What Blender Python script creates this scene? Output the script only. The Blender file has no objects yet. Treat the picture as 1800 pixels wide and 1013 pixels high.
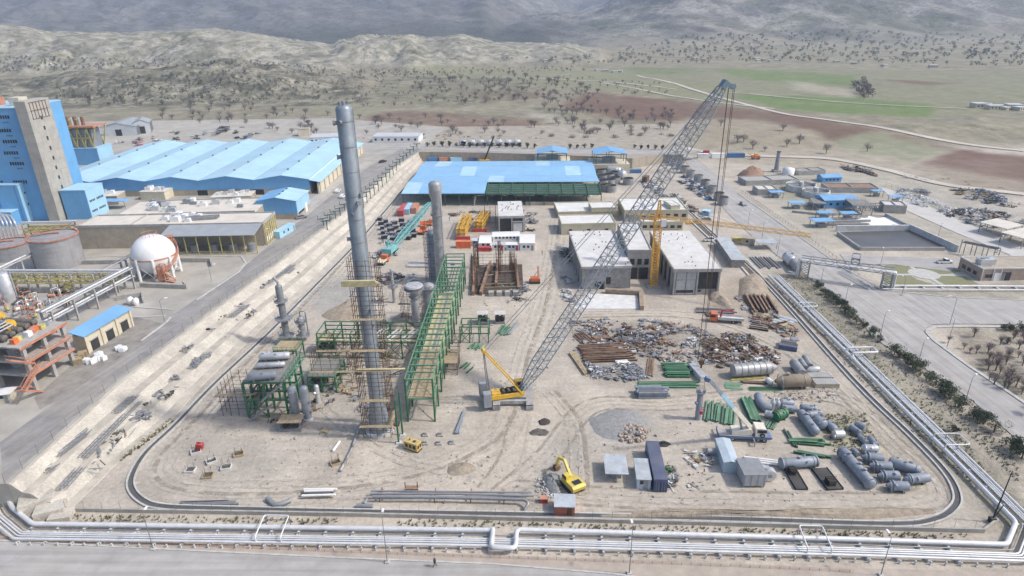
import bpy, math, random
import numpy as np
from mathutils import Vector, Matrix
random.seed(7)
ru = random.uniform
S = bpy.context.scene
C = S.collection
# ------------------------------------------------------------------ camera
W0, H0, FPX = 1800.0,1013.0,1130.0
PITCH, ROLL, HC = math.radians(23.2), math.radians(0.8),80.0
_F = Vector((0, math.cos(PITCH),-math.sin(PITCH)))
_U0 = Vector((0, math.sin(PITCH), math.cos(PITCH)))
_R0 = Vector((1,0,0))
_R = _R0 * math.cos(ROLL) - _U0 * math.sin(ROLL)
_U = _U0 * math.cos(ROLL) + _R0 * math.sin(ROLL)
EYE = Vector((0,0, HC))
cam_d = bpy.data.cameras.new('camera')
cam = bpy.data.objects.new('camera', cam_d)
C.objects.link(cam)
cam.matrix_world = Matrix(((_R.x, _U.x, -_F.x, 0),(_R.y, _U.y, -_F.y, 0),(_R.z, _U.z, -_F.z, HC),(0,0,0,1)))
cam_d.sensor_width = 36
cam_d.lens = FPX / W0 * 36
cam_d.clip_start = 1
cam_d.clip_end = 30000
S.camera = cam
# ------------------------------------------------------------------ world, sun, exposure
SUN_EL, SUN_AZ = math.radians(47), math.radians(98)      # azimuth clockwise from +Y
wd = bpy.data.worlds.new('World')
S.world = wd
wd.use_nodes = True
nt = wd.node_tree
bg = nt.nodes['Background']
sky = nt.nodes.new('ShaderNodeTexSky')
sky.sky_type = 'NISHITA'
sky.sun_disc = False
sky.sun_elevation = SUN_EL
sky.sun_rotation = SUN_AZ
sky.air_density = 1.0
sky.dust_density = 3.0
nt.links.new(sky.outputs[0], bg.inputs[0])
bg.inputs[1].default_value = 0.145
sd = bpy.data.lights.new('sun', 'SUN')
sd.energy = 2.8
sd.angle = math.radians(3.0)
sd.color = (1.0,0.955,0.89)
so = bpy.data.objects.new('sun', sd)
C.objects.link(so)
_sdir = Vector((math.sin(SUN_AZ) * math.cos(SUN_EL), math.cos(SUN_AZ) * math.cos(SUN_EL), math.sin(SUN_EL)))
so.rotation_euler = (-_sdir).to_track_quat('-Z', 'Y').to_euler()
so.location = (200,-50,300)
S.view_settings.view_transform = 'Standard'
S.view_settings.look = 'None'
S.view_settings.exposure = 0.36
S.view_settings.gamma = 1
S.cycles.volume_bounces = 1
S.cycles.max_bounces = 6
# ------------------------------------------------------------------ pixel -> world
def ray(u, v):
 d = _F + _R * ((u - W0 / 2) / FPX) - _U * ((v - H0 / 2) / FPX)
 return d
def P(u, v, z=0.0):
 d = ray(u, v)
 t = (z - HC) / d.z
 return Vector((d.x * t, d.y * t, z))
def proj(p):
 q = Vector(p) - EYE
 d = q.dot(_F)
 return (W0 / 2 + FPX * q.dot(_R) / d, H0 / 2 - FPX * q.dot(_U) / d)
def ht(u, v, vtop, z=0.0):
 """height above z of something standing at ground pixel (u, v) whose top shows at row vtop"""
 g = P(u, v, z)
 lo, hi = 0.0,200.0
 for _ in range(40):
  m = (lo + hi) / 2
  if proj((g.x, g.y, z + m))[1] > vtop: lo = m
  else: hi = m
 return lo
def at_y(u, v, Y):
 d = ray(u, v); t = Y / d.y
 return EYE + d * t
def ang(a, b):
 return math.atan2(b[1] - a[1], b[0] - a[0])
# ------------------------------------------------------------------ mesh builder
class MB:
 def __init__(s): s.v, s.f, s.sm, s.mi = [], [], [], []
 def add(s, vs, fs, smooth=False, mi=0):
  o = len(s.v)
  s.v.extend([tuple(p) for p in vs])
  for f in fs:
   s.f.append(tuple(i + o for i in f)); s.sm.append(smooth); s.mi.append(mi)
  return s
 def bx(s, x0, y0, z0, x1, y1, z1, mi=0):
  v = [(x, y, z) for z in (z0, z1) for y in (y0, y1) for x in (x0, x1)]
  return s.add(v, [(0,2,3,1),(4,5,7,6),(0,1,5,4),(2,6,7,3),(0,4,6,2),(1,3,7,5)], mi=mi)
 def box(s, c, d, rz=0, mi=0):
  x, y, z = d[0] / 2, d[1] / 2, d[2] / 2
  cr, sr = math.cos(rz), math.sin(rz)
  v = [(c[0] + a * cr - b * sr, c[1] + a * sr + b * cr, c[2] + e) for e in (-z, z) for b in (-y, y) for a in (-x, x)]
  return s.add(v, [(0,2,3,1),(4,5,7,6),(0,1,5,4),(2,6,7,3),(0,4,6,2),(1,3,7,5)], mi=mi)
 def frame(s, a, b):
  a, b = Vector(a), Vector(b)
  d = b - a
  L = d.length or 1e-6
  d = d / L
  up = Vector((0,0,1)) if abs(d.z) < 0.95 else Vector((1,0,0))
  x = d.cross(up).normalized()
  y = x.cross(d).normalized()
  return a, b, d, x, y, L
 def beam(s, a, b, w, h=None, mi=0):
  h = h or w
  a, b, d, x, y, L = s.frame(a, b)
  x, y = x * (w / 2), y * (h / 2)
  v = [p + i * x + j * y for p in (a, b) for j in (-1,1) for i in (-1,1)]
  return s.add(v, [(0,1,3,2),(4,6,7,5),(0,4,5,1),(2,3,7,6),(0,2,6,4),(1,5,7,3)], mi=mi)
 def lathe(s, a, b, prof, n=14, mi=0, ends=True):
  """profile [(distance along the axis, radius)] swept round a->b"""
  a, b, d, x, y, L = s.frame(a, b)
  rings = []
  for t, r in prof:
   c = a + d * t
   rings.append([c + x * (r * math.cos(2 * math.pi * k / n)) + y * (r * math.sin(2 * math.pi * k / n)) for k in range(n)])
  for i in range(len(rings) - 1):
   vs = rings[i] + rings[i + 1]
   s.add(vs, [(k, (k + 1) % n, n + (k + 1) % n, n + k) for k in range(n)], True, mi)
  if ends:
   if prof[0][1] > 0.01: s.add(rings[0], [tuple(range(n))[::-1]], False, mi)
   if prof[-1][1] > 0.01: s.add(rings[-1], [tuple(range(n))], False, mi)
  return s
 def slathe(s, a, b, prof, n=14, mi=0):
  """smooth lathe with shared rings"""
  a, b, d, x, y, L = s.frame(a, b)
  vs = []
  for t, r in prof:
   c = a + d * t; r = max(r, 0.005)
   vs += [c + x * (r * math.cos(2 * math.pi * k / n)) + y * (r * math.sin(2 * math.pi * k / n)) for k in range(n)]
  fs = []
  for i in range(len(prof) - 1):
   fs += [(i * n + k, i * n + (k + 1) % n, (i + 1) * n + (k + 1) % n, (i + 1) * n + k) for k in range(n)]
  return s.add(vs, fs, True, mi)
 def tube(s, a, b, r, n=8, r2=None, mi=0):
  L = (Vector(b) - Vector(a)).length
  return s.lathe(a, b, [(0, r),(L, r if r2 is None else r2)], n, mi)
 def pipe(s, pts, r, n=8, mi=0):
  """tube along a polyline with mitred bends"""
  pts = [Vector(p) for p in pts]
  vs, fs = [], []
  prev = None
  for i, p in enumerate(pts):
   d1 = (p - pts[i - 1]).normalized() if i else None
   d2 = (pts[i + 1] - p).normalized() if i < len(pts) - 1 else None
   d = (d1 + d2).normalized() if d1 and d2 and (d1 + d2).length > 1e-4 else (d1 or d2)
   k = 1.0
   if d1 and d2: k = 1 / max(0.5, d.dot(d1))
   if prev is None:
    up = Vector((0,0,1)) if abs(d.z) < 0.9 else Vector((1,0,0))
    x = d.cross(up).normalized()
   else:
    x = (prev - d * prev.dot(d)).normalized()
   prev = x
   y = d.cross(x).normalized()
   # stretch ring in the bend plane
   bend = (d2 - d1) if d1 and d2 else None
   for q in range(n):
    o = x * (r * math.cos(2 * math.pi * q / n)) + y * (r * math.sin(2 * math.pi * q / n))
    if bend and bend.length > 1e-4:
     bn = bend.normalized()
     o += bn * (o.dot(bn) * (k - 1))
    vs.append(p + o)
  for i in range(len(pts) - 1):
   fs += [(i * n + q, i * n + (q + 1) % n, (i + 1) * n + (q + 1) % n, (i + 1) * n + q) for q in range(n)]
  s.add(vs, fs, True, mi)
  s.add(vs[:n], [tuple(range(n))[::-1]], False, mi)
  s.add(vs[-n:], [tuple(range(n))], False, mi)
  return s
 def prism(s, pts, z0, z1, mi=0):
  n = len(pts)
  if sum(pts[i][0] * pts[(i + 1) % n][1] - pts[(i + 1) % n][0] * pts[i][1] for i in range(n)) < 0: pts = pts[::-1]
  v = [(p[0], p[1], z0) for p in pts] + [(p[0], p[1], z1) for p in pts]
  f = [tuple(range(n))[::-1], tuple(range(n, 2 * n))] + [(i, (i + 1) % n, n + (i + 1) % n, n + i) for i in range(n)]
  return s.add(v, f, mi=mi)
 def profile(s, prof, y0, y1, mi=0):
  """closed (x, z) outline extruded along y"""
  n = len(prof)
  v = [(p[0], y0, p[1]) for p in prof] + [(p[0], y1, p[1]) for p in prof]
  f = [tuple(range(n)), tuple(range(n, 2 * n))[::-1]] + [(i, n + i, n + (i + 1) % n, (i + 1) % n) for i in range(n)]
  return s.add(v, f, mi=mi)
 def quad(s, a, b, c, d, mi=0): return s.add([a, b, c, d], [(0,1,2,3)], mi=mi)
 def mesh(s, name, mats):
  m = bpy.data.meshes.new(name)
  m.from_pydata(s.v, [], s.f)
  if not isinstance(mats, (list, tuple)): mats = [mats]
  for k in mats: m.materials.append(k)
  m.polygons.foreach_set('use_smooth', s.sm)
  if len(mats) > 1: m.polygons.foreach_set('material_index', s.mi)
  m.update()
  return m
 def bd(s, name, mats, parent=None, world=False):
  if world and parent is not None:
   r = parent
   while r.parent: r = r.parent
   M = Matrix.LocRotScale(r.location, r.rotation_euler, r.scale).inverted()
   s.v = [tuple(M @ Vector(p)) for p in s.v]
  o = bpy.data.objects.new(name, s.mesh(name, mats))
  C.objects.link(o)
  if parent: o.parent = parent
  return o
 def top(s, name, mats, label, cat, loc=None, rz=0, group=None):
  """a thing that is one mesh; loc None = vertices are in world space, the origin goes to the base centre"""
  if loc is None:
   xs, ys, zs = zip(*s.v)
   loc = ((min(xs) + max(xs)) / 2,(min(ys) + max(ys)) / 2, min(zs))
   s.v = [(p[0] - loc[0], p[1] - loc[1], p[2] - loc[2]) for p in s.v]
  o = s.bd(name, mats)
  o.location = loc; o.rotation_euler = (0,0, rz)
  return tag(o, label, cat, group)
def tag(o, label, cat, group=None):
 o['label'] = label; o['category'] = cat
 if group: o['group'] = group
 return o
def thing(name, label, cat, loc=(0,0,0), rz=0, group=None):
 o = bpy.data.objects.new(name, None)
 C.objects.link(o)
 o.empty_display_size = 0.5
 o.location = loc; o.rotation_euler = (0,0, rz)
 return tag(o, label, cat, group)
def struct(mb, name, mats, kind='structure'):
 o = mb.bd(name, mats); o['kind'] = kind
 return o
def dup(root, loc, rz=0, label=None, scale=None, group=None):
 r = root.copy(); C.objects.link(r); r.location = loc; r.rotation_euler = (0,0, rz)
 if label: r['label'] = label
 if group: r['group'] = group
 if scale: r.scale = (scale, scale, scale) if not isinstance(scale, tuple) else scale
 for ch in root.children:
  c = ch.copy(); C.objects.link(c); c.parent = r
  for g in ch.children:
   d = g.copy(); C.objects.link(d); d.parent = c
 return r
def cpp(o, loc, parent=None, rot=None):
 c = o.copy(); C.objects.link(c); c.location = loc
 if rot: c.rotation_euler = rot
 if parent: c.parent = parent
 return c
def rect3(a, b, c):
 """front edge a->b and a point c on the back edge: (front-left corner, angle, width, depth)"""
 a, b, c = Vector(a), Vector(b), Vector(c)
 r = ang(a, b)
 w = math.hypot(b.x - a.x, b.y - a.y)
 d = -(c.x - a.x) * math.sin(r) + (c.y - a.y) * math.cos(r)
 return (a.x, a.y), r, w, d
# ------------------------------------------------------------------ materials
MATS = {}
def mat(name, col, rough=0.7, var=0.12, scale=0.6, metal=0.0, dust=0.0, bump=0.0, streak=0.0, spec=None, col2=None, dustcol=(0.42,0.36,0.28)):
 if name in MATS: return MATS[name]
 m = bpy.data.materials.new(name); m.use_nodes = True
 t = m.node_tree; N, L = t.nodes, t.links
 b = N['Principled BSDF']
 geo = N.new('ShaderNodeNewGeometry')
 nz = N.new('ShaderNodeTexNoise'); nz.inputs['Scale'].default_value = scale; nz.inputs['Detail'].default_value = 6; nz.inputs['Roughness'].default_value = 0.65
 L.new(geo.outputs['Position'], nz.inputs['Vector'])
 c2 = col2 or tuple(max(0, x * (1 - 2.2 * var)) for x in col)
 c1 = tuple(min(1, x * (1 + 0.8 * var)) for x in col)
 mr = N.new('ShaderNodeMapRange'); mr.inputs[1].default_value = 0.3; mr.inputs[2].default_value = 0.7
 L.new(nz.outputs[0], mr.inputs[0])
 mx = N.new('ShaderNodeMix'); mx.data_type = 'RGBA'
 mx.inputs[6].default_value = (*c2,1); mx.inputs[7].default_value = (*c1,1)
 L.new(mr.outputs[0], mx.inputs[0])
 out = mx.outputs[2]
 if streak:
  mp = N.new('ShaderNodeMapping'); mp.inputs['Scale'].default_value = (1.6,1.6,0.12)
  L.new(geo.outputs['Position'], mp.inputs[0])
  n3 = N.new('ShaderNodeTexNoise'); n3.inputs['Scale'].default_value = 1.0; n3.inputs['Detail'].default_value = 4
  L.new(mp.outputs[0], n3.inputs['Vector'])
  m3 = N.new('ShaderNodeMapRange'); m3.inputs[1].default_value = 0.5; m3.inputs[2].default_value = 0.75; m3.inputs[4].default_value = streak
  L.new(n3.outputs[0], m3.inputs[0])
  x3 = N.new('ShaderNodeMix'); x3.data_type = 'RGBA'; x3.inputs[7].default_value = (*[x * 0.5 for x in col], 1)
  L.new(m3.outputs[0], x3.inputs[0]); L.new(out, x3.inputs[6]); out = x3.outputs[2]
 if dust:
  n2 = N.new('ShaderNodeTexNoise'); n2.inputs['Scale'].default_value = scale * 0.37; n2.inputs['Detail'].default_value = 8
  L.new(geo.outputs['Position'], n2.inputs['Vector'])
  sx = N.new('ShaderNodeSeparateXYZ'); L.new(geo.outputs['Normal'], sx.inputs[0])
  ma = N.new('ShaderNodeMath'); ma.operation = 'MULTIPLY_ADD'; ma.inputs[1].default_value = 0.35; ma.inputs[2].default_value = -0.05
  L.new(sx.outputs[2], ma.inputs[0])
  mb_ = N.new('ShaderNodeMath'); mb_.operation = 'ADD'; L.new(ma.outputs[0], mb_.inputs[0]); L.new(n2.outputs[0], mb_.inputs[1])
  m2 = N.new('ShaderNodeMapRange'); m2.inputs[1].default_value = 0.45; m2.inputs[2].default_value = 0.95; m2.inputs[4].default_value = dust
  L.new(mb_.outputs[0], m2.inputs[0])
  x2 = N.new('ShaderNodeMix'); x2.data_type = 'RGBA'; x2.inputs[7].default_value = (*dustcol, 1)
  L.new(m2.outputs[0], x2.inputs[0]); L.new(out, x2.inputs[6]); out = x2.outputs[2]
 L.new(out, b.inputs['Base Color'])
 b.inputs['Roughness'].default_value = rough
 b.inputs['Metallic'].default_value = metal
 if spec is not None: b.inputs['Specular IOR Level'].default_value = spec
 if bump:
  bp = N.new('ShaderNodeBump'); bp.inputs['Strength'].default_value = bump; bp.inputs['Distance'].default_value = 0.2
  n4 = N.new('ShaderNodeTexNoise'); n4.inputs['Scale'].default_value = 3.0; n4.inputs['Detail'].default_value = 6
  L.new(geo.outputs['Position'], n4.inputs['Vector'])
  L.new(n4.outputs[0], bp.inputs['Height']); L.new(bp.outputs[0], b.inputs['Normal'])
 MATS[name] = m
 return m
def corrugate(m, axis, scale, strength=0.5):
 """ribs of profiled sheet running across 'axis' of the object"""
 t = m.node_tree; N, L = t.nodes, t.links
 tc = N.new('ShaderNodeTexCoord')
 wv = N.new('ShaderNodeTexWave'); wv.bands_direction = axis; wv.inputs['Scale'].default_value = scale
 L.new(tc.outputs['Object'], wv.inputs['Vector'])
 bp = N.new('ShaderNodeBump'); bp.inputs['Strength'].default_value = strength; bp.inputs['Distance'].default_value = 0.1
 L.new(wv.outputs[1], bp.inputs['Height'])
 L.new(bp.outputs[0], N['Principled BSDF'].inputs['Normal'])
 return m
SKYB = corrugate(mat('sky_blue_roof_sheet', (0.43,0.68,0.83),0.45,0.08,0.12, dust=0.18, streak=.25), 'X', 1.0,0.25)
BLUE = corrugate(mat('blue_roof_sheet', (0.17,0.42,0.72),0.45,0.08,0.12, dust=0.15), 'X', 1.0,0.25)
BLUEW = corrugate(mat('blue_wall_sheet', (0.15,0.38,0.66),0.5,0.06,0.2, dust=0.08, streak=.2), 'X', .8,.3)
PBLUE = mat('pale_blue_sheet', (0.36,0.60,0.77),0.5,0.06,0.2, dust=0.12)
CONC = mat('concrete', (0.40,0.39,0.37),0.9,0.12,0.5, dust=0.25, streak=0.35)
CONCL = mat('pale_concrete', (0.60,0.60,0.59),0.9,0.12,0.45, dust=0.2)
CONCW = mat('weathered_concrete', (0.42,0.40,0.36),0.9,0.1,0.3, streak=0.4)
BLOCK = mat('grey_blockwork', (0.33,0.32,0.31),0.95,0.2,0.8, dust=0.3, streak=0.5)
STEEL = mat('grey_steel', (0.30,0.32,0.35),0.5,0.12,0.8, metal=0.35, dust=0.3)
BLUEGREY = mat('blue_grey_primer', (0.27,0.31,0.37),0.55,0.12,0.5, metal=0.1, dust=0.22, streak=0.3)
COLUMN = mat('grey_clad_column', (0.29,0.33,0.37),0.45,0.14,0.4, metal=0.3, dust=0.12, streak=0.5)
SILVER = mat('silver_cladding', (0.62,0.63,0.64),0.42,0.1,0.6, metal=0.45, dust=0.1)
ZINC = corrugate(mat('zinc_sheet', (0.55,0.60,0.64),0.5,0.15,0.5, metal=0.2, dust=0.2), 'X', 2.0,0.4)
WPIPE = mat('white_pipe_lagging', (0.72,0.73,0.74),0.45,0.08,0.7, metal=0.15, dust=0.15)
WHITE = mat('white_paint', (0.80,0.80,0.79),0.5,0.06,0.5, dust=0.12)
GREEN = mat('green_primer', (0.025,0.17,0.075),0.55,0.2,0.7, dust=0.2)
CABB = mat('cabin_blue', (0.46,0.56,0.64),0.5,0.1,0.5, dust=0.2)
GREENL = mat('light_green_primer', (0.09,0.28,0.16),0.55,0.2,0.7, dust=0.3)
DKGREEN = mat('dark_green_steel', (0.03,0.10,0.07),0.6,0.2,0.7, dust=0.15)
TEALG = mat('crane_teal', (0.20,0.50,0.50),0.45,0.12,0.6, dust=0.2)
YELLOW = mat('machine_yellow', (0.75,0.45,0.04),0.45,0.12,0.8, dust=0.25)
ORANGEY = mat('crane_orange_yellow', (0.80,0.44,0.06),0.45,0.12,0.8, dust=0.15)
EXYEL = mat('excavator_yellow', (0.72,0.55,0.07),0.45,0.1,0.8, dust=0.25)
PYELLOW = mat('pale_yellow_steel', (0.55,0.48,0.16),0.6,0.2,0.8, dust=0.3)
ORANGE = mat('orange_paint', (0.72,0.17,0.05),0.5,0.15,0.7, dust=0.25)
SALMON = mat('salmon_paint', (0.55,0.23,0.14),0.6,0.18,0.7, dust=0.35)
RED = mat('red_paint', (0.50,0.05,0.05),0.5,0.15,0.7, dust=0.2)
RUST = mat('rusty_steel', (0.16,0.085,0.05),0.85,0.3,0.9, dust=0.25)
RUSTL = mat('light_rust', (0.28,0.15,0.09),0.85,0.3,0.9, dust=0.3)
DARK = mat('dark_rubber', (0.03,0.03,0.032),0.8,0.2,1.0, dust=0.25)
BLACK = mat('black_paint', (0.025,0.026,0.03),0.55,0.2,1.0, dust=0.15)
GLASS = mat('dark_glass', (0.03,0.035,0.045),0.12,0.1,1.0)
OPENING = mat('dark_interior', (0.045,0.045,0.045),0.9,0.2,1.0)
WOOD = mat('scaffold_plank', (0.42,0.33,0.20),0.85,0.2,1.2, dust=0.2)
WOODY = mat('yellow_plank', (0.60,0.53,0.30),0.85,0.15,1.0, dust=0.2)
SCAFF = mat('scaffold_tube', (0.14,0.085,0.06),0.8,0.3,1.2)
CREAM = mat('cream_render', (0.62,0.56,0.43),0.9,0.07,0.3, streak=0.2)
BEIGE = mat('beige_render', (0.53,0.49,0.36),0.9,0.07,0.3, streak=0.2)
TANW = mat('tan_wall', (0.42,0.37,0.29),0.95,0.1,0.4, streak=0.3)
ROOFW = mat('white_roof_membrane', (0.72,0.72,0.71),0.85,0.08,0.35, dust=0.22)
ROOFC = mat('cream_roof_membrane', (0.66,0.62,0.55),0.85,0.08,0.25, dust=0.2)
LROOF = corrugate(mat('light_grey_roof_sheet', (0.60,0.62,0.64),0.5,0.06,0.3, metal=0.1, dust=0.15), 'X', 1.5,0.3)
GROOF = corrugate(mat('grey_roof_sheet', (0.33,0.36,0.39),0.55,0.08,0.3, dust=0.1), 'X', 1.5,0.3)
BRICK = mat('brick_wall', (0.40,0.31,0.24),0.9,0.12,0.6, streak=0.2)
NAVY = corrugate(mat('navy_container', (0.07,0.10,0.20),0.5,0.12,0.6, dust=0.25), 'Y', 3.0,0.5)
CBLUE = corrugate(mat('container_blue', (0.08,0.22,0.45),0.5,0.12,0.6, dust=0.2), 'X', 3.0,0.5)
TANK = mat('tank_steel', (0.40,0.40,0.41),0.5,0.1,0.25, metal=0.3, dust=0.1, streak=0.35)
DRUM = mat('galvanised_drum', (0.38,0.39,0.40),0.5,0.15,0.8, metal=0.3, dust=0.15, streak=0.4)
# ================================================================== TERRAIN
def perlin(x, y, seed=0):
 xi = np.floor(x).astype(np.int64); yi = np.floor(y).astype(np.int64)
 xf, yf = x - xi, y - yi
 def g(ix, iy, fx, fy):
  h = (ix * 374761393 + iy * 668265263 + seed * 1442695041) & 0x7fffffff
  h = ((h ^ (h >> 13)) * 1274126177) & 0x7fffffff
  a = (h % 4096) / 4096.0 * 2 * np.pi
  return np.cos(a) * fx + np.sin(a) * fy
 u = xf * xf * xf * (xf * (xf * 6 - 15) + 10); v = yf * yf * yf * (yf * (yf * 6 - 15) + 10)
 a = g(xi, yi, xf, yf); b = g(xi + 1, yi, xf - 1, yf)
 c = g(xi, yi + 1, xf, yf - 1); d = g(xi + 1, yi + 1, xf - 1, yf - 1)
 return (a + (b - a) * u) + ((c + (d - c) * u) - (a + (b - a) * u)) * v
def fbm(x, y, oct=4, seed=0, gain=0.5):
 r, a = 0,1.0
 for i in range(oct):
  r = r + a * perlin(x, y, seed + i); x = x * 2.03 + 7.1; y = y * 2.03 + 3.7; a *= gain
 return r
def ridged(x, y, oct=4, seed=0):
 r, a = 0,1.0
 for i in range(oct):
  r = r + a * (1 - 2 * np.abs(perlin(x, y, seed + i))); x = x * 2.07 + 1.3; y = y * 2.07 + 9.7; a *= 0.5
 return r
def sst(a, b, x):
 t = np.clip((x - a) / (b - a),0,1)
 return t * t * (3 - 2 * t)
def col_of(X, Y):                    # photo column a far point stands under
 return 900 + 1207 * X / np.maximum(Y, 1)
def crest(rows, Yc):
 us = [r[0] for r in rows]; zs = [at_y(r[0], r[1], Yc).z for r in rows]
 return us, zs
KA = crest([(-300,60),(0,53),(60,58),(100,68),(200,70),(330,66),(380,62),(450,69),(520,84),(600,96),(660,102),(720,112)], 1150)
KF = crest([(-300,150),(0,156),(60,150),(150,134),(300,124),(400,111),(500,127),(590,149),(640,176)], 800)
KB = crest([(600,118),(640,100),(700,88),(760,76),(820,70),(860,80),(900,86),(1000,89),(1030,99),(1060,118)], 1150)
KM = crest([(800,100),(880,90),(950,76),(1000,62),(1060,40),(1130,-4),(1200,-45),(1500,-70),(1900,-60),(2300,-60)], 2900)
KN = crest([(-700,-70),(0,-60),(600,-75),(1000,-60),(1300,-60),(2300,-60)], 5200)
def terrain_h(X, Y):
 u = col_of(X, Y)
 z = 5.0 * sst(392,450, Y)
 z = z + sst(460,760, Y) * (2.2 * fbm(X / 130, Y / 130,3,5) + 0.8 * fbm(X / 35, Y / 35,3,11))
 # eroded gullies across the pale ridges
 gul = ridged(X / 70 + 0.4 * fbm(X / 90, Y / 90,2,31), Y / 210,4,21) + 0.5 * ridged(X / 22, Y / 70,3,25)
 zc = np.interp(u, *KA); w = 4 * np.clip((760 - u) / 160,0,1)
 wig = 60 * fbm(X / 160, Y / 500,3,41)
 f = sst(900 + wig, 1140 + wig * 0.4, Y) * (1 - sst(1190,1600, Y))
 a = np.maximum(zc - 6,0) * f * np.clip(w, 0,1)
 z = z + a + gul * (3 + 12 * f * (1 - f * 0.8)) * sst(0,.15, f) * np.clip(w, 0,1)
 zc = np.interp(u, *KF)
 f = sst(600 + wig, 800, Y) * (1 - sst(805,960, Y)) * np.clip((660 - u) / 60,0,1)
 z = z + np.maximum(zc - 6,0) * f + f * (1 - 0.5 * f) * (gul * 5.5 + 9 * fbm(X / 28, Y / 28,4,52))
 zc = np.interp(u, *KB)
 cl = np.clip((u - 590) / 60,0,1) * np.clip((1075 - u) / 40,0,1)
 f = sst(960 + wig * 0.6,1145, Y) * (1 - sst(1170,1500, Y)) * cl
 z = z + np.maximum(zc - 6,0) * f + gul * (2 + 11 * f * (1 - 0.8 * f)) * sst(0,.15, f)
 # mountains
 sk = X + .55 * Y
 r1 = ridged(sk / 620, Y / 1500,5,61); r2 = ridged(sk / 150, Y / 420,5,71)
 zc = np.interp(u, *KM)
 f = sst(1500,2950, Y + 120 * r1) * np.clip((u - 820) / 120,0,1)
 z = z + np.maximum(zc, 0) * f + f * (1 - 0.4 * f) * (42 * r1 + 30 * r2)
 lo = sst(1500,2300, Y + 160 * fbm(X / 300, Y / 300,3,81)) * np.clip((u - 1050) / 200,0,1)
 z = z + 16 * lo * (0.6 + 0.5 * r2)
 zc = np.interp(u, *KN)
 st = 1700 + 1700 * np.clip((u - 860) / 160,0,1)
 f = sst(0,1,(Y + 120 * r1 - st) / (5300 - st))
 z = np.maximum(z, z * (1 - f) + f ** 1.2 * (zc - 10) + sst(st, st + 900, Y) * (30 * r1 + 9 * r2))
 return z + np.where(Y < 380,0.07 * fbm(X / 3, Y / 3,3,91) + 0.05 * fbm(X / 11, Y / 11,2,95),0)
def hz(x, y):
 return float(terrain_h(np.array([x]), np.array([y]))[0])
NX, NY = 400,760
s_ = np.linspace(-1.15,1.15, NX)
q_ = np.geomspace(85.0,6800.0, NY)
QQ, SS = np.meshgrid(q_, s_, indexing='ij')
TX, TY = SS * QQ, QQ - 62
TZ = terrain_h(TX, TY)
# ---- ground colours: what covers each place (soil, grass, gravel, rock)
def inpoly(px, py, poly):
 r = np.zeros(px.shape, bool); n = len(poly)
 for i in range(n):
  x1, y1 = poly[i]; x2, y2 = poly[(i + 1) % n]
  c = ((y1 > py) != (y2 > py)) & (px < (x2 - x1) * (py - y1) / (y2 - y1 + 1e-12) + x1)
  r ^= c
 return r
COL = np.zeros(TX.shape + (4,)); COL[..., 3] = 0.0
SAND = np.array([0.47,0.42,0.355])
n1 = fbm(TX / 14, TY / 14,4,101); n2 = fbm(TX / 45, TY / 45,4,111); n3 = fbm(TX / 160, TY / 160,4,121)
COL[..., :3] = SAND * (1 + 0.16 * n1 + 0.12 * n2)[..., None]
far = sst(385,415, TY)
def mixc(mask, c, amt=1.0):
 m = (np.clip(mask, 0,1) * amt)[..., None]
 COL[..., :3] = COL[..., :3] * (1 - m) + np.array(c) * m
grass = np.array([0.265,0.245,0.175])
mixc(far, grass); mixc(far * sst(-0.1,0.35, n2),(0.31,0.275,0.20)); mixc(far * sst(0.05,0.4, n1),(0.36,0.32,0.25),0.6)
COL[..., 3] = far * 0.30
zz = 5.0
def wpoly(pts, z=5.0): return [(P(u, v, z).x, P(u, v, z).y) for u, v in pts]
jx, jy = TX + 6 * n1, TY + 9 * n1
def zone(pts, c, amt=1.0, z=5.0, veg=None, jit=1.0):
 m = inpoly(TX + 6 * n1 * jit, TY + 9 * n1 * jit, wpoly(pts, z)).astype(float)
 for _ in range(3 if z else 5):
  m[1:-1,1:-1] = (m[1:-1,1:-1] + m[:-2,1:-1] + m[2:, 1:-1] + m[1:-1, :-2] + m[1:-1,2:]) / 5
 mixc(m * (0.85 + 0.3 * np.clip(n2,-.5,.5)), c, amt)
 if veg is not None: COL[..., 3] = COL[..., 3] * (1 - m) + veg * m
BRN, GRN, PGR, TAN = (0.165,0.10,0.075),(0.145,0.21,0.07),(0.235,0.255,0.145),(0.34,0.295,0.225)
zone([(1040,120),(1250,118),(1500,122),(1900,128),(1900,190),(1640,205),(1300,190),(1080,160)], (0.235,0.235,0.15),0.9, veg=0.1)
zone([(700,122),(1000,122),(1250,150),(1300,175),(1150,168),(900,145),(720,130)], (0.245,0.25,0.15),0.8, veg=0.1)
zone([(1250,120),(1500,131),(1505,152),(1400,150),(1300,136)], GRN, 0.8, veg=0.05)
zone([(1290,166),(1500,172),(1640,184),(1640,208),(1500,201),(1370,192)], GRN, 1.0, veg=0.0)
zone([(1525,141),(1697,145),(1636,153)], BRN, 0.9, veg=0)
zone([(1380,140),(1505,160),(1500,172),(1400,158)], (0.40,0.36,0.29),0.8, veg=0)
zone([(1036,163),(1200,178),(1351,195),(1452,211),(1612,238),(1900,272),(1900,262),(1690,255),(1540,228),(1470,238),(1330,212),(1200,212),(1100,212),(980,187)], BRN, 0.95, veg=0.06)
zone([(1200,208),(1330,210),(1460,238),(1520,258),(1600,274),(1560,282),(1300,272),(1180,255)], TAN, 0.9, veg=0.05)
zone([(1468,240),(1536,229),(1680,249),(1602,273),(1519,258)], (0.255,0.265,0.17),0.9, veg=0.0)
zone([(1684,250),(1606,274),(1640,300),(1737,323),(1920,336),(1920,268)], BRN, 1.0, veg=0.0)
zone([(818,160),(950,154),(948,175),(835,175)], (0.235,0.165,0.13),0.9)
zone([(650,197),(760,196),(950,213),(945,225),(800,225),(640,214)], (0.225,0.15,0.115),0.9)
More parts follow.
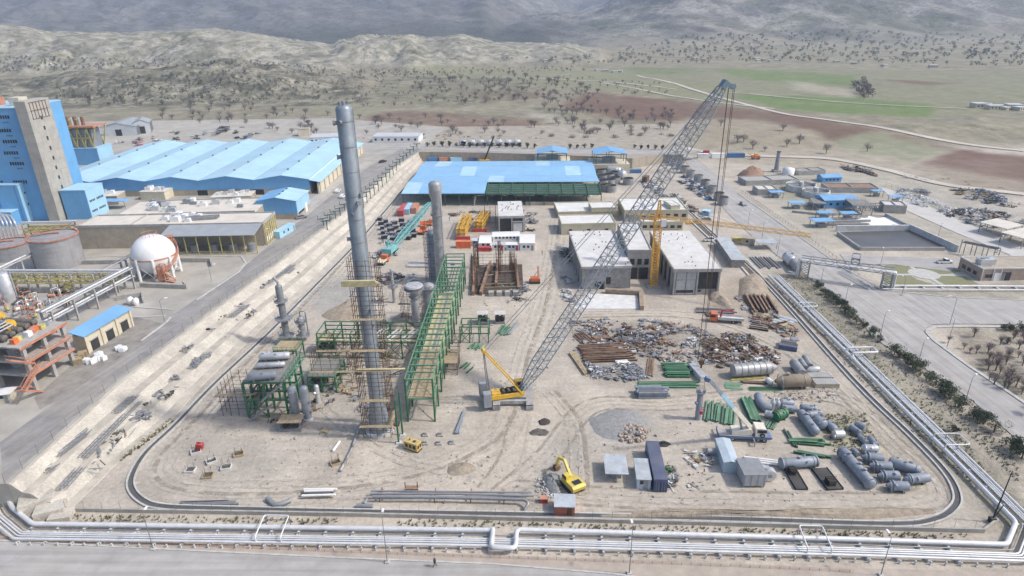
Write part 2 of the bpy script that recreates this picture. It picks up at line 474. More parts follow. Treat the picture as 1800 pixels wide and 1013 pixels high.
zone([(420,162),(600,158),(690,196),(640,205),(520,188),(420,180)], (0.27,0.265,0.18),0.8, veg=0.05)
zone([(390,165),(600,156),(600,166),(430,176)], (0.36,0.27,0.22),0.8, veg=0.05)
zone([(700,130),(900,140),(960,150),(930,175),(760,190),(640,165)], (0.24,0.24,0.16),0.5, veg=0.6)
zone([(1100,118),(1230,120),(1180,130),(1120,130)], GRN, 0.5, veg=0.2)
# pale rock of the ridges
uu = col_of(TX, TY)
rock = np.clip((TZ - 9) / 8,0,1) * sst(520,640, TY) * (1 - sst(1350,1550, TY))
strat = 0.5 + 0.5 * np.sin(TZ * 1.3 + 3 * n2)
mixc(rock, (0.445,0.415,0.335)); mixc(rock * strat * 0.6,(0.36,0.345,0.32)); mixc(rock * sst(-0.1,0.3, n1),(0.235,0.225,0.155),0.8); gu = ridged(TX / 26, TY / 80,3,25); mixc(rock * (1 - sst(-.5,.25, gu)),(0.15,0.145,0.10),.85); mixc(rock * sst(.05,.35, fbm(TX / 60, TY / 25,4,181)),(0.26,0.25,0.18),.75)
COL[..., 3] = COL[..., 3] * (1 - rock) + rock * (0.6 + 0.4 * n2)
foot = rock * (TY < 870)
COL[..., 3] = np.maximum(COL[..., 3], foot * 0.9)
mixc(foot, (0.25,0.235,0.165),0.45); mixc(foot * sst(.0,.4, fbm(TX / 18, TY / 18,4,161)),(0.42,0.385,0.31),.7)
ft = (uu < 640 + 30 * n1) * sst(575,625, TY + 25 * n1) * (1 - sst(850,890, TY))
mixc(ft, (0.285,0.265,0.195),.9); COL[..., 3] = np.where(ft > .5,.95, COL[..., 3])
mixc((COL[..., 3] > .9) * sst(.02,.35, fbm(TX / 16, TY / 16,4,163)),(0.43,0.395,0.32),.7)
mixc((COL[..., 3] > .9) * sst(.1,.4, fbm(TX / 30, TY / 30,4,165)),(0.15,0.145,0.10),.7)
# slope-dark scrub in the gullies and the forested foot of the mountain
mtn = sst(1400,1750, TY + 120 * n3 - 350 * np.clip((uu - 1000) / 300,0,1) * 0)
mixc(mtn, (0.185,0.175,0.165)); mixc(mtn * sst(-0.05,0.35, fbm((TX + .5 * TY) / 120, TY / 330,5,131)),(0.27,0.25,0.23),0.7)
mixc(mtn * sst(0.05,0.35, fbm((TX + .5 * TY) / 60, TY / 160,4,141)),(0.13,0.125,0.10),0.7)
mixc(mtn * sst(0.0,0.4, fbm(TX / 300, TY / 200,4,151)) * np.clip((uu - 1100) / 300,0,1),(0.14,0.165,0.085),0.6)
m2 = mtn * np.clip((uu - 900) / 120,0,1) * (1 - sst(3000,3500, TY))
mixc(m2 * sst(-.3,.3, fbm(TX / 90, TY / 140,5,171)),(0.42,0.39,0.34),.7); mixc(m2 * sst(.0,.35, fbm(TX / 200, TY / 150,5,175)),(0.16,0.165,0.11),.6)
COL[..., 3] = np.where(mtn > 0.5,0.7, COL[..., 3])
band = sst(1300,1400, TY) * (1 - sst(1900,2300, TY)) * np.clip((1050 - uu) / 100,0,1) * mtn
mixc(band, (0.085,0.09,0.08),0.85)
zone([(905,192),(960,200),(1015,217),(1110,226),(1100,232),(1000,224),(940,205)], (0.45,0.42,0.35),.8, veg=.1)
zone([(1150,232),(1190,240),(1200,262),(1160,255)], (0.44,0.41,0.34),.6, veg=.1)
# ---- the yard: gravel, packed tracks, weedy strips, spoil (z = 0)
def yard(pts, c, amt=0.8, veg=None): zone(pts, c, amt, 0.0, veg, 0.18)
yard([(1345,480),(1430,480),(1640,700),(1810,890),(1810,960),(1770,940),(1500,640)], (0.235,0.225,0.16),0.75,0.55)
yard([(1430,490),(1530,570),(1800,790),(1800,870),(1600,690)], (0.36,0.32,0.26),0.85,0.2)
yard([(1400,480),(1560,500),(1810,500),(1810,540),(1560,520)], (0.33,0.31,0.25),0.7,0.2)
yard([(1000,560),(1060,556),(1260,572),(1320,640),(1300,680),(1120,690),(1030,665),(990,610)], (0.34,0.30,0.25),0.8)
yard([(540,500),(640,480),(650,520),(600,560),(545,540)], (0.36,0.35,0.325),0.8)
yard([(1025,735),(1080,716),(1130,725),(1150,750),(1120,780),(1050,775)], (0.33,0.33,0.32),0.85)
yard([(975,780),(1010,765),(1040,785),(1030,815),(1010,835),(960,850),(950,820)], (0.36,0.335,0.30),0.7)
yard([(700,560),(740,540),(760,600),(720,640),(650,640),(570,640),(560,620)], (0.40,0.31,0.22),0.6)
yard([(740,640),(640,650),(560,640),(420,720),(480,760),(600,745),(700,780),(800,680)], (0.34,0.305,0.255),0.6)
yard([(320,760),(470,770),(520,810),(440,850),(330,835)], (0.37,0.345,0.30),0.65)
yard([(1380,500),(1290,480),(1210,560),(1330,560),(1440,610),(1480,640)], (0.36,0.295,0.225),0.7)
yard([(1430,720),(1540,700),(1640,800),(1640,870),(1560,860),(1470,790)], (0.40,0.355,0.275),0.6,0.3)
yard([(1430,740),(1520,730),(1520,790),(1470,800)], (0.255,0.25,0.15),0.55,0.5)
yard([(850,720),(930,700),(980,560),(1010,440),(1000,390),(960,390),(940,480),(900,600),(820,700)], (0.55,0.495,0.415),0.6)
yard([(980,690),(1100,700),(1250,690),(1450,690),(1480,720),(1250,715),(1100,722),(960,760),(900,860),(700,860),(850,760)], (0.54,0.475,0.39),0.55)
yard([(985,550),(1240,548),(1300,560),(1240,562),(985,562)], (0.54,0.48,0.40),0.6)
yard([(1300,300),(1640,300),(1810,400),(1810,470),(1560,430),(1440,440)], (0.42,0.39,0.32),0.8,0.12)
yard([(1300,260),(1500,265),(1800,320),(1810,345),(1500,300),(1300,290)], (0.40,0.355,0.28),0.8,0.15)
yard([(1560,330),(1690,350),(1800,370),(1810,440),(1650,400)], (0.40,0.38,0.345),0.7)
yard([(1375,300),(1440,340),(1420,370),(1330,330)], (0.27,0.27,0.18),0.6,0.3)
yard([(1560,470),(1690,460),(1800,500),(1560,500)], (0.44,0.42,0.375),0.6)
yard([(1660,575),(1810,570),(1810,740),(1700,640)], (0.36,0.315,0.25),0.8,0.35)
COL[..., 3] = np.clip(COL[..., 3], 0,1)
me = bpy.data.meshes.new('ground')
vv = np.stack([TX, TY, TZ], -1).reshape(-1,3)
idx = np.arange(NX * NY).reshape(NY, NX)
qf = np.stack([idx[:-1, :-1], idx[:-1,1:], idx[1:, 1:], idx[1:, :-1]], -1).reshape(-1,4)
me.vertices.add(len(vv)); me.vertices.foreach_set('co', vv.ravel())
me.loops.add(qf.size); me.loops.foreach_set('vertex_index', qf.ravel().astype(np.int32))
me.polygons.add(len(qf)); me.polygons.foreach_set('loop_start', np.arange(0, qf.size, 4, dtype=np.int32))
me.polygons.foreach_set('use_smooth', np.ones(len(qf), bool))
me.update()
from mathutils.bvhtree import BVHTree
BVH = BVHTree.FromPolygons(vv.tolist(), qf.tolist())
def G(u, v):
 """ground point on the terrain behind the plant for a photo pixel"""
 d = ray(u, v).normalized()
 h = BVH.ray_cast(EYE + d * (250 / d.y), d)[0]
 return h if h else P(u, max(v, 60),5)
ca = me.color_attributes.new('cover', 'FLOAT_COLOR', 'POINT')
ca.data.foreach_set('color', np.clip(COL, 0,1).reshape(-1).astype(np.float32))
gm = bpy.data.materials.new('earth'); gm.use_nodes = True
t = gm.node_tree; N, L = t.nodes, t.links; b = N['Principled BSDF']; b.inputs['Roughness'].default_value = 0.95; b.inputs['Specular IOR Level'].default_value = 0.15
at = N.new('ShaderNodeAttribute'); at.attribute_name = 'cover'
geo = N.new('ShaderNodeNewGeometry')
def noise(sc, det=6, ro=0.6, vec=None):
 n = N.new('ShaderNodeTexNoise'); n.inputs['Scale'].default_value = sc; n.inputs['Detail'].default_value = det; n.inputs['Roughness'].default_value = ro
 L.new(vec or geo.outputs['Position'], n.inputs['Vector']); return n.outputs[0]
def rng(x, a, b_, c, d):
 m = N.new('ShaderNodeMapRange'); 
 for i, k in enumerate((a, b_, c, d)): m.inputs[i + 1].default_value = k
 L.new(x, m.inputs[0]); return m.outputs[0]
def mulc(col, f):
 m = N.new('ShaderNodeMix'); m.data_type = 'RGBA'; m.blend_type = 'MULTIPLY'; m.inputs[0].default_value = 1
 L.new(col, m.inputs[6]); L.new(f, m.inputs[7]); return m.outputs[2]
def mth(op, a_, b_=None, v=None):
 m = N.new('ShaderNodeMath'); m.operation = op; L.new(a_, m.inputs[0])
 if b_ is not None: L.new(b_, m.inputs[1])
 if v is not None: m.inputs[1].default_value = v
 return m.outputs[0]
c = mulc(at.outputs['Color'], rng(noise(1.1,9,0.75),0.3,0.7,0.74,1.18))
c = mulc(c, rng(noise(0.13,6,0.65),0.3,0.7,0.80,1.13))
# broken rock and scrub cover on the slopes
xr = rng(noise(0.022,10,0.72),0.36,0.64,-0.42,0.28); xa = mth('ADD', mth('MULTIPLY', xr, at.outputs['Alpha']), v=1.0)
c = mulc(c, xa)
# wheel ruts: stretched noise along the haul roads
mp = N.new('ShaderNodeMapping'); mp.inputs['Scale'].default_value = (0.08,1.2,1); mp.inputs['Rotation'].default_value = (0,0,0.25)
L.new(geo.outputs['Position'], mp.inputs[0])
c = mulc(c, rng(noise(0.8,4,0.6, mp.outputs[0]),0.3,0.7,0.93,1.06))
# tufts and shrubs too small to build, as dark dots where plants grow
for sc, lo_, hi_ in ((0.16,0.25,0.42),(0.07,0.25,0.42),(0.028,0.28,0.45)):
 vo = N.new('ShaderNodeTexVoronoi'); vo.inputs['Scale'].default_value = sc; vo.inputs['Randomness'].default_value = 1
 L.new(geo.outputs['Position'], vo.inputs['Vector'])
 dots = rng(vo.outputs['Distance'], lo_, hi_, 1,0)
 sel = mth('MULTIPLY', mth('MULTIPLY', dots, at.outputs['Alpha']), rng(noise(0.03,4),0.35,0.6,0.2,1.0))
 mx = N.new('ShaderNodeMix'); mx.data_type = 'RGBA'; mx.inputs[7].default_value = (0.085,0.085,0.06,1)
 L.new(mth('MULTIPLY', sel, v=0.8), mx.inputs[0]); L.new(c, mx.inputs[6]); c = mx.outputs[2]
L.new(c, b.inputs['Base Color'])
bp = N.new('ShaderNodeBump'); bp.inputs['Strength'].default_value = 0.6; bp.inputs['Distance'].default_value = 0.25
L.new(noise(1.3,8,0.65), bp.inputs['Height'])
b2_ = N.new('ShaderNodeBump'); b2_.inputs['Distance'].default_value = 14.0
L.new(at.outputs['Alpha'], b2_.inputs['Strength']); L.new(noise(0.035,7,0.62), b2_.inputs['Height']); L.new(bp.outputs[0], b2_.inputs['Normal']); L.new(b2_.outputs[0], b.inputs['Normal'])
me.materials.append(gm)
ground = bpy.data.objects.new('ground', me); C.objects.link(ground); ground['kind'] = 'structure'
# ---- haze
hm = bpy.data.materials.new('haze_air'); hm.use_nodes = True
t = hm.node_tree; t.nodes.remove(t.nodes['Principled BSDF'])
pv = t.nodes.new('ShaderNodeVolumePrincipled')
pv.inputs['Color'].default_value = (0.62,0.76,1.0,1); pv.inputs['Density'].default_value = 0.00014; pv.inputs['Anisotropy'].default_value = 0.2
t.links.new(pv.outputs[0], t.nodes['Material Output'].inputs['Volume'])
hb = MB().bx(-8200,-300,-60,8200,7000,900)
hzo = struct(hb, 'haze', hm, 'stuff'); hzo.display_type = 'WIRE'
# ================================================================== PLATFORMS, ROADS, CHANNELS
ZP = 5.1
def offset_line(pts, d):
 """offset a polyline in plan to its right-hand side by d (mitred)"""
 pts = [Vector(p) for p in pts]; out = []
 for i, p in enumerate(pts):
  a = (p - pts[i - 1]).xy.normalized() if i else None
  b_ = (pts[i + 1] - p).xy.normalized() if i < len(pts) - 1 else None
  na = Vector((a.y, -a.x)) if a else None
  nb = Vector((b_.y, -b_.x)) if b_ else None
  n = (na + nb).normalized() if na and nb else (na or nb)
  k = 1 / max(0.4, n.dot(na)) if na and nb else 1
  out.append(Vector((p.x + n.x * d * k, p.y + n.y * d * k, p.z)))
 return out
def resample(pts, step):
 pts = [Vector(p) for p in pts]; out = [pts[0].copy()]; need = step
 for a, b_ in zip(pts, pts[1:]):
  L_ = (b_ - a).length; t_ = need
  while t_ <= L_:
   out.append(a.lerp(b_, t_ / L_)); t_ += step
  need = t_ - L_
 return out
def smooth_line(pts, n=4):
 """Catmull-Rom through points"""
 pts = [Vector(p) for p in pts]; out = []
 for i in range(len(pts) - 1):
  p0, p1, p2, p3 = pts[max(i - 1,0)], pts[i], pts[i + 1], pts[min(i + 2, len(pts) - 1)]
  for k in range(n):
   t_ = k / n
   out.append(0.5 * ((2 * p1) + (p2 - p0) * t_ + (2 * p0 - 5 * p1 + 4 * p2 - p3) * t_ ** 2 + (3 * p1 - p0 - 3 * p2 + p3) * t_ ** 3))
 return out + [pts[-1].copy()]
def strip(mb, A, B, mi=0, smooth=False):
 n = len(A)
 mb.add(list(A) + list(B), [(i, n + i, n + i + 1, i + 1) for i in range(n - 1)], smooth, mi)
 return mb
def PZ(z): return lambda u, v: P(u, v, z)
def sheet(name, pts, m, z):
 """flat sheet on the ground from an outline"""
 q = [(p[0], p[1]) for p in pts]
 n = len(q)
 if sum(q[i][0] * q[(i + 1) % n][1] - q[(i + 1) % n][0] * q[i][1] for i in range(n)) < 0: q = q[::-1]
 return struct(MB().add([(x, y, z) for x, y in q], [tuple(range(n))]), name, m)
ASPH = mat('worn_asphalt', (0.27,0.27,0.275),0.9,0.16,0.3, dust=0.35, bump=0.1)
ASPHL = mat('dusty_asphalt', (0.37,0.365,0.36),0.9,0.13,0.24, dust=0.45, bump=0.1, dustcol=(0.45,0.41,0.36))
for m_, rz_ in ((ASPH, 1.35),(ASPHL, -.03)):      # tyre polish drawn out along the traffic
 t = m_.node_tree; N, L = t.nodes, t.links; b = N['Principled BSDF']; src = b.inputs['Base Color'].links[0].from_socket
 g_ = N.new('ShaderNodeNewGeometry'); mp = N.new('ShaderNodeMapping'); mp.vector_type = 'TEXTURE'; mp.inputs['Rotation'].default_value = (0,0, rz_); mp.inputs['Scale'].default_value = (33,1.1,1); L.new(g_.outputs['Position'], mp.inputs[0])
 nz = N.new('ShaderNodeTexNoise'); nz.inputs['Scale'].default_value = 1; nz.inputs['Detail'].default_value = 6; L.new(mp.outputs[0], nz.inputs['Vector'])
 mr = N.new('ShaderNodeMapRange'); mr.inputs[1].default_value = .35; mr.inputs[2].default_value = .65; mr.inputs[3].default_value = .85; mr.inputs[4].default_value = 1.08; L.new(nz.outputs[0], mr.inputs[0])
 mu = N.new('ShaderNodeMix'); mu.data_type = 'RGBA'; mu.blend_type = 'MULTIPLY'; mu.inputs[0].default_value = 1; L.new(src, mu.inputs[6]); L.new(mr.outputs[0], mu.inputs[7]); L.new(mu.outputs[2], b.inputs['Base Color'])
YARD = mat('yard_concrete', (0.40,0.385,0.35),0.92,0.16,0.12, dust=0.3, bump=0.1)
PAVE = mat('pinkish_pavement', (0.42,0.36,0.31),0.95,0.12,0.4, dust=0.3, bump=0.2)
GRAVELW = mat('pale_roadside', (0.46,0.42,0.355),0.95,0.12,0.3, bump=0.2)
KERB = mat('kerb_concrete', (0.50,0.49,0.46),0.9,0.12,0.9)
LAWN = mat('lawn_grass', (0.16,0.175,0.085),0.95,0.22,0.5, col2=(0.24,0.22,0.13), bump=0.4)
CHAN = mat('channel_floor', (0.10,0.10,0.10),0.9,0.15,0.4)
ASPHM = ASPHL.copy(); ASPHM.name = 'main_road_asphalt'
for n_ in ASPHM.node_tree.nodes:
 if n_.type == 'MAPPING': n_.inputs['Rotation'].default_value = (0,0,1.62)
# stone pitching of the bank
STONE = bpy.data.materials.new('stone_pitching'); STONE.use_nodes = True
t = STONE.node_tree; N, L = t.nodes, t.links; b = N['Principled BSDF']; b.inputs['Roughness'].default_value = 0.95
geo = N.new('ShaderNodeNewGeometry'); vo = N.new('ShaderNodeTexVoronoi'); vo.inputs['Scale'].default_value = 2.9
L.new(geo.outputs['Position'], vo.inputs['Vector'])
hs = N.new('ShaderNodeMix'); hs.data_type = 'RGBA'; hs.inputs[6].default_value = (0.45,0.41,0.35,1); hs.inputs[7].default_value = (0.57,0.53,0.46,1)
sp_ = N.new('ShaderNodeSeparateColor'); L.new(vo.outputs['Color'], sp_.inputs[0]); L.new(sp_.outputs[0], hs.inputs[0])
nz = N.new('ShaderNodeTexNoise'); nz.inputs['Scale'].default_value = 0.22; nz.inputs['Detail'].default_value = 6; L.new(geo.outputs['Position'], nz.inputs['Vector'])
mr = N.new('ShaderNodeMapRange'); mr.inputs[1].default_value = 0.35; mr.inputs[2].default_value = 0.7; mr.inputs[3].default_value = 0.8; mr.inputs[4].default_value = 1.1
L.new(nz.outputs[0], mr.inputs[0])
mu = N.new('ShaderNodeMix'); mu.data_type = 'RGBA'; mu.blend_type = 'MULTIPLY'; mu.inputs[0].default_value = 1; L.new(hs.outputs[2], mu.inputs[6]); L.new(mr.outputs[0], mu.inputs[7])
L.new(mu.outputs[2], b.inputs['Base Color'])
bp = N.new('ShaderNodeBump'); bp.inputs['Strength'].default_value = 0.5; bp.inputs['Distance'].default_value = 0.12; bp.invert = True
L.new(vo.outputs['Distance'], bp.inputs['Height']); L.new(bp.outputs[0], b.inputs['Normal'])
edge_px = [(-60,905),(14,851),(110,762),(208,672),(300,602),(400,527),(500,453),(600,377),(690,297),(745,262)]
edge = [P(u, v, ZP) for u, v in edge_px]
toe_px = [(20,960),(122,897),(164,856),(208,811),(292,747),(359,673),(483,555),(550,501),(600,451),(668,380),(722,310),(752,272)]
toe = [P(u, v, 0.15) for u, v in toe_px]
# raised works platform on the left, with its retaining edge
poly = [(p.x, p.y) for p in edge[1:]] + [(edge[-1].x + 6,470),(-140,520),(-560,520),(-560, edge[1].y - 2)]
struct(MB().prism(poly, -0.5, ZP), 'works_platform', YARD)
# stepped stone bank between platform and yard
eL = resample(edge[1:], 6.0); tL = smooth_line(toe[1:], 6)
def nearest_at(line, y):
 best = min(line, key=lambda p: abs(p.y - y)); return best
prof = [(0, ZP - 0.05),(0.05, ZP - 0.15),(0.22,3.4),(0.37,3.25),(0.53,1.85),(0.68,1.7),(0.85,0.35),(1.0,0.1),(1.02,-.3)]
rows = []
n_ = 46
E2 = [edge[1].lerp(edge[1], 0)] ; E2 = []
def arc(line, n):
 ls = [0]
 for a, b_ in zip(line, line[1:]): ls.append(ls[-1] + (b_ - a).length)
 out = []
 for k in range(n):
  d = ls[-1] * k / (n - 1)
  i = max(j for j in range(len(ls) - 1) if ls[j] <= d + 1e-6)
  out.append(line[i].lerp(line[i + 1], min(1,(d - ls[i]) / max(1e-6, ls[i + 1] - ls[i]))))
 return out
EA, TA = arc(edge[1:], n_), arc(toe[1:], n_)
bank = MB()
lines = []
for f_, z in prof:
 lines.append([Vector((e.x + (q.x - e.x) * f_, e.y + (q.y - e.y) * f_, z + ru(-.05,.05) * (0.02 < f_ < 0.97))) for e, q in zip(EA, TA)])
for k, (A_, B_) in enumerate(zip(lines, lines[1:])): strip(bank, A_, B_, int(k in (0,2,4,6)))
bank.add([l[0] for l in lines] + [Vector((l[0].x, l[0].y, -0.3)) for l in lines], [(i, i + 1, len(lines) + i + 1, len(lines) + i) for i in range(len(lines) - 1)])
struct(bank, 'stone_bank', [STONE, mat('bench_earth', (0.49,0.45,0.385),.95,.14,.35, dust=.2, bump=.3)])
# torn lower corner of the bank: tilted slabs of pitching
r = MB()
for (u, v, z, w_, d_, a_) in ((62,878,1.9,5.0,3.0,.5),(88,893,1.2,4.6,3.0,.35),(108,905,.6,3.6,2.6,.2)):
 p = P(u, v, z); r.box((p.x, p.y, z * .5),(w_, d_, z + .6), a_)
struct(r, 'broken_bank_end', STONE)
# back terrace with its wall
bt_px = [(738,283),(860,285),(950,288),(1045,292),(1110,296),(1200,281)]
bt = [P(u, v, 0) for u, v in bt_px]
bt_o = struct(MB().prism([(p.x, p.y) for p in bt] + [(bt[-1].x + 25,470),(bt[0].x - 12,470)], -0.5, ZP - 0.02), 'back_terrace', mat('terrace_earth', (0.37,0.33,0.265),0.95,0.14,0.2, bump=0.2))
w = MB()
for a, b_ in zip(bt, bt[1:]): w.beam(a + Vector((0,-.35,2.6)), b_ + Vector((0,-.35,2.6)),0.5,5.9)
w.top('retaining_wall', TANW, 'long tan retaining wall behind the big open blue shed', 'wall')
# back road on the terrace
sheet('back_road', [P(u, v, ZP) for u, v in [(560,258),(640,262),(745,262),(950,270),(1200,272),(1240,264),(1100,262),(900,259),(700,255)]], ASPHL, ZP + 0.02)
# road along the platform
rd_l = [(-90,850),(0,778),(130,682),(262,590),(302,556),(352,520),(428,470),(482,424),(538,380),(600,330),(650,292),(705,262)]
rl = [P(u, v, ZP) for u, v in rd_l]
rr = offset_line(edge, -0.9)
sheet('works_road', [Vector((p.x, p.y, 0)) for p in rr[1:]] + rl[::-1][:-1], ASPH, ZP + 0.012)
sheet('garage_yard', [P(u, v, ZP) for u, v in [(128,640),(160,612),(235,556),(288,570),(255,598),(120,695),(70,720),(60,700)]], mat('oil_stained_yard', (0.25,0.245,0.235),0.9,0.25,0.35, dust=0.3), ZP + 0.02)
for nm, pts in (('loading_strip', [(540,372),(600,322),(655,285),(640,285),(572,330),(520,372)]),):
 sheet(nm, [P(u, v, ZP) for u, v in pts], mat('loading_concrete', (0.44,0.42,0.39),0.9,0.08,0.2), ZP + 0.024)
k = MB()
for pts in ([(248,600),(292,567),(300,558)], [(212,559),(290,556)], [(345,528),(420,478),(432,462),(425,452)], [(235,540),(305,545)], [(145,452),(243,450),(246,446)], [(315,449),(425,451)]):
 for a, b_ in zip(pts, pts[1:]): k.beam(P(*a, ZP + 0.05), P(*b_, ZP + 0.05),0.5,0.3)
struct(k, 'kerb', KERB)
# roads at the front and on the right (z = 0)
fr = [(-80,947),(0,951),(268,965),(600,981),(868,992),(1075,1009),(1300,1040),(1300,1200),(-400,1200)]
sheet('front_road', [P(u, v) for u, v in fr], ASPHL, 0.16)
sheet('front_pavement', [P(u, v) for u, v in [(-80,939),(0,943),(268,954),(600,968),(868,977),(1075,985),(1500,1000),(1900,1010),(1900,1200),(1300,1200),(1300,1042),(1075,1010),(868,993),(600,982),(268,966),(0,952),(-80,948)]], PAVE, 0.13)
k = MB()
for a, b_ in zip(fr[:6], fr[1:7]): k.beam(P(*a, 0.14), P(*b_, 0.14),0.3,0.26)
struct(k, 'front_kerb', KERB)
main_rd = [(1196,272),(1218,274),(1297,340),(1388,404),(1482,471),(1522,501),(1556,511),(1670,523),(1900,531),(1900,568),(1800,571),(1670,570),(1640,571),(1626,578),(1624,585),(1636,598),(1697,642),(1770,690),(1900,775),(1900,850),(1800,784),(1703,700),(1620,645),(1572,618),(1535,595),(1509,557),(1441,502),(1421,488),(1368,451),(1318,412),(1280,376),(1240,330)]
sheet('main_road', [P(u, v) for u, v in main_rd], ASPHM, 0.14)
isl = [(1900,573),(1800,575),(1670,574),(1644,575),(1631,581),(1630,586),(1642,599),(1702,643),(1775,691),(1900,776)]
k = MB()
ip = [P(u, v, 0.17) for u, v in isl]
for a, b_ in zip(ip, ip[1:]): k.beam(a, b_, 0.9,0.3)
struct(k, 'island_kerb', KERB)
mr_e = [(1297,340),(1388,404),(1482,471),(1522,501),(1556,511),(1670,523),(1800,528)]
k = MB()
for a, b_ in zip(mr_e, mr_e[1:]): k.beam(P(*a, 0.15), P(*b_, 0.15),0.4,0.3)
struct(k, 'road_kerb', KERB)
sheet('treatment_works_road', [P(u, v) for u, v in [(1548,331),(1566,334),(1800,437),(1900,480),(1900,505),(1790,455),(1667,404),(1583,366)]], mat('pale_road_concrete', (0.52,0.51,0.49),0.9,0.06,0.2, dust=0.2),0.14)
sheet('garden_road', [P(u, v) for u, v in [(1476,447),(1568,452),(1692,456),(1684,466),(1670,478),(1574,466),(1490,466)]], ASPHL, 0.15)
# garden: four lawns round a paved circle
gd = MB()
for pts in ([(1556,467),(1592,467),(1605,476),(1598,482),(1552,480)], [(1602,466),(1665,466),(1690,478),(1650,483),(1630,476),(1612,473)], [(1552,485),(1600,485),(1612,492),(1640,500),(1556,500)], [(1650,486),(1692,485),(1720,500),(1655,500),(1645,494)]):
 gd.prism([(P(*p).x, P(*p).y) for p in pts], -0.2,0.10)
struct(gd, 'lawn', LAWN)
c0 = P(1624,482)
gp = MB().lathe(c0 + Vector((0,0,-.1)), c0 + Vector((0,0,.2)), [(0,4.6),(0.22,4.6)], 24)
for a, b_ in (((1596,466),(1656,501)),((1552,482.5),(1700,484.5))): gp.beam(P(*a, 0.05), P(*b_, 0.05),1.4,0.12)
struct(gp, 'garden_path', KERB)
# drain channel looping round the yard: dark bed between two pale kerbs
ch_px = [(712,330),(640,414),(560,497),(470,588),(379,673),(312,743),(258,794),(234,832),(231,858),(250,880),(285,891),(380,895),(600,900),(1000,907),(1300,914),(1560,922),(1640,914),(1676,893),(1682,868),(1660,828),(1600,765),(1499,667),(1341,492),(1250,408),(1217,377),(1180,340)]
ch = smooth_line([P(u, v, 0.12) for u, v in ch_px], 5)
c_in, c_out = offset_line(ch, 0.62), offset_line(ch, -0.62)
k = MB()
def lift(line, dz): return [Vector((p.x, p.y, p.z + dz)) for p in line]
for line, nm in ((c_in, 0),(c_out, 0)):
 a_, b_ = offset_line(line, 0.16), offset_line(line, -0.16)
 strip(k, lift(b_, .22), lift(a_, .22)); strip(k, lift(a_, .22), lift(a_, -.2)); strip(k, lift(b_, -.2), lift(b_, .22))
struct(k, 'channel_kerb', KERB)
struct(strip(MB(), c_out, c_in), 'drain_channel', CHAN)
# open trench cut beside the site buildings
tr = smooth_line([P(u, v, 0.14) for u, v in [(1222,388),(1262,424),(1300,455),(1330,488)]], 4)
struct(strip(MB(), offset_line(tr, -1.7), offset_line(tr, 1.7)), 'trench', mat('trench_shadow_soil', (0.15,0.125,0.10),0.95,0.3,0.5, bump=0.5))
k = MB()
for s in (-1,1):
 l = offset_line(tr, s * 2.0)
 strip(k, lift(offset_line(l, -.35),.25), lift(offset_line(l, .35),.25)); strip(k, lift(offset_line(l, .35),.25), lift(offset_line(l, .35),-.3)); strip(k, lift(offset_line(l, -.35),-.3), lift(offset_line(l, -.35),.25))
struct(k, 'trench_wall', KERB)
# dirt tracks across the fields
TRK = mat('dirt_track', (0.52,0.47,0.40),0.95,0.1,0.1)
for pts, wd_ in (([(1120,133),(1200,152),(1350,194),(1452,211),(1612,238),(1800,266)], 5.0),([(1060,146),(1200,172),(1290,184),(1360,192)], 4.0),
     ([(1255,270),(1340,275),(1460,280),(1560,300),(1660,325),(1800,342)], 6.0),([(1280,163),(1500,182),(1700,192)], 3.0),
     ([(1180,256),(1255,270)], 5.0),([(600,128),(800,136),(1000,141),(1190,158)], 4.0)):
 ln = smooth_line([G(u, v) for u, v in pts], 8)
 A_, B_ = offset_line(ln, -wd_ / 2), offset_line(ln, wd_ / 2)
 for l in (A_, B_):
  for p in l: p.z = hz(p.x, p.y) + 0.35
 struct(strip(MB(), A_, B_), 'dirt_track', TRK)
# parapet wall along the front and right of the yard, with its fence posts
pw = MB()
pw_px = [(118,899),(600,907),(1200,922),(1728,936),(1752,918)]
pwp = [P(u, v) for u, v in pw_px]
for a, b_ in zip(pwp, pwp[1:]): pw.beam(a + Vector((0,0,.35)), b_ + Vector((0,0,.35)),0.35,0.9)
wall_o = thing('parapet_wall', 'low concrete parapet with thin fence posts between yard and front pipes', 'wall', (0, pwp[0].y, 0))
pw.bd('coping', CONCW, wall_o, True)
def fence(name, label, pts, step, h, post_r, m, rails=(), rail_r=0.02, cat='fence', mesh_m=None):
 o = thing(name, label, cat, pts[0])
 post = None
 q = resample(pts, step)
 for p in q:
  if post is None:
   post = MB().tube((0,0,-.1),(0,0, h), post_r, 5).bd('post', m, o)
   post.location = Vector(p) - Vector(pts[0])
  else: cpp(post, Vector(p) - Vector(pts[0]), o)
 for rz_ in rails:
  MB().pipe([Vector(p) + Vector((0,0, rz_)) for p in pts], rail_r, 4).bd('rail', m, o, True)
 return o
FENCEM = mat('fence_post_steel', (0.17,0.16,0.15),0.7,0.2,1.0)
fp = resample(pwp, 3.3)
pm = None
for p in fp:
 if pm is None:
  pm = MB().tube((0,0,.7),(0,0,2.4),.03,4).bd('fence_post', FENCEM, wall_o); pm.location = p - wall_o.location
 else: cpp(pm, p - wall_o.location, wall_o)
fence('platform_fence', 'wire fence of thin posts along top of stepped stone bank', [Vector((p.x, p.y, ZP)) for p in offset_line(edge[1:], -0.4)], 4.2,2.2,.035, FENCEM, (1.1,2.1),.014)
RF = mat('red_hoop_steel', (0.42,0.20,0.14),0.7,0.2,1.0, dust=0.3)
fence('hoop_fence', 'low rusty red hoop fence on pavement beside the front road', [P(u, v, .13) for u, v in [(0,947),(268,957),(600,971),(868,981),(1075,988),(1300,997),(1500,1006)]], 1.5,0.55,.035, RF, (0.5,0.25),.025)
rf2 = [P(u, v, .1) for u, v in [(1303,337),(1394,401),(1488,468),(1512,488)]]
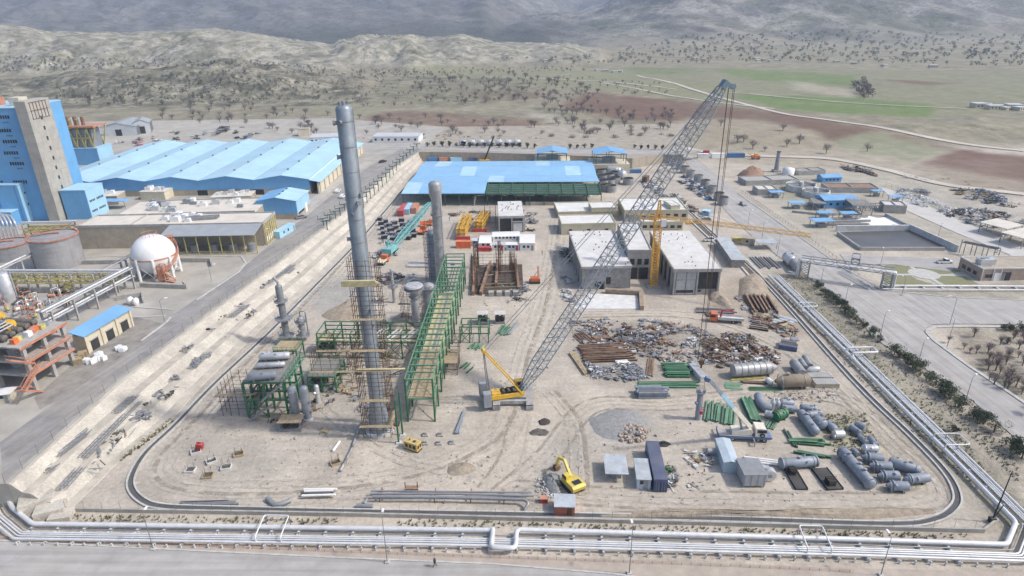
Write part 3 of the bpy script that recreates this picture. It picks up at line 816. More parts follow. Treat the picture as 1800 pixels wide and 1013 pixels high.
fence('roadside_railing', 'pale concrete post railing beside the wide grey road', rf2,2.6,1.0,.09, KERB, (0.95,0.5),.06, 'railing')
fence('verge_fence', 'thin wire fence between roadside pipes and olive trees', [P(u, v) for u, v in [(1440,512),(1560,634),(1640,712),(1805,868)]], 3.0,1.6,.03, FENCEM, (0.8,1.5),.012)
fence('treatment_fence', 'long thin fence between treatment works road and scrap heaps', [P(u, v) for u, v in [(1556,328),(1620,356),(1700,390),(1805,434)]], 5.0,2.2,.04, FENCEM, (0.3,1.2,2.1),.03)
# wheel ruts pressed into the yard, broken where the ground is uneven
RUT = mat('rut_dust', (0.56,0.51,0.44),.95,.1,.6)
RUTD = mat('rut_soil', (0.37,0.325,0.265),.95,.14,.6)
for rm in (RUT, RUTD):
 t = rm.node_tree; N, L = t.nodes, t.links; b = N['Principled BSDF']
 g_ = N.new('ShaderNodeNewGeometry'); nz = N.new('ShaderNodeTexNoise'); nz.inputs['Scale'].default_value = .45; nz.inputs['Detail'].default_value = 7; L.new(g_.outputs['Position'], nz.inputs['Vector'])
 mr = N.new('ShaderNodeMapRange'); mr.inputs[1].default_value = .38; mr.inputs[2].default_value = .62; mr.inputs[4].default_value = .75; L.new(nz.outputs[0], mr.inputs[0]); L.new(mr.outputs[0], b.inputs['Alpha'])
rk = 0
for pts, lanes in (([(985,380),(976,450),(962,530),(932,620),(900,740),(830,800),(700,845),(500,868),(340,866),(272,840),(285,795),(345,735),(430,640),(520,550),(620,440),(690,350)], (-2.6,-.9,.4,2.1,4.0)),([(880,868),(960,800),(1040,712),(1180,708),(1330,692),(1480,700),(1570,775),(1640,850),(1615,882),(1400,885),(1100,878),(900,862)], (-2.0,-.3,1.4,3.1)),([(985,553),(1200,552),(1330,586),(1440,650),(1530,730)], (-1.2,.5,2.2)),([(905,730),(890,800),(850,860)], (-3.6,3.6,1.2)),([(1010,870),(1010,800),(1000,740),(960,690)], (-1,1,2.6)),([(560,700),(600,740),(690,800),(800,830)], (-1,1))):
 base = smooth_line([P(u, v, .085) for u, v in pts], 8)
 for ln_ in lanes:
  l = offset_line(base, ln_ + ru(-.3,.3)); w_ = ru(.2,.5); rk += 1
  a_, b_ = offset_line(l, -w_), offset_line(l, w_)
  for p, q in zip(a_, b_): p.z = q.z = .085 + rk * .0025
  struct(strip(MB(), a_, b_), 'wheel_rut', RUT if rk % 3 else RUTD)
# ================================================================== BUILDERS FOR PLANT EQUIPMENT
Z3 = Vector((0,0,1))
def depth(p): return (Vector(p) - EYE).dot(_F)
def px2m(px, p): return px * depth(p) / FPX
def dish(L_, r, k=0.45):
 """profile of a cylinder with two dished ends"""
 e = [(0,0.0),(k * r * 0.12, r * 0.45),(k * r * 0.4, r * 0.8),(k * r, r)]
 return e + [(L_ - t_, q) for t_, q in e[::-1]]
def vessel(a, b_, r, label, m=None, group=None, ends=('dish', 'dish'), bands=2, nozzles=2, saddles=True, name='vessel', z=None, cat='vessel', bandm=None, flange=False):
 m = m or BLUEGREY
 a, b_ = Vector(a), Vector(b_)
 base = z if z is not None else a.z
 o = thing(name, label, cat, (a.x, a.y, base),0, group)
 zc = base + r + (0.25 if saddles else 0.02)
 A, B = Vector((a.x, a.y, zc)), Vector((b_.x, b_.y, zc))
 L_ = (B - A).length; d = (B - A) / L_
 k = 0.45
 e0 = {'dish': [(0,0),(k * r * .12, r * .45),(k * r * .4, r * .8),(k * r, r)], 'cone': [(0, r * .22),(r * 1.3, r)], 'flat': [(0, r)], 'open': [(0, r)]}[ends[0]]
 e1 = {'dish': [(0,0),(k * r * .12, r * .45),(k * r * .4, r * .8),(k * r, r)], 'cone': [(0, r * .22),(r * 1.3, r)], 'flat': [(0, r)], 'open': [(0, r)]}[ends[1]]
 mb = MB()
 mb.slathe(A, B, [(t_, q) for t_, q in e0] + [(L_ - t_, q) for t_, q in e1[::-1]], 18)
 for s_e, ee in ((0, ends[0]),(1, ends[1])):
  if ee in ('flat', 'open'):
   c_ = A if s_e == 0 else B
   mb.lathe(c_, c_ + d * (0.02 if s_e else -0.02), [(0, r * .999),(0.02, r * .98)], 18)
 mb.bd('shell', m, o, True)
 for i in range(bands):
  c_ = A + d * (L_ * (0.16 + 0.68 * i / max(1, bands - 1)))
  MB().lathe(c_ - d * .07, c_ + d * .07, [(0, r * 1.02),(0, r * 1.06),(.14, r * 1.06),(.14, r * 1.02)], 18, ends=False).bd('girth_band', bandm or m, o, True)
 if flange:
  for c_ in ((A + d * (r * (1.3 if ends[0] == 'cone' else .5)),) if flange == 1 else (A + d * (r * .5), B - d * (r * .5))):
   MB().lathe(c_ - d * .12, c_ + d * .12, [(0, r),(0, r * 1.14),(.24, r * 1.14),(.24, r)], 18, ends=False).bd('flange', bandm or m, o, True)
 side = Vector((-d.y, d.x, 0))
 for i in range(nozzles):
  c_ = A + d * (L_ * ru(.15,.85))
  q = (Z3 * ru(.4,1) + side * ru(-.8,.8)).normalized()
  rn = r * ru(.13,.24)
  n_ = MB().tube(c_ + q * r * .9, c_ + q * (r + rn * 1.6), rn, 9)
  n_.lathe(c_ + q * (r + rn * 1.4), c_ + q * (r + rn * 1.9), [(0, rn * 1.5),(rn * .4, rn * 1.5)], 9)
  n_.bd('nozzle', m, o, True)
 if saddles:
  for f_ in (.22,.78):
   c_ = A + d * (L_ * f_)
   MB().beam(c_ - side * r * .8 - Z3 * (r * .75), c_ + side * r * .8 - Z3 * (r * .75),.25,2 * (r * .25 + .23)).bd('saddle', STEEL, o, True)
 return o
def lie(pa, pb, rpx, label, m=None, **kw):
 a, b_ = P(*pa), P(*pb)
 r = px2m(rpx, (a + b_) / 2)
 a, b_ = P(pa[0], pa[1], r), P(pb[0], pb[1], r)
 a.z = b_.z = 0
 return vessel(a, b_, r, label, m, **kw)
def bars(name, label, cat, pa, pb, pc, n, w, h, m, group=None, layers=1, jit=.15, part='beam', z=0.05, shape='box', extra=None):
 """n alike members laid side by side: first from pa to pb (pixels), last lies by pc"""
 a, b_, c_ = P(*pa), P(*pb), P(*pc)
 o = thing(name, label, cat, (a.x, a.y, z),0, group)
 rz = ang(a, b_); L_ = (b_ - a).length
 off = Vector((c_.x - a.x, c_.y - a.y))
 perp = Vector((-math.sin(rz), math.cos(rz))); W_ = off.dot(perp)
 cache = {}
 for l in range(layers):
  for i in range(n - (l % 2)):
   f_ = (i + .5 * (l % 2)) / max(1, n - 1)
   kind = (i * 7 + l) % 3
   if kind not in cache:
    LL = L_ * (1,.93,.86)[kind]
    mb = MB()
    if shape == 'box':
     mb.bx(0,-w / 2,0, LL, w / 2, h)
    elif shape == 'I':
     mb.bx(0,-w / 2,0, LL, w / 2, h * .12); mb.bx(0,-w * .07, h * .12, LL, w * .07, h * .88); mb.bx(0,-w / 2, h * .88, LL, w / 2, h)
    else:
     mb.tube((0,0, w / 2),(LL, 0, w / 2), w / 2,8)
    q = mb.bd(part, m[kind % len(m)] if isinstance(m, (list, tuple)) else m, o)
    cache[kind] = q
   else: q = cpp(cache[kind], (0,0,0), o)
   dd = W_ * f_
   q.location = (-math.sin(rz) * dd + ru(-jit, jit) * math.cos(rz) * 3, math.cos(rz) * dd + ru(-jit, jit) * math.sin(rz) * 3, l * h * 1.02)
   q.rotation_euler = (0,0, rz + ru(-1,1) * jit * .15)
 return o
def tiles(mb, x0, x1, y0, y1, z0, z1): return mb.bx(x0, y0, z0, x1, y1, z1)
def fx(o, name, m, x0, y0, z0, x1, y1, z1): return MB().bx(x0, y0, z0, x1, y1, z1).bd(name, m, o)
def container(pc, rz, label, m, L_=12.2, W_=2.44, H_=2.6, z=0.0, group=None, name='shipping_container', cat='container', roofm=None):
 o = thing(name, label, cat, (pc[0], pc[1], z), rz, group)
 fx(o, 'body', m, -L_ / 2 + .06,-W_ / 2 + .06,.12, L_ / 2 - .06, W_ / 2 - .06, H_ - .06)
 f = MB()
 for y in (-W_ / 2, W_ / 2 - .12):
  for z_ in (0.02, H_ - .15): f.bx(-L_ / 2 + .121, y, z_, L_ / 2 - .121, y + .12, z_ + .15)
 for x in (-L_ / 2, L_ / 2 - .12):
  for y in (-W_ / 2, W_ / 2 - .12): f.bx(x, y, .0, x + .12, y + .12, H_)
 f.bd('corner_frame', m, o)
 d = MB()
 for y in (-W_ * .25, W_ * .25): d.bx(-L_ / 2 - .02, y - W_ * .22,.2,-L_ / 2 + .055, y + W_ * .22, H_ - .22)
 do = d.bd('door', m, o)
 k = MB()
 for y in (-.75,-.3,.3,.75): k.bx(-L_ / 2 - .06, y - .03,.2,-L_ / 2 - .021, y + .03, H_ - .25)
 k.bd('lock_bar', STEEL, do)
 if roofm: fx(o, 'roof', roofm, -L_ / 2 + .13,-W_ / 2 + .13, H_ - .05, L_ / 2 - .13, W_ / 2 - .13, H_ + .03)
 return o
def cabin(pc, rz, label, wallm, roofm, L_=6, W_=2.6, H_=2.6, z=0.0, group=None, gable=0.0, windows=2, name='site_cabin', cat='cabin', doorm=None, over=.15):
 o = thing(name, label, cat, (pc[0], pc[1], z), rz, group)
 fx(o, 'wall', wallm, -L_ / 2,-W_ / 2,0, L_ / 2, W_ / 2, H_)
 if gable:
  MB().add([(x, y, zz_) for x in (-L_ / 2 - over, L_ / 2 + over) for y, zz_ in ((-W_ / 2 - over, H_ + .01),(0, H_ + gable),(W_ / 2 + over, H_ + .01))] +
     [(x, y, zz_ + .1) for x in (-L_ / 2 - over, L_ / 2 + over) for y, zz_ in ((-W_ / 2 - over, H_ + .01),(0, H_ + gable),(W_ / 2 + over, H_ + .01))],
     [(6,9,10,7),(7,10,11,8),(0,1,4,3),(1,2,5,4),(0,3,9,6),(2,8,11,5),(0,6,7,1),(1,7,8,2),(3,4,10,9),(4,5,11,10)]).bd('roof', roofm, o)
 else:
  fx(o, 'roof', roofm, -L_ / 2 - over, -W_ / 2 - over, H_ + .005, L_ / 2 + over, W_ / 2 + over, H_ + .14)
 for i in range(windows):
  x = -L_ / 2 + L_ * (i + 1) / (windows + 1.6)
  wn = fx(o, 'window', GLASS, x - .45,-W_ / 2 - .02,1.1, x + .45,-W_ / 2 + .05,2.0)
  fx(wn, 'sill', WHITE, x - .5,-W_ / 2 - .08,1.02, x + .5,-W_ / 2 - .022,1.09)
 x = L_ / 2 - .9
 fx(o, 'door', doorm or STEEL, x - .42,-W_ / 2 - .03,.05, x + .42,-W_ / 2 + .05,2.05)
 return o
LAMPM = mat('lamp_pole_steel', (0.20,0.20,0.205),0.6,0.12,1.0)
def lamp(p, h, label, arm=1.4, rz=0.0, group='street lamps along the roads', double=False):
 o = thing('street_lamp', label, 'lamp', p, rz, group)
 MB().lathe((0,0,-.1),(0,0, h), [(0,.08),(.3,.08),(h, .045)], 6).bd('pole', LAMPM, o)
 fx(o, 'footing', KERB, -.35,-.35,-.1,.35,.35,.3)
 for s in ((1,-1) if double else (1,)):
  MB().pipe([(0,0, h - .1),(s * arm * .4,0, h + .25),(s * arm, 0, h + .3)], .045,5).bd('arm', LAMPM, o)
  MB().bx(min(s * (arm - .2), s * (arm + .6)),-.16, h + .2, max(s * (arm - .2), s * (arm + .6)),.16, h + .38).bd('lamp_head', WHITE, o)
 return o
def wheel(mb_o, name, c_, r, w, parent):
 """a wheel whose axle runs along local y"""
 o = MB().lathe((c_[0], c_[1] - w / 2, c_[2]),(c_[0], c_[1] + w / 2, c_[2]), [(0, r * .8),(w * .12, r),(w * .88, r),(w, r * .8)], 14).bd(name, DARK, parent)
 MB().lathe((c_[0], c_[1] - w / 2 - .02, c_[2]),(c_[0], c_[1] + w / 2 + .02, c_[2]), [(0, r * .5),(w + .04, r * .5)], 10).bd('rim', STEEL, o)
 return o
def car(p, rz, label, m, z=0.0, kind='car', name=None, group=None):
 o = thing(name or ('pickup_truck' if kind == 'pickup' else 'parked_car'), label, 'car' if kind != 'pickup' else 'pickup', (p[0], p[1], z), rz, group)
 L_ = 4.6 if kind == 'car' else 5.2
 if kind == 'van': L_ = 4.9
 b0 = MB().profile([(-L_ / 2,.35),(L_ / 2,.35),(L_ / 2,.75),(L_ / 2 - .1,.9),(L_ * .22,1.0),(-L_ / 2,1.02)], -.88,.88).bd('body', m, o)
 if kind == 'pickup':
  MB().profile([(-.3,1.0),(1.3,.98),(.75,1.7),(-.2,1.72)], -.78,.78).bd('cab', m, o)
  MB().profile([(-.34,1.08),(1.18,1.08),(.78,1.6),(-.24,1.6)], -.8,.8).bd('window', GLASS, o)
  fx(o, 'cargo_bed', DARK, -L_ / 2 + .15,-.75,.9,-.45,.75,1.03)
 else:
  x0 = -L_ / 2 + (.25 if kind == 'van' else .5)
  MB().profile([(x0,1.0),(1.25,.98),(.55,1.52),(x0 + .45,1.54)], -.76,.76).bd('cabin', m, o)
  MB().profile([(x0 + .15,1.06),(1.1,1.05),(.55,1.44),(x0 + .5,1.44)], -.785,.785).bd('window', GLASS, o)
 for x in (-L_ * .31, L_ * .31):
  for y in (-.8,.8): wheel(None, 'wheel', (x, y, .34),.34,.22, o)
 for y in (-.62,.62): fx(o, 'headlight', WHITE, L_ / 2 - .04, y - .16,.62, L_ / 2 + .02, y + .16,.78)
 return o
# ================================================================== PIPELINES ON SLEEPERS
axis_px = [(-60,800),(0,854),(22,893),(57,921),(860,932),(1500,948),(1770,957),(1786,918),(1660,790),(1542,673),(1351,484)]
ZPI = 0.95
axis = [P(u, v, ZPI) for u, v in axis_px]
front_i = 6
def loop_in(line, i, at, wid, dep):
 """a square expansion loop of plan depth dep cut into segment i (towards the right-hand side)"""
 a, b_ = line[i], line[i + 1]
 d = (b_ - a).normalized(); n_ = Vector((d.y, -d.x, 0))
 c_ = a + d * at
 p = [c_ - d * wid / 2, c_ - d * wid / 2 + n_ * dep, c_ + d * wid / 2 + n_ * dep, c_ + d * wid / 2]
 return line[:i + 1] + p + line[i + 1:]
def rounded(pts, r=.6):
 out = [Vector(pts[0])]
 for i in range(1, len(pts) - 1):
  p, a, b_ = Vector(pts[i]), Vector(pts[i - 1]), Vector(pts[i + 1])
  k = min(r, (a - p).length * .45,(b_ - p).length * .45)
  s, e = p + (a - p).normalized() * k, p + (b_ - p).normalized() * k
  for t_ in (0,.33,.67,1):
   out.append((1 - t_) ** 2 * s + 2 * t_ * (1 - t_) * p + t_ ** 2 * e)
 out.append(Vector(pts[-1]))
 return out
uloop = (P(887,935, ZPI) - axis[4]).length
ml = loop_in(axis, 4, uloop, 3.9,4.1)
for j, p in enumerate(ml[5:9]): p.z += (.35 if j in (1,2) else .3)
MB().pipe(rounded(ml, .8),.4,12).top('main_pipeline', WPIPE, 'thickest white lagged pipe with square loop dipping toward the front road', 'pipe')
offs = [(.95,.10, STEEL, 'thin grey pipe running right beside the thickest white pipe'),(1.75,.15, WPIPE, None),(2.15,.15, WPIPE, None),(2.6,.15, WPIPE, None),(3.25,.22, WPIPE, 'medium white lagged pipe on the road side of the bundle')]
for d, r, m, lb in offs:
 ln = offset_line(axis, d)
 for p in ln: p.z = ZPI - .33 + r
 pts = rounded(ln, .6)
 MB().pipe(pts, r, 8).top('pipeline', m, lb or 'slim white lagged pipe, one of three side by side in the bundle', 'pipe', group=None if lb else 'slim white pipes in the bundle')
SLP = MB().bx(-.18,-3.6,-.15,.18,.45, ZPI - .36)
slp = None
fl = axis[3:7]
for k_, seg in enumerate((axis[3:7], axis[7:])):
 for p, q in zip(resample(seg, 4.6)[:-1], resample(seg, 4.6)[1:]):
  rz = ang(p, q)
  lb = ('low concrete sleeper carrying the front pipe bundle' if k_ == 0 else 'low concrete sleeper carrying pipes that run beside the olive trees')
  gp_ = 'sleepers under the front pipes' if k_ == 0 else 'sleepers under the olive side pipes'
  if slp is None: slp = SLP.top('pipe_sleeper', CONCL, lb, 'pipe support', (p.x, p.y, 0), rz, gp_)
  else: dup(slp, (p.x, p.y, 0), rz, lb, group=gp_)
# short stub posts along the road side of the bundle
ps = None
for p in resample(offset_line(axis[3:7], 3.9),2.3):
 if ps is None: ps = MB().bx(-.1,-.1,-.1,.1,.1,.75).bx(-.16,-.16,-.1,.16,.16,.15).top('stub_post', CONCL, 'short concrete stub post between front pipes and pavement', 'post', (p.x, p.y, 0),0, 'stub posts beside the front pipes')
 else: dup(ps, (p.x, p.y, 0))
# raised square loops above the bundle
def raised_loop(pa, pb, label, dep=4.2, h=1.7, r=.12):
 a, b_ = P(*pa, ZPI), P(*pb, ZPI); d = (b_ - a).normalized(); n_ = Vector((d.y, -d.x, 0))
 back = lambda p: p - n_ * .9
 pts = [a + n_ * (dep - .9) - Z3 * .2, a + n_ * (dep - .9) + Z3 * h * .6, back(a) + Z3 * h, back(b_) + Z3 * h, b_ + n_ * (dep - .9) + Z3 * h * .6, b_ + n_ * (dep - .9) - Z3 * .2]
 m1 = MB().pipe(rounded(pts, .4), r, 8)
 o = thing('expansion_loop', label, 'pipe loop', (a.x, a.y, 0))
 m1.bd('loop_pipe', WPIPE, o, True)
 f = MB()
 for p in (back(a), back(b_)): f.beam(Vector((p.x, p.y, 0)), p + Z3 * (h - .13),.12)
 f.beam(back(a) + Z3 * (h - 1.0), back(b_) + Z3 * (h - 1.0),.1)
 f.bd('support_frame', STEEL, o, True)
raised_loop((464,926),(507,927), 'raised white pipe loop over the front bundle near the bank')
raised_loop((1405,945),(1446,946), 'raised white pipe loop over the front bundle near the curved channel')
def flat_loop(pa, w_, out, label, r=.16, h=1.1):
 a = P(*pa, ZPI); i = min(range(7,10), key=lambda k_: abs((axis[k_] + axis[k_ + 1]).y / 2 - a.y))
 d = (axis[i + 1] - axis[i]).normalized(); n_ = Vector((d.y, -d.x, 0))
 b_ = a + d * w_
 o = thing('expansion_loop', label, 'pipe loop', (a.x, a.y, 0))
 MB().pipe(rounded([a - d * 1.5 + Z3 * .1, a + Z3 * .3, a + Z3 * h, a + n_ * out + Z3 * h, b_ + n_ * out + Z3 * h, b_ + Z3 * h, b_ + Z3 * .3, b_ + d * 1.5 + Z3 * .1], .7), r, 10).bd('loop_pipe', WPIPE, o, True)
 f = MB()
 for p in (a + n_ * (out - .4), b_ + n_ * (out - .4), a + n_ * (out * .5), b_ + n_ * (out * .5)): f.beam(Vector((p.x, p.y, 0)), Vector((p.x, p.y, ZPI + h - r)),.14)
 f.bd('support_frame', STEEL, o, True)
flat_loop((1498,627),2.6,6.2, 'big rounded white pipe loop reaching out toward the olive trees', .26)
flat_loop((1409,545),2.6,4.6, 'white pipe loop halfway along the bundle beside the olives', .13)
flat_loop((1660,790),3.6,4.8, 'low white pipe loop near the corner of the pipe bundle', .12)
# pipe bridge over the main road
pb_ = [P(1412,487), P(1556,508)]
o = thing('pipe_bridge', 'tall grey steel pipe bridge spanning the main road', 'pipe bridge', pb_[0])
hB = ht(1415,488,461)
dB = (pb_[1] - pb_[0]).normalized(); nB = Vector((-dB.y, dB.x, 0))
for q in pb_:
 for s in (-1,1):
  for e in (-1.3,1.3): MB().beam(q + nB * s * 1.2 + dB * e - Z3 * .1, q + nB * s * 1.2 + dB * e + Z3 * hB, .3).bd('leg', STEEL, o, True)
 g = MB()
 for s in (-1,1):
  for j in range(3):
   z0_, z1_ = hB * j / 3, hB * (j + 1) / 3
   g.beam(q + nB * s * 1.2 - dB * 1.3 + Z3 * z0_, q + nB * s * 1.2 + dB * 1.3 + Z3 * z1_, .12); g.beam(q + nB * s * 1.2 + dB * 1.3 + Z3 * z0_, q + nB * s * 1.2 - dB * 1.3 + Z3 * z1_, .12)
 g.bd('leg_bracing', STEEL, o, True)
tr_ = MB(); LB = (pb_[1] - pb_[0]).length
for s in (-1,1):
 for z_ in (hB, hB + 1.5): tr_.beam(pb_[0] + nB * s * 1.2 - dB * 1.5 + Z3 * z_, pb_[1] + nB * s * 1.2 + dB * 1.5 + Z3 * z_, .22)
 for j in range(14):
  a = pb_[0] + nB * s * 1.2 + dB * (LB * j / 14); b_ = pb_[0] + nB * s * 1.2 + dB * (LB * (j + 1) / 14)
  tr_.beam(a + Z3 * (hB + (1.5 if j % 2 else 0)), b_ + Z3 * (hB + (0 if j % 2 else 1.5)),.12)
tr_.bd('truss', STEEL, o, True)
for s in (-.8,-.3,.2,.7):
 MB().pipe(rounded([pb_[0] + nB * s - dB * (4 + s) + Z3 * .9, pb_[0] + nB * s - dB * (2.0 + s * .3) + Z3 * .9, pb_[0] + nB * s - dB * (2.0 + s * .3) + Z3 * (hB + .5), pb_[1] + nB * s + dB * 2.0 + Z3 * (hB + .5), pb_[1] + nB * s + dB * 2.0 + Z3 * .7, pb_[1] + nB * s + dB * 2.4 + Z3 * .7], .5),.2,8).bd('pipe', WPIPE, o, True)
# low pipes running off to the right from the bridge, past the garden, and back along the clarifiers
for i, (v_, r) in enumerate(((503,.26),(509,.2))):
 MB().pipe([P(1552, v_ - 1,.7), P(1690, v_, .7), P(1900, v_ + 1,.7)], r, 8).top('low_pipeline', WPIPE, 'low white pipe on the ' + ('garden' if i == 0 else 'junction') + ' side of a pair beside the road junction', 'pipe')
hp = None
for p in resample([P(1556,505), P(1800,507)], 5.5):
 if hp is None: hp = MB().bx(-.2,-1.6,-.1,.2,1.0,.45).top('pipe_sleeper', CONCL, 'concrete sleeper under two low pipes by the garden', 'pipe support', p, 0, 'sleepers by the garden')
 else: dup(hp, p)
for i in range(3):
 MB().pipe([P(1488 - i * 7,473 + i * 2,.6), P(1545 - i * 8,506 + i * 1,.6)], .18,7).top('link_pipe', WPIPE, 'pale pipe running down the verge to the foot of the pipe bridge', 'pipe', group='link pipes by the pipe bridge')
# ================================================================== VESSELS LAID OUT IN THE YARD
lie((1478,793),(1533,856),9.5, 'longest blue grey vessel lying in the corner of the yard', bands=5, nozzles=6, flange=2)
lie((1369,817),(1438,812),9, 'long grey exchanger shell lying behind the black steel skids', bands=2, nozzles=4, flange=2)
lie((1561,812),(1619,831),9, 'long blue grey vessel beside the five cone ended shells', bands=3, nozzles=5)
cone_px = [((1514,805),(1551,808)),((1527,820),(1565,822)),((1542,838),(1578,838)),((1588,845),(1630,841)),((1557,855),(1595,857))]
for a, b_ in cone_px: lie(a, b_, 8.5, 'short blue grey shell with cone end and thick flange', ends=('cone', 'flat'), bands=1, nozzles=2, flange=1, group='cone ended shells in the yard corner')
for a, b_, r in (((1494,751),(1512,764),5.5),((1502,746),(1520,754),6),((1509,768),(1523,781),5),((1527,770),(1540,785),5.5),((1497,791),(1508,801),4.5)):
 lie(a, b_, r, 'small grey drum in the cluster above the cone ended shells', ends=('dish', 'flat'), bands=1, nozzles=2, group='small grey drums in a cluster')
lie((1515,791),(1540,791),8, 'stubby pale silver drum beside the cone ended shells', SILVER, ends=('dish', 'flat'), bands=1, nozzles=2)
lie((1406,726),(1435,763),8, 'long grey vessel in the middle of the laid out equipment', bands=3, nozzles=4)
lie((1405,717),(1436,721),6, 'grey drum lying across the head of the long middle vessel', bands=2, nozzles=3)
lie((1419,731),(1443,728),6, 'short grey drum with flanged ends beside the long middle vessel', ends=('flat', 'flat'), bands=1, nozzles=2, flange=2)
lie((1433,738),(1450,751),9, 'fat short grey drum right of the long middle vessel', ends=('dish', 'dish'), bands=1, nozzles=2)
lie((1453,744),(1469,759),6.5, 'small grey drum beside a silver ring', bands=1, nozzles=2)
lie((1371,709),(1396,711),6.5, 'grey drum with flange above the green flanged drum', ends=('flat', 'dish'), bands=1, nozzles=2, flange=1)
lie((1375,719),(1400,721),6, 'grey drum lying between the green drum and its twin', ends=('flat', 'flat'), bands=1, nozzles=2)
lie((1362,734),(1380,727),8.5, 'short dark green drum with two thick flanges', GREEN, ends=('flat', 'flat'), bands=0, nozzles=1, flange=2)
lie((1343,728),(1361,732),6, 'silver wrapped drum next to the dark green drum', SILVER, bands=2, nozzles=2)
# big elbow duct
e0, e1, e2, e3 = P(1333,696,1.0), P(1337,708,1.0), P(1346,716,1.0), P(1354,716,1.0)
MB().pipe([e0, e1,(e1 + e2) / 2 + Vector((-.15,-.1,0)), e2, e3], 1.0,16).top('elbow_duct', BLUEGREY, 'large grey elbow duct lying near the green beams', 'duct')
for u in (1357,1365):
 p = P(u, 719); MB().slathe(p, p + Z3 * 3, [(0,.6),(1.7,.62),(2.1,.4),(2.3,.22),(2.7,.22),(2.75,0)], 12).top('gas_bottle', SILVER, 'upright silver flask standing beside the elbow duct', 'flask', group='silver flasks')
o = thing('silver_ring', 'open silver ring section lying on the weeds', 'ring', P(1473,771))
rr_ = px2m(8, P(1473,771))
for nm, (ra, rb, w0, w1) in (('outer_shell', (1,.9,-.9,.9)),('end_flange', (1.12,.88,-1.0,-.8))):
 MB().lathe((w0,0, rr_ * 1.12),(w1,0, rr_ * 1.12), [(0, rr_ * rb),(0, rr_ * ra),(w1 - w0, rr_ * ra),(w1 - w0, rr_ * rb),(0, rr_ * rb)], 18, ends=False).bd(nm, SILVER, o)
lie((1288,653),(1366,647),11.5, 'large grey banded cylinder with pointed cone end near the rusty scrap', ends=('open', 'cone'), m=DRUM, bands=6, nozzles=2)
lie((1362,672),(1420,670),11.5, 'fat brown rusty cylinder with grey cone end beside ribbed slabs', ends=('cone', 'flat'), m=mat('brown_lagging', (0.30,0.24,0.17),0.8,0.15,0.6, dust=0.3), bands=2, nozzles=1, bandm=STEEL)
lie((1395,639),(1410,659),8, 'mid sized grey cylinder leaning behind the brown cylinder', m=DRUM, ends=('flat', 'flat'), bands=2, nozzles=0)
lie((1407,635),(1415,648),5, 'narrow grey duct piece behind the ribbed slabs', m=DRUM, ends=('flat', 'flat'), bands=1, nozzles=0, group='narrow duct pieces')
lie((1414,629),(1424,645),5, 'narrow grey duct piece behind the ribbed slabs', m=DRUM, ends=('flat', 'flat'), bands=1, nozzles=0, group='narrow duct pieces')
lie((1418,652),(1438,650),5.5, 'pale grey cone piece lying above the ribbed slabs', m=SILVER, ends=('cone', 'flat'), bands=0, nozzles=0)
lie((1347,668),(1357,675),5, 'little white capsule drum left of the brown cylinder', m=WHITE, bands=0, nozzles=0)
lie((1243,795),(1254,795),6, 'small grey keg behind the light blue cabin', m=DRUM, ends=('flat', 'flat'), bands=1, nozzles=0)
lie((1383,451),(1392,462),9, 'white tank leading a pair parked beside the wide road', m=SILVER, bands=2, nozzles=2)
lie((1393,460),(1404,474),8, 'pale tank following a pair parked beside the wide road', m=DRUM, bands=2, nozzles=2)
# ribbed slab panels
for k_, (pc, lb) in enumerate((((1441,662), 'ribbed concrete panel lying farther from the yard track'),((1450,678), 'thick ribbed concrete panel with slotted edge by the brown cylinder'))):
 p = P(*pc); o = thing('ribbed_panel', lb, 'panel', (p.x, p.y, 0), math.radians(-2))
 W_ = 5.4; H_ = .5 + .6 * k_
 fx(o, 'slab', TANW, -W_ / 2,-1.2,.05, W_ / 2,1.2, H_)
 rib = None
 for i in range(14):
  if rib is None: rib = MB().bx(-.1,-1.25, H_, .1,1.25, H_ + .1).bd('rib', CONCL, o); rib.location = (-W_ / 2 + .2,0,0)
  else: cpp(rib, (-W_ / 2 + .2 + i * (W_ - .4) / 13,0,0), o)
# ================================================================== CENTRE OF THE SITE: COLUMNS, RACKS, CRANES
def pxr(px, u, v, h): return px2m(px, P(u, v) + Z3 * h)
def lattice(mb, a, b_, w0, w1, n, chord, lace, up=None):
 """square lattice truss from a to b"""
 a, b_ = Vector(a), Vector(b_)
 d = (b_ - a).normalized()
 up = up or (Z3 if abs(d.z) < .9 else Vector((0,1,0)))
 x = d.cross(up).normalized(); y = x.cross(d).normalized()
 def ring(t_):
  c_ = a.lerp(b_, t_); w = (w0 + (w1 - w0) * t_) / 2
  return [c_ + x * w * i + y * w * j for i, j in ((-1,-1),(1,-1),(1,1),(-1,1))]
 R_ = [ring(k / n) for k in range(n + 1)]
 for i in range(4): mb.beam(R_[0][i], R_[-1][i], chord)
 for k in range(n):
  for i in range(4):
   j = (i + 1) % 4
   if (k + i) % 2: mb.beam(R_[k][i], R_[k + 1][j], lace)
   else: mb.beam(R_[k][j], R_[k + 1][i], lace)
   mb.beam(R_[k + 1][i], R_[k + 1][j], lace)
 return mb
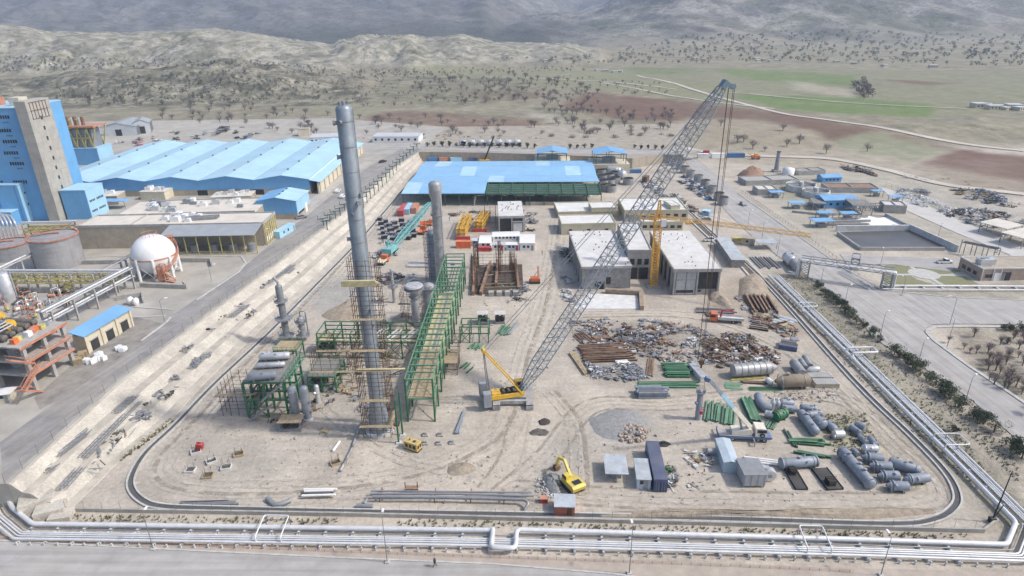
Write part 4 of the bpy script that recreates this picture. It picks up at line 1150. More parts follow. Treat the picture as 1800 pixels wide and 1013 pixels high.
def scaffold(label, c_, w, d, h0, h, lift=2.0, bays=3, m=None, planks=(), group=None, name='scaffold'):
 m = m or SCAFF
 o = thing(name, label, 'scaffold', (c_[0], c_[1], h0),0, group)
 xs = [-w / 2 + w * i / bays for i in range(bays + 1)]; ys = [-d / 2 + d * i / bays for i in range(bays + 1)]
 ring = [(x, ys[0]) for x in xs] + [(xs[-1], y) for y in ys[1:]] + [(x, ys[-1]) for x in xs[::-1][1:]] + [(xs[0], y) for y in ys[::-1][1:-1]]
 st = None
 for x, y in ring:
  hh = h + ru(-.6,.9)
  if st is None: st = MB().beam((0,0,-.05),(0,0, hh),.09).bd('standard', m, o); st.location = (x, y, 0)
  else: cpp(st, (x, y, 0), o)
 nl = int(h / lift); lg = None
 for i in range(1, nl + 1):
  z = i * lift - .1
  if lg is None:
   g = MB()
   for y in (-d / 2, d / 2): g.beam((-w / 2 - .4, y, 0),(w / 2 + .4, y, 0),.07)
   for x in (-w / 2, w / 2): g.beam((x, -d / 2 - .4,.06),(x, d / 2 + .4,.06),.07)
   for y in (-d / 2, d / 2): g.beam((-w / 2, y, 1.0),(w / 2, y, 1.0),.05)
   lg = g.bd('ledger_lift', m, o); lg.location = (0,0, z)
  else: cpp(lg, (ru(-.05,.05),0, z), o)
 for z, side in planks:
  for k_ in range(3):
   if side == 'f': fx(o, 'plank', WOOD, -w / 2 - .5,-d / 2 - .9 + k_ * .31, z, w / 2 + .5 + ru(-.3,.4),-d / 2 - .62 + k_ * .31, z + .09)
   elif side == 'r': fx(o, 'plank', WOOD, w / 2 - .3 + k_ * .31,-d / 2, z, w / 2 - .02 + k_ * .31, d / 2, z + .09)
   else: fx(o, 'plank', WOOD, -w / 2 - .5, d / 2 - .3 + k_ * .31, z, w / 2 + .5, d / 2 - .02 + k_ * .31, z + .09)
 return o
def tower_column(base, h, r, label, m, skirt=None, bands=8, name='process_column', nozzles=5, head=None, plats=(), z=0.0):
 o = thing(name, label, 'column', (base[0], base[1], z))
 pr = [(0, skirt or r),(h * .06, skirt or r),(h * .11, r)] if skirt else [(0, r)]
 if head: pr += [(h * head[0], r),(h * (head[0] + .05), head[1]),(h - head[1] * .55, head[1]),(h - head[1] * .2, head[1] * .75),(h, .02)]
 else: pr += [(h - r * .6, r),(h - r * .25, r * .78),(h - r * .06, r * .4),(h, .02)]
 MB().slathe((0,0,-.1),(0,0, h), pr, 24).bd('shell', m, o)
 for i in range(bands):
  zz_ = h * (i + .7) / (bands + .4)
  rb = r + .02
  if head and zz_ > h * head[0]: continue
  if skirt and zz_ < h * .12: continue
  MB().lathe((0,0, zz_),(0,0, zz_ + .12), [(0, rb - .03),(0, rb + .03),(.12, rb + .03),(.12, rb - .03)], 24, ends=False).bd('seam_band', STEEL, o)
 for i in range(nozzles):
  a_ = ru(3.3,6.2); zz_ = h * ru(.2,.97); rn = ru(.14,.3)
  q = Vector((math.cos(a_), math.sin(a_),0)); c_ = Vector((0,0, zz_))
  MB().tube(c_ + q * r * .9, c_ + q * (r + .35), rn, 9).lathe(c_ + q * (r + .3), c_ + q * (r + .42), [(0, rn * 1.4),(.12, rn * 1.4)], 9).bd('nozzle', m, o)
 for zp, rp in plats:
  pl = MB().lathe((0,0, zp),(0,0, zp + .12), [(0, r * .9),(0, rp),(.12, rp),(.12, r * .9)], 20, ends=False).bd('platform', STEEL, o)
  g = MB()
  for zz_ in (.55,1.05): g.pipe([(rp * math.cos(2 * math.pi * k / 18), rp * math.sin(2 * math.pi * k / 18), zp + zz_) for k in range(19)], .03,4)
  for k in range(12): g.beam((rp * math.cos(2 * math.pi * k / 12), rp * math.sin(2 * math.pi * k / 12), zp),(rp * math.cos(2 * math.pi * k / 12), rp * math.sin(2 * math.pi * k / 12), zp + 1.05),.045)
  g.bd('handrail', STEEL, pl)
 return o
CB = P(668,757)
HCOL = ht(668,757,181)
o = tower_column(CB, HCOL, 1.42, 'tallest grey column, a slender clad tower standing amid scaffolding', COLUMN, skirt=2.0, bands=15, nozzles=9)
for a_ in range(6): q = Vector((math.cos(a_), math.sin(a_),0)); MB().tube(q * .75 + Z3 * (HCOL - .5), q * .75 + Z3 * (HCOL + .25),.14,7).bd('top_nozzle', STEEL, o)
for z_, a_ in ((HCOL - 3,-1.9),(HCOL - 3.2,3.6),(HCOL - 9,3.5),(HCOL - 17,-.9),(HCOL - 24,3.4)):
 q = Vector((math.cos(a_), math.sin(a_),0)); MB().tube(q * 1.3 + Z3 * z_, q * 2.0 + Z3 * z_, .34,10).lathe(q * 1.9 + Z3 * z_, q * 2.05 + Z3 * z_, [(0,.46),(.15,.46)], 10).bd('manway', STEEL, o)
lad = MB()
for s in (-.22,.22): lad.beam((1.55, s - .3,2),(1.55, s - .3, HCOL - 1),.05)
lad.bd('ladder', STEEL, o)
MB().lathe((0,0,-.1),(0,0,.45), [(0,2.9),(.5,2.9)], 24).bd('plinth', CONCL, o)
hs_ = [ht(668,757, y) for y in (735,690,638,600,553,493,455)]
scaffold('rusty tube scaffold cage around foot of tallest column', CB, 5.6,5.2,0, hs_[3], 1.9,4, planks=[(hs_[0], 'f'),(hs_[0] + .1, 'r'),(hs_[1], 'f'),(hs_[1] + 1, 'b'),(hs_[2], 'f'),(hs_[3] - .5, 'f')])
scaffold('slim upper scaffold cage clinging to middle of tallest column', (CB.x + .35, CB.y + .3),5.0,4.4, hs_[3] + .6, hs_[6] - hs_[3], 2.0,3, planks=[(hs_[4] - hs_[3] - .6, 'f'),(hs_[5] - hs_[3] - .6, 'f'),(hs_[5] - hs_[3] - .25, 'f')])
hb_ = hs_[5]
ob = thing('plank_bundle', 'thick bundle of yellow planks hung across the tallest column', 'planks', (CB.x - .2, CB.y - 2.9, hb_))
for i in range(4): fx(ob, 'plank', WOODY, -3.2 + .2 * (i % 2),-.3,.0 + i * .3,3.2 + .15 * (i % 3),.25,.28 + i * .3)
# long planks thrown across lower lifts
for z_, x0, x1, lb in ((hs_[2] + .3,-2.5,7.0, 'long pale board reaching from column scaffold toward the pipe rack'),):
 q = thing('scaffold_board', lb, 'board', (CB.x, CB.y - 3.1, z_)); fx(q, 'board', WOODY, x0,-.25,0, x1,.25,.12); fx(q, 'batten', WOOD, x1 - .6,-.3,-.1, x1 - .4,.3,-.005)
# the second tall column with a swollen head, and its neighbours
tower_column(P(775,500), ht(775,500,317), pxr(8.2,775,500,15), 'grey column with swollen domed head beside the pipe rack', DRUM, bands=7, head=(.83, pxr(11.5,775,500,30)), nozzles=6, plats=((ht(775,500,378),1.9),))
c2 = P(781,500); MB().pipe([c2 + Vector((.3,-.2,0)), c2 + Vector((.3,-.2, ht(781,500,340))), c2 + Vector((-.6,-.2, ht(781,500,334)))], .42,8).top('riser_pipe', DRUM, 'tall riser pipe hugging the swollen headed column', 'pipe')
tower_column(P(765,492), ht(765,492,403), pxr(11,765,492,8), 'wide flat topped grey tower in front of swollen headed column', mat('blue_steel_shell', (0.26,0.31,0.37),0.5,.12,.5, metal=.25, dust=.1, streak=.4), bands=7, nozzles=2)
scaffold('thin scaffold wrapped around the wide flat topped tower', P(766,491),5.6,5.6,0, ht(765,492,395),2.2,3)
o = tower_column(P(757,563), ht(757,563,497), pxr(11.5,757,563,6), 'stout grey vessel with round platform hood left of pipe rack', DRUM, bands=3, nozzles=3, plats=((ht(757,563,505), pxr(15,757,563,10)),))
o = tower_column(P(733,574), ht(733,574,505), pxr(6.5,733,574,6), 'slim vessel under a wrapped mushroom platform', DRUM, bands=3, nozzles=2, plats=((ht(733,574,522),1.6),(ht(733,574,508), pxr(18,733,574,10))))
hh = ht(733,574,505); MB().lathe((0,0, hh - .1),(0,0, hh + .9), [(0,2.2),(.4,2.6),(.8,2.3),(1.0,.3)], 14).bd('wrapping', mat('grey_tarpaulin', (0.45,0.46,0.48),.7,.2,1.0), o)
tower_column(P(693,532), ht(693,532,472),.42, 'thinnest small column with disc platform near the tallest column', DRUM, bands=4, nozzles=4, plats=((ht(693,532,505),1.5),))
tower_column(P(506,602), ht(506,602,500), pxr(6,506,602,8), 'slender grey column with stacked platforms behind the horizontal drums', mat('dark_clad', (0.24,0.26,0.28),.5,.2,.6, metal=.3, dust=.1), bands=5, nozzles=7, plats=((ht(506,602,590),2.0),(ht(506,602,560),2.2),(ht(506,602,530),1.7)))
p_ = P(489,500,0); c3 = P(506,602)
h3 = ht(506,602,500); MB().pipe([c3 + Z3 * (h3 - .5), c3 + Z3 * (h3 + .6), c3 + Vector((-.9,0, h3 + 2.0))], .35,8).top('vent_pipe', DRUM, 'bent vent pipe capping the slender column with stacked platforms', 'pipe')
o = tower_column(P(534,598), ht(534,598,556), pxr(5.5,534,598,4), 'short column with gooseneck pipe beside slender column', DRUM, bands=3, nozzles=4, plats=((ht(534,598,590),1.8),(ht(534,598,566),1.6)))
h4 = ht(534,598,556); MB().pipe(rounded([(0,0, h4 - .2),(0,0, h4 + 1.4),(1.5,0, h4 + 1.4),(1.5,0,1.0)], .5),.16,7).bd('gooseneck', STEEL, o)
for u, lb in ((521, 'tall lagged vessel on the stair side, one of two before drum module'),(542, 'tall lagged vessel on the column side, one of two before drum module')):
 v0 = 733 if u == 521 else 737
 o = tower_column(P(u, v0), ht(u, v0,678), px2m(7.8, P(u, v0,3)), lb, mat('lagged_vessel', (0.33,0.35,0.37),.55,.12,.8, metal=.2, dust=.15, streak=.4), bands=3, nozzles=3)
 MB().lathe((0,0,-.1),(0,0,.5), [(0,1.15),(.6,1.15)], 16).bd('plinth', CONCL, o)
tower_column(P(560,708), ht(560,708,676),.55, 'small white lagged drum standing behind two tall lagged vessels', SILVER, bands=1, nozzles=2)
tower_column(P(1226,737), ht(1226,737,684), pxr(5,1226,737,3), 'lone pale column standing near the truck crane boom', BLUEGREY, bands=3, nozzles=3, plats=((ht(1226,737,690),.95),))
# ---- green steel frames
def beams(name, m, o, lst, w, h=None):
 for a_, b2 in lst: MB().beam(a_, b2, w, h).bd(name, m, o)
def steel_frame(o, xs, ys, zs, m, sz=.3, deck=None, deck_m=None, brace=True, top=None, rail=False):
 """posts and level beams on a grid of local coordinates"""
 post = None; zt = top or zs[-1]
 for x in xs:
  for y in ys:
   if post is None: post = MB().bx(-sz / 2,-sz / 2,-.05, sz / 2, sz / 2, zt).bd('post', m, o); post.location = (x, y, 0)
   else: cpp(post, (x, y, 0), o)
 for z in zs:
  bx_ = None
  for y in ys:
   if bx_ is None: bx_ = MB().bx(xs[0], -sz * .35,-sz * .5, xs[-1], sz * .35, sz * .5).bd('beam', m, o); bx_.location = (0, y, z)
   else: cpp(bx_, (0, y, z), o)
  by_ = None
  for x in xs:
   if by_ is None: by_ = MB().bx(-sz * .33, ys[0], -sz * .45, sz * .33, ys[-1], sz * .45).bd('beam', m, o); by_.location = (x, 0, z + .01)
   else: cpp(by_, (x, 0, z + .01), o)
 if brace:
  for y in (ys[0], ys[-1]): beams('brace', m, o, [((xs[0], y, .2),(xs[1], y, zs[0])),((xs[1], y, .2),(xs[0], y, zs[0]))], sz * .5)
  for x in (xs[0], xs[-1]): beams('brace', m, o, [((x, ys[0], .2),(x, ys[1], zs[0])),((x, ys[1], .2),(x, ys[0], zs[0]))], sz * .5)
 if deck is not None:
  nb = max(2, int((xs[-1] - xs[0]) / 1.6)); pl = None; wdk = (xs[-1] - xs[0]) / nb
  for i in range(nb):
   if pl is None: pl = MB().bx(.02, ys[0], 0, wdk - .02, ys[-1], .07).bd('deck_panel', deck_m or STEEL, o); pl.location = (xs[0], 0, deck)
   else: cpp(pl, (xs[0] + i * wdk, 0, deck + .004 * (i % 2)), o)
 if rail:
  g = MB()
  for z in (.55,1.1):
   for y in (ys[0], ys[-1]): g.beam((xs[0], y, zt + z),(xs[-1], y, zt + z),.06)
   for x in (xs[0], xs[-1]): g.beam((x, ys[0], zt + z),(x, ys[-1], zt + z),.06)
  for x in np.linspace(xs[0], xs[-1], 6):
   for y in (ys[0], ys[-1]): g.beam((x, y, zt),(x, y, zt + 1.1),.06)
  g.bd('handrail', m, o)
GRAT = mat('deck_grating', (0.20,0.205,0.20),.8,.15,.6, dust=.25)
zd = ht(470,738,676)
a = P(426,672, zd); b_ = P(497,672, zd); yb = P(520,628, zd).y
o = thing('steel_module', 'green steel module whose grey deck carries three horizontal drums', 'steel frame', (a.x, a.y, 0), ang(a, b_))
wM, dM = (b_ - a).length, yb - a.y
steel_frame(o, [0, wM / 2, wM], [0, dM / 3, dM * 2 / 3, dM], [zd * .5, zd - .2], GREEN, .38, zd, GRAT)
g = MB()
for x0, y0, z0, x1, z1 in ((wM * 1.0,-.4, zd, wM * .45, zd * .55),(wM * .7,-.6, zd * .45, wM * .05,0.1)):
 for yy in (0,1.0): g.beam((x0, y0 - yy, z0),(x1, y0 - yy, z1),.12,.3)
 for k_ in range(12): t_ = (k_ + .5) / 12; g.bx(x0 + (x1 - x0) * t_ - .14, y0 - .95, z0 + (z1 - z0) * t_ - .02, x0 + (x1 - x0) * t_ + .14, y0 - .05, z0 + (z1 - z0) * t_ + .03)
g.bd('stair', STEEL, o)
g = MB()
for k_ in range(9):
 g.beam((wM + .2, dM * k_ / 8, zd),(wM + .2, dM * k_ / 8, zd + 1.1),.1); g.beam((wM + 1.3, dM * k_ / 8, zd),(wM + 1.3, dM * k_ / 8, zd + 1.1),.1)
 g.beam((wM + .2, dM * k_ / 8, zd),(wM + 1.3, dM * k_ / 8, zd),.15)
for x in (.2,1.3):
 for z in (0,1.1): g.beam((wM + x, 0, zd + z),(wM + x, dM, zd + z),.15)
g.bd('walkway', GREENL, o)
for (pa, pb, rp), m, lb in ((((455,627),(510,624),6.5), SILVER, 'fattest of three horizontal drums on the green module, silver clad'),(((451,641),(501,638),4.5), SILVER, 'slimmest silver drum between two others on the green module'),(((434,663),(486,658),6.5), BLUEGREY, 'blue grey drum with pale ends at the front of the green module')):
 A_, B_ = P(*pa, zd + 1.2), P(*pb, zd + 1.2); r = px2m(rp, A_); A_.z = B_.z = zd + .07
 vessel(A_, B_, r, lb, m, nozzles=3, bands=3, z=zd + .07)
scaffold('rusty scaffold leaning along the outer side of the green drum module', P(432,715),7.0,7.0,0,7.5,1.9,4, planks=[(5.6, 'f'),(3.7, 'r')])
scaffold('scaffold over pump shelter between drum module and column', P(592,668),9,6,0,8.5,2.0,4, planks=[(4.2, 'f'),(6.1, 'b')])
scaffold('scaffold tower around mushroom platform vessel', P(728,560),6,6,0,9,2.1,3, planks=[(6.1, 'f')])
scaffold('low scaffold right of main pipe rack near crawler crane', P(790,628),5,5,0,5.5,1.8,2, planks=[(3.6, 'f')])
scaffold('scaffold beneath the cross rack behind tallest column', P(628,612),12,4,0,5,2.0,4)
def frame_at(pf0, pf1, pback, z, levels, nx, ny, label, m=GREEN, sz=.28, top=None, deck=None, deck_m=None, rail=False, name='steel_platform', brace=True):
 a, b_, c_ = P(*pf0, z), P(*pf1, z), P(*pback, z)
 (x0, y0), rz, w, d = rect3(a, b_, c_)
 o = thing(name, label, 'steel frame', (x0, y0,0), rz)
 steel_frame(o, list(np.linspace(0, w, nx)), list(np.linspace(0, d, ny)), levels, m, sz, deck, deck_m, brace, top, rail)
 return o, w, d
zf = ht(575,690,663)
frame_at((540,663),(588,663),(600,632), zf, [zf * .5, zf], 3,3, 'green frame with dark deck and handrail beside two lagged vessels', deck=zf + .1, deck_m=GRAT, rail=True)
zf = ht(510,640,617)
frame_at((480,617),(520,617),(540,600), zf, [zf - .1], 3,2, 'small green frame with handrail below the slender column', deck=zf + .1, deck_m=WOOD, rail=True)
# plank covered hoods
def hood(pc, L_, W_, H_, label, m=None, z0=0, rz=0):
 p = P(*pc); o = thing('equipment_hood', label, 'hood', (p.x, p.y, z0), rz)
 fx(o, 'skid', STEEL, -L_ / 2,-W_ / 2,.1, L_ / 2, W_ / 2,.5)
 for x in (-L_ * .25, L_ * .25): MB().lathe((x, -W_ * .3, H_ * .45),(x, W_ * .3, H_ * .45), [(0, H_ * .25),(W_ * .6, H_ * .25)], 10).bd('pump', DARK, o)
 for x in (-L_ * .48, L_ * .48):
  for y in (-W_ * .48, W_ * .48): MB().bx(x - .06, y - .06,0, x + .06, y + .06, H_).bd('leg', STEEL, o)
 n = 4
 for i in range(n): fx(o, 'roof_board', m or WOOD, -L_ / 2 - .2 + i * (L_ + .4) / n + .02,-W_ / 2 - .2, H_ + .004 * i, -L_ / 2 - .2 + (i + 1) * (L_ + .4) / n - .02, W_ / 2 + .2, H_ + .1)
hood((514,752),4.6,2.8,2.2, 'twin pump skid under board roof in front of lagged vessels')
hood((578,616),5.0,3.4,3.6, 'boarded pump shelter between green module and column')
hood((849,567),2.7,2.2,3.0, 'pale box on legs nearer the green pipe rack', CONCL)
hood((879,567),2.7,2.2,3.0, 'pale box on legs nearer the two long grey pipes', CONCL)
# cross rack
zc_ = ht(618,629,600)
o, w, d = frame_at((558,601),(735,603),(650,580), zc_, [zc_], 7,2, 'long green cross rack joining column area to main pipe rack', top=zc_ + 2.3)
g = MB()
for z in (zc_ + 1.2, zc_ + 2.3):
 for y in (0, d): g.beam((0, y, z),(w, y, z),.2)
for x in np.linspace(0, w, 7): g.beam((x, 0, zc_ + 2.3),(x, d, zc_ + 2.3),.2)
g.bd('top_rail', GREEN, o)
for i in range(6):
 x0 = w * (.02 + .16 * i)
 fx(o, 'plank', WOODY, x0,.2, zc_ + .2, x0 + w * .14,.9, zc_ + .32)
 if i in (3,4,5):
  for k_ in range(2): MB().beam((x0 + k_ * 1.2,.3, zc_ + .45),(x0 + 2.2 + k_ * 1.2, d - .3, zc_ + .45),.5,.1).bd('plank', CONCL, o)
g = MB()
for i in range(6):
 x0, x1 = w * i / 6, w * (i + 1) / 6
 g.beam((x0,0,.2),(x1,0, zc_),.12); g.beam((x1,0,.2),(x0,0, zc_),.12); g.beam((x0, d, .2),(x1, d, zc_),.12)
g.bd('under_bracing', DKGREEN, o)
# main pipe rack
zr = ht(760,741,700); zt = ht(760,741,666)
A_, B_ = P(738,700, zr), P(801,470, zr)
rzr = ang(A_, B_); LR = (B_ - A_).length; WR = (P(762,700, zr) - P(714,700, zr)).length
o = thing('pipe_rack', 'long green steel pipe rack with planked deck running away from crane', 'pipe rack', (A_.x, A_.y, 0), rzr)
nb = 13
post = None; por = None
for i in range(nb + 1):
 x = LR * i / nb
 for s in (-1,1):
  if post is None: post = MB().bx(-.17,-.17,-.05,.17,.17, zt).bd('post', GREEN, o); post.location = (x, s * WR / 2,0)
  else: cpp(post, (x, s * WR / 2,0), o)
 if por is None: por = MB().bx(-.13,-WR / 2,-.3,.13, WR / 2,-.02).bd('cross_beam', GREENL, o); por.location = (x, 0, zt)
 else: cpp(por, (x, 0, zt), o)
 cpp(por, (x, 0, zr), o)
 if i < nb:
  cpp(por, (x + LR / nb * .5,0, zt), o); cpp(por, (x + LR / nb * .5,0, zr), o)
for s in (-1,1):
 for z, hh in ((zt - .15,.28),(zr - .15,.3),((zr + zt) / 2,.16)): MB().bx(0, s * WR / 2 - .1, z - hh / 2, LR, s * WR / 2 + .1, z + hh / 2).bd('edge_beam', GREENL, o)
 for i in range(0, nb, 2):
  x0, x1 = LR * i / nb, LR * (i + 1) / nb
  beams('brace', GREEN, o, [((x0, s * WR / 2,.2),(x1, s * WR / 2, zr - .2))], .18); beams('brace', GREEN, o, [((x0, s * WR / 2, zr),(x1, s * WR / 2, zt - .2))], .14)
npk = 46; pk = []
for i in range(npk):
 x = LR * .72 * i / npk; wp = LR * .72 / npk
 for j, (y0, y1) in enumerate(((-WR / 2 + .35,-.35),(-.3,.35),(.4, WR / 2 - .35))):
  k_ = (i // 12) * 3 + j
  mm = (WOOD if i < 18 else WOODY) if j != 1 else (WOOD if i < 18 else STEEL)
  key = (mm.name, j)
  f_ = next((q for kk, q in pk if kk == key), None)
  if f_ is None:
   q = MB().bx(.03, y0,0, wp - .03, y1,.08).bd('plank', mm, o); pk.append((key, q)); q.location = (x, 0, zr + .02)
  else: cpp(f_, (x + ru(-.03,.03), ru(-.05,.05), zr + .02 + ru(0,.04)), o)
g = MB()
for s in (-.9,.1,.9): g.beam((LR * .74, s, zr + .2),(LR, s, zr + .2),.25)
g.bd('tray_beam', DKGREEN, o)
# loose posts at the end of the rack
for u, v in ((701,779),(708,765)):
 p = P(u, v); hq = ht(u, v, 689 + (v - 765))
 q = thing('free_post', 'lone green post standing in front of the pipe rack', 'post', p, 0, 'lone green posts'); fx(q, 'shaft', GREEN, -.16,-.16,.3,.16,.16, hq); fx(q, 'footing', CONCL, -.5,-.5,-.05,.5,.5,.3)
zl = ht(850,598,570)
frame_at((808,575),(858,575),(850,560), zl, [zl * .6, zl], 4,2, 'low green table frame right of the pipe rack', sz=.24)
frame_at((768,640),(803,640),(800,620),3.0, [1.5,3.0], 2,2, 'small rusty work platform beside the main pipe rack', SCAFF, .12, deck=3.1, deck_m=WOOD)
# ---- crawler crane with the long boom
cc = P(902,703)
o = thing('crawler_crane', 'yellow crawler crane with very long grey lattice boom raised over the concrete buildings', 'crane', cc)
TRKM = mat('track_steel', (0.42,0.42,0.43),.7,.2,1.0, dust=.35)
for s in (-1,1):
 ty = -3.6
 tk = MB().profile([(-4.2,.45),(-3.8,.05),(3.8,.05),(4.2,.45),(4.2,.85),(3.8,1.25),(-3.8,1.25),(-4.2,.85)], -.75,.75)
 tk.v = [(y + s * 3.65 , x, z) for x, y, z in tk.v]; tk.f = [f[::-1] for f in tk.f]
 to = tk.bd('track', DARK, o)
 sh = None
 for k_ in range(20):
  y = -3.9 + k_ * .41
  if sh is None: sh = MB().bx(-.8,-.17,0,.8,.17,.09).bd('track_shoe', TRKM, to); sh.location = (s * 3.65, y, 1.25)
  else: cpp(sh, (s * 3.65, y, 1.25), to)
 for k_ in range(3): cpp(sh, (s * 3.65,-4.25,.3 + k_ * .33), to, (math.pi / 2,0,0))
fx(o, 'car_body', TRKM, -2.9,-1.3,.5,2.9,1.3,1.5)
for y in (-2.6,1.9): fx(o, 'cross_member', TRKM, -2.89, y, .55,2.89, y + .7,1.35)
foot = P(908,686,2.6); tip_g = P(1213,656); htip = ht(1213,656,155)
tip = Vector((tip_g.x, tip_g.y, htip))
az = ang(cc, tip)
q = Matrix.Rotation(az, 3, 'Z')
def up_(x, y, z): return cc + q @ Vector((x, y, z))
def upart(name, m, boxes, par=None):
 g = MB()
 for (x0, y0, z0, x1, y1, z1) in boxes: g.bx(x0, y0, z0, x1, y1, z1)
 g.v = [tuple(up_(*v) - cc) for v in g.v]
 return g.bd(name, m, par or o)
bodyo = upart('upper_deck', YELLOW, [(-5.2,-1.5,1.6,2.2,-1.2,2.6),(-5.2,1.2,1.6,2.2,1.5,2.6),(-5.2,-1.19,1.6,2.2,1.19,1.85),(-5.4,-1.5,1.6,-5.21,1.5,3.0)])
upart('engine_house', YELLOW, [(-4.9,-1.1,1.86,-3.0,1.1,2.9)])
for x in (-2.2,-1.0,.2):
 g = MB().lathe(up_(x, -1.0,2.4) - cc, up_(x, 1.0,2.4) - cc, [(0,.62),(.12,.62),(.12,.45),(1.88,.45),(1.88,.62),(2.0,.62)], 14); g.bd('winch_drum', DARK, o)
cabo = upart('operator_cab', YELLOW, [(1.0,1.6,1.7,2.8,2.9,3.6)]); upart('cab_window', GLASS, [(1.2,1.58,2.4,2.82,2.92,3.4)], cabo)
for y in (-2.9,1.7):
 for k_ in range(8): upart('counterweight_slab', mat('counterweight_grey', (0.30,0.32,0.35),.7,.1,1.0, dust=.2), [(-7.2, y - .2,1.0 + k_ * .42,-5.5, y + 1.4,1.39 + k_ * .42)])
upart('counterweight_tray', TRKM, [(-7.0,-2.6,.75,-5.6,2.6,.98)])
L0 = lambda v: v - cc
mast_top = at_y(855,617,(up_(-6.3,0,0)).y); mast_top = up_(-6.4,0, ht(*proj(up_(-6.4,0,0)),617))
g = MB()
for y in (-1.5,1.5): g.beam(L0(up_(1.8, y, 2.2)), L0(mast_top + q @ Vector((0, y * .75,0))),.26)
for t_ in (.35,.7,1.0): g.beam(L0(up_(1.8,-1.1,2.2).lerp(mast_top, t_)), L0(up_(1.8,1.1,2.2).lerp(mast_top, t_)) if t_ < 1 else L0(mast_top + q @ Vector((0,.8,0))),.22)
g.tube(L0(mast_top + q @ Vector((0,-.9,0))), L0(mast_top + q @ Vector((0,.9,0))),.45,10)
g.bd('live_mast', YELLOW, o)
g = MB()
for y in (-.9,.9): g.beam(L0(mast_top + q @ Vector((0, y, 0))), L0(up_(-5.6, y, 2.4)),.16)
for y in (-.5,-.2,.2,.5): g.beam(L0(mast_top + q @ Vector((0, y, 0))), L0(up_(-5.2, y, 2.6)),.06)
g.bd('backstay', STEEL, o)
BOOM = mat('boom_steel', (0.33,0.37,0.41),.5,.12,.6, metal=.2, dust=.1)
bf = up_(2.0,0,2.4); bl = (tip - bf).length; bd = (tip - bf).normalized()
boom = MB().beam(L0(bf) - bd * .4, L0(bf) + bd * 1.2,2.0,.5).bd('boom', BOOM, o)
segs = [0,.09] + [.09 + .0827 * i for i in range(1,11)] + [1.0]
side = q @ Vector((0,1,0))
for k_ in range(len(segs) - 1):
 t0_, t1_ = segs[k_], segs[k_ + 1]
 w0_ = 1.0 if k_ == 0 else 2.5; w1_ = 2.5
 if k_ == len(segs) - 2: w1_ = 1.3
 if k_ == len(segs) - 3: w0_ = w1_ = 2.5
 lattice(MB(), L0(bf.lerp(tip, t0_)), L0(bf.lerp(tip, t1_)), w0_, w1_, 5 if k_ else 6,.19,.085, up=side.cross(bd)).bd('boom_section', BOOM, boom)
g = MB(); g.beam(L0(tip), L0(tip + bd * 1.6),1.4,1.1); g.beam(L0(tip + bd * .9), L0(tip + bd * .9 + q @ Vector((1.9,0,-.5))),1.1,.8)
g.tube(L0(tip + bd * .9 + q @ Vector((1.9,-.5,-.5))), L0(tip + bd * .9 + q @ Vector((1.9,.5,-.5))),.55,12)
g.bd('boom_head', mat('boom_head_teal', (0.17,0.25,0.29),.5,.1,1), boom)
g = MB()
for y in (-.7,.7): g.beam(L0(mast_top + q @ Vector((0, y, 0))), L0(tip + q @ Vector((0, y, 0))),.1)
g.bd('pendant', STEEL, o)
hk = tip + bd * .9 + q @ Vector((2.3,0,0))
g = MB()
for dx, dy in ((-1.5,-.3),(-1.1,.2),(0,-.2),(0,.3)): g.beam(L0(hk + q @ Vector((dx, dy, -.8))), L0(Vector((hk.x, hk.y, 3.2)) + q @ Vector((dx * .9, dy, 0))),.085)
g.bd('hoist_rope', RUST, o)
g = MB().box(L0(Vector((hk.x, hk.y, 2.6))),(1.0,.6,1.3)).box(L0(Vector((hk.x, hk.y, 1.5))),(.35,.35,1.0)); g.bd('hook_block', RUST, o)
# ---- teal crawler crane with its boom lowered
tc = P(690,444); td = P(757,380)
azt = ang(tc, td)
o = thing('lattice_crane', 'turquoise crawler crane with its boom lowered almost to the ground', 'crane', tc, azt)
for s in (-1,1): MB().profile([(-3.4,.4),(-3.0,.05),(3.0,.05),(3.4,.4),(3.0,1.1),(-3.0,1.1)], s * 2.6 - .5, s * 2.6 + .5).bd('track', TRKM, o)
fx(o, 'car_body', DARK, -1.5,-2.05,.4,1.5,2.05,1.2)
MB().profile([(-4.6,1.25),(2.0,1.25),(2.0,2.4),(-1.5,3.0),(-4.6,3.0)], -1.6,1.6).bd('engine_house', TEALG, o)
fx(o, 'counterweight', TEALG, -5.6,-1.8,1.3,-4.62,1.8,3.2)
cb = fx(o, 'operator_cab', TEALG, 1.2,1.62,1.3,2.9,2.7,3.4); fx(cb, 'cab_window', GLASS, 1.5,1.6,2.2,2.92,2.72,3.2)
MB().beam((0,0,2.5),(-3.4,0,6.5),.3).beam((-4.4,0,3),(-3.4,0,6.5),.25).bd('gantry', TEALG, o)
LBm = (td - tc).length; bm = MB().beam((1.8,0,2.0),(3.0,0,2.2),1.0,.5).bd('boom', TEALG, o)
zs_ = [(2.2,2.1)]
for k_ in range(5):
 x0, x1 = 2.5 + (LBm - 2.5) * k_ / 5,2.5 + (LBm - 2.5) * (k_ + 1) / 5
 lattice(MB(),(x0,0,2.2 + k_ * .7),(x1,0,2.2 + (k_ + 1) * .7),1.0 if k_ == 0 else 1.9,.9 if k_ == 4 else 1.9,4,.26,.14).bd('boom_section', TEALG, bm)
MB().beam((-3.4,0,6.5),(LBm * .9,0,6.2),.1).bd('pendant', STEEL, o)
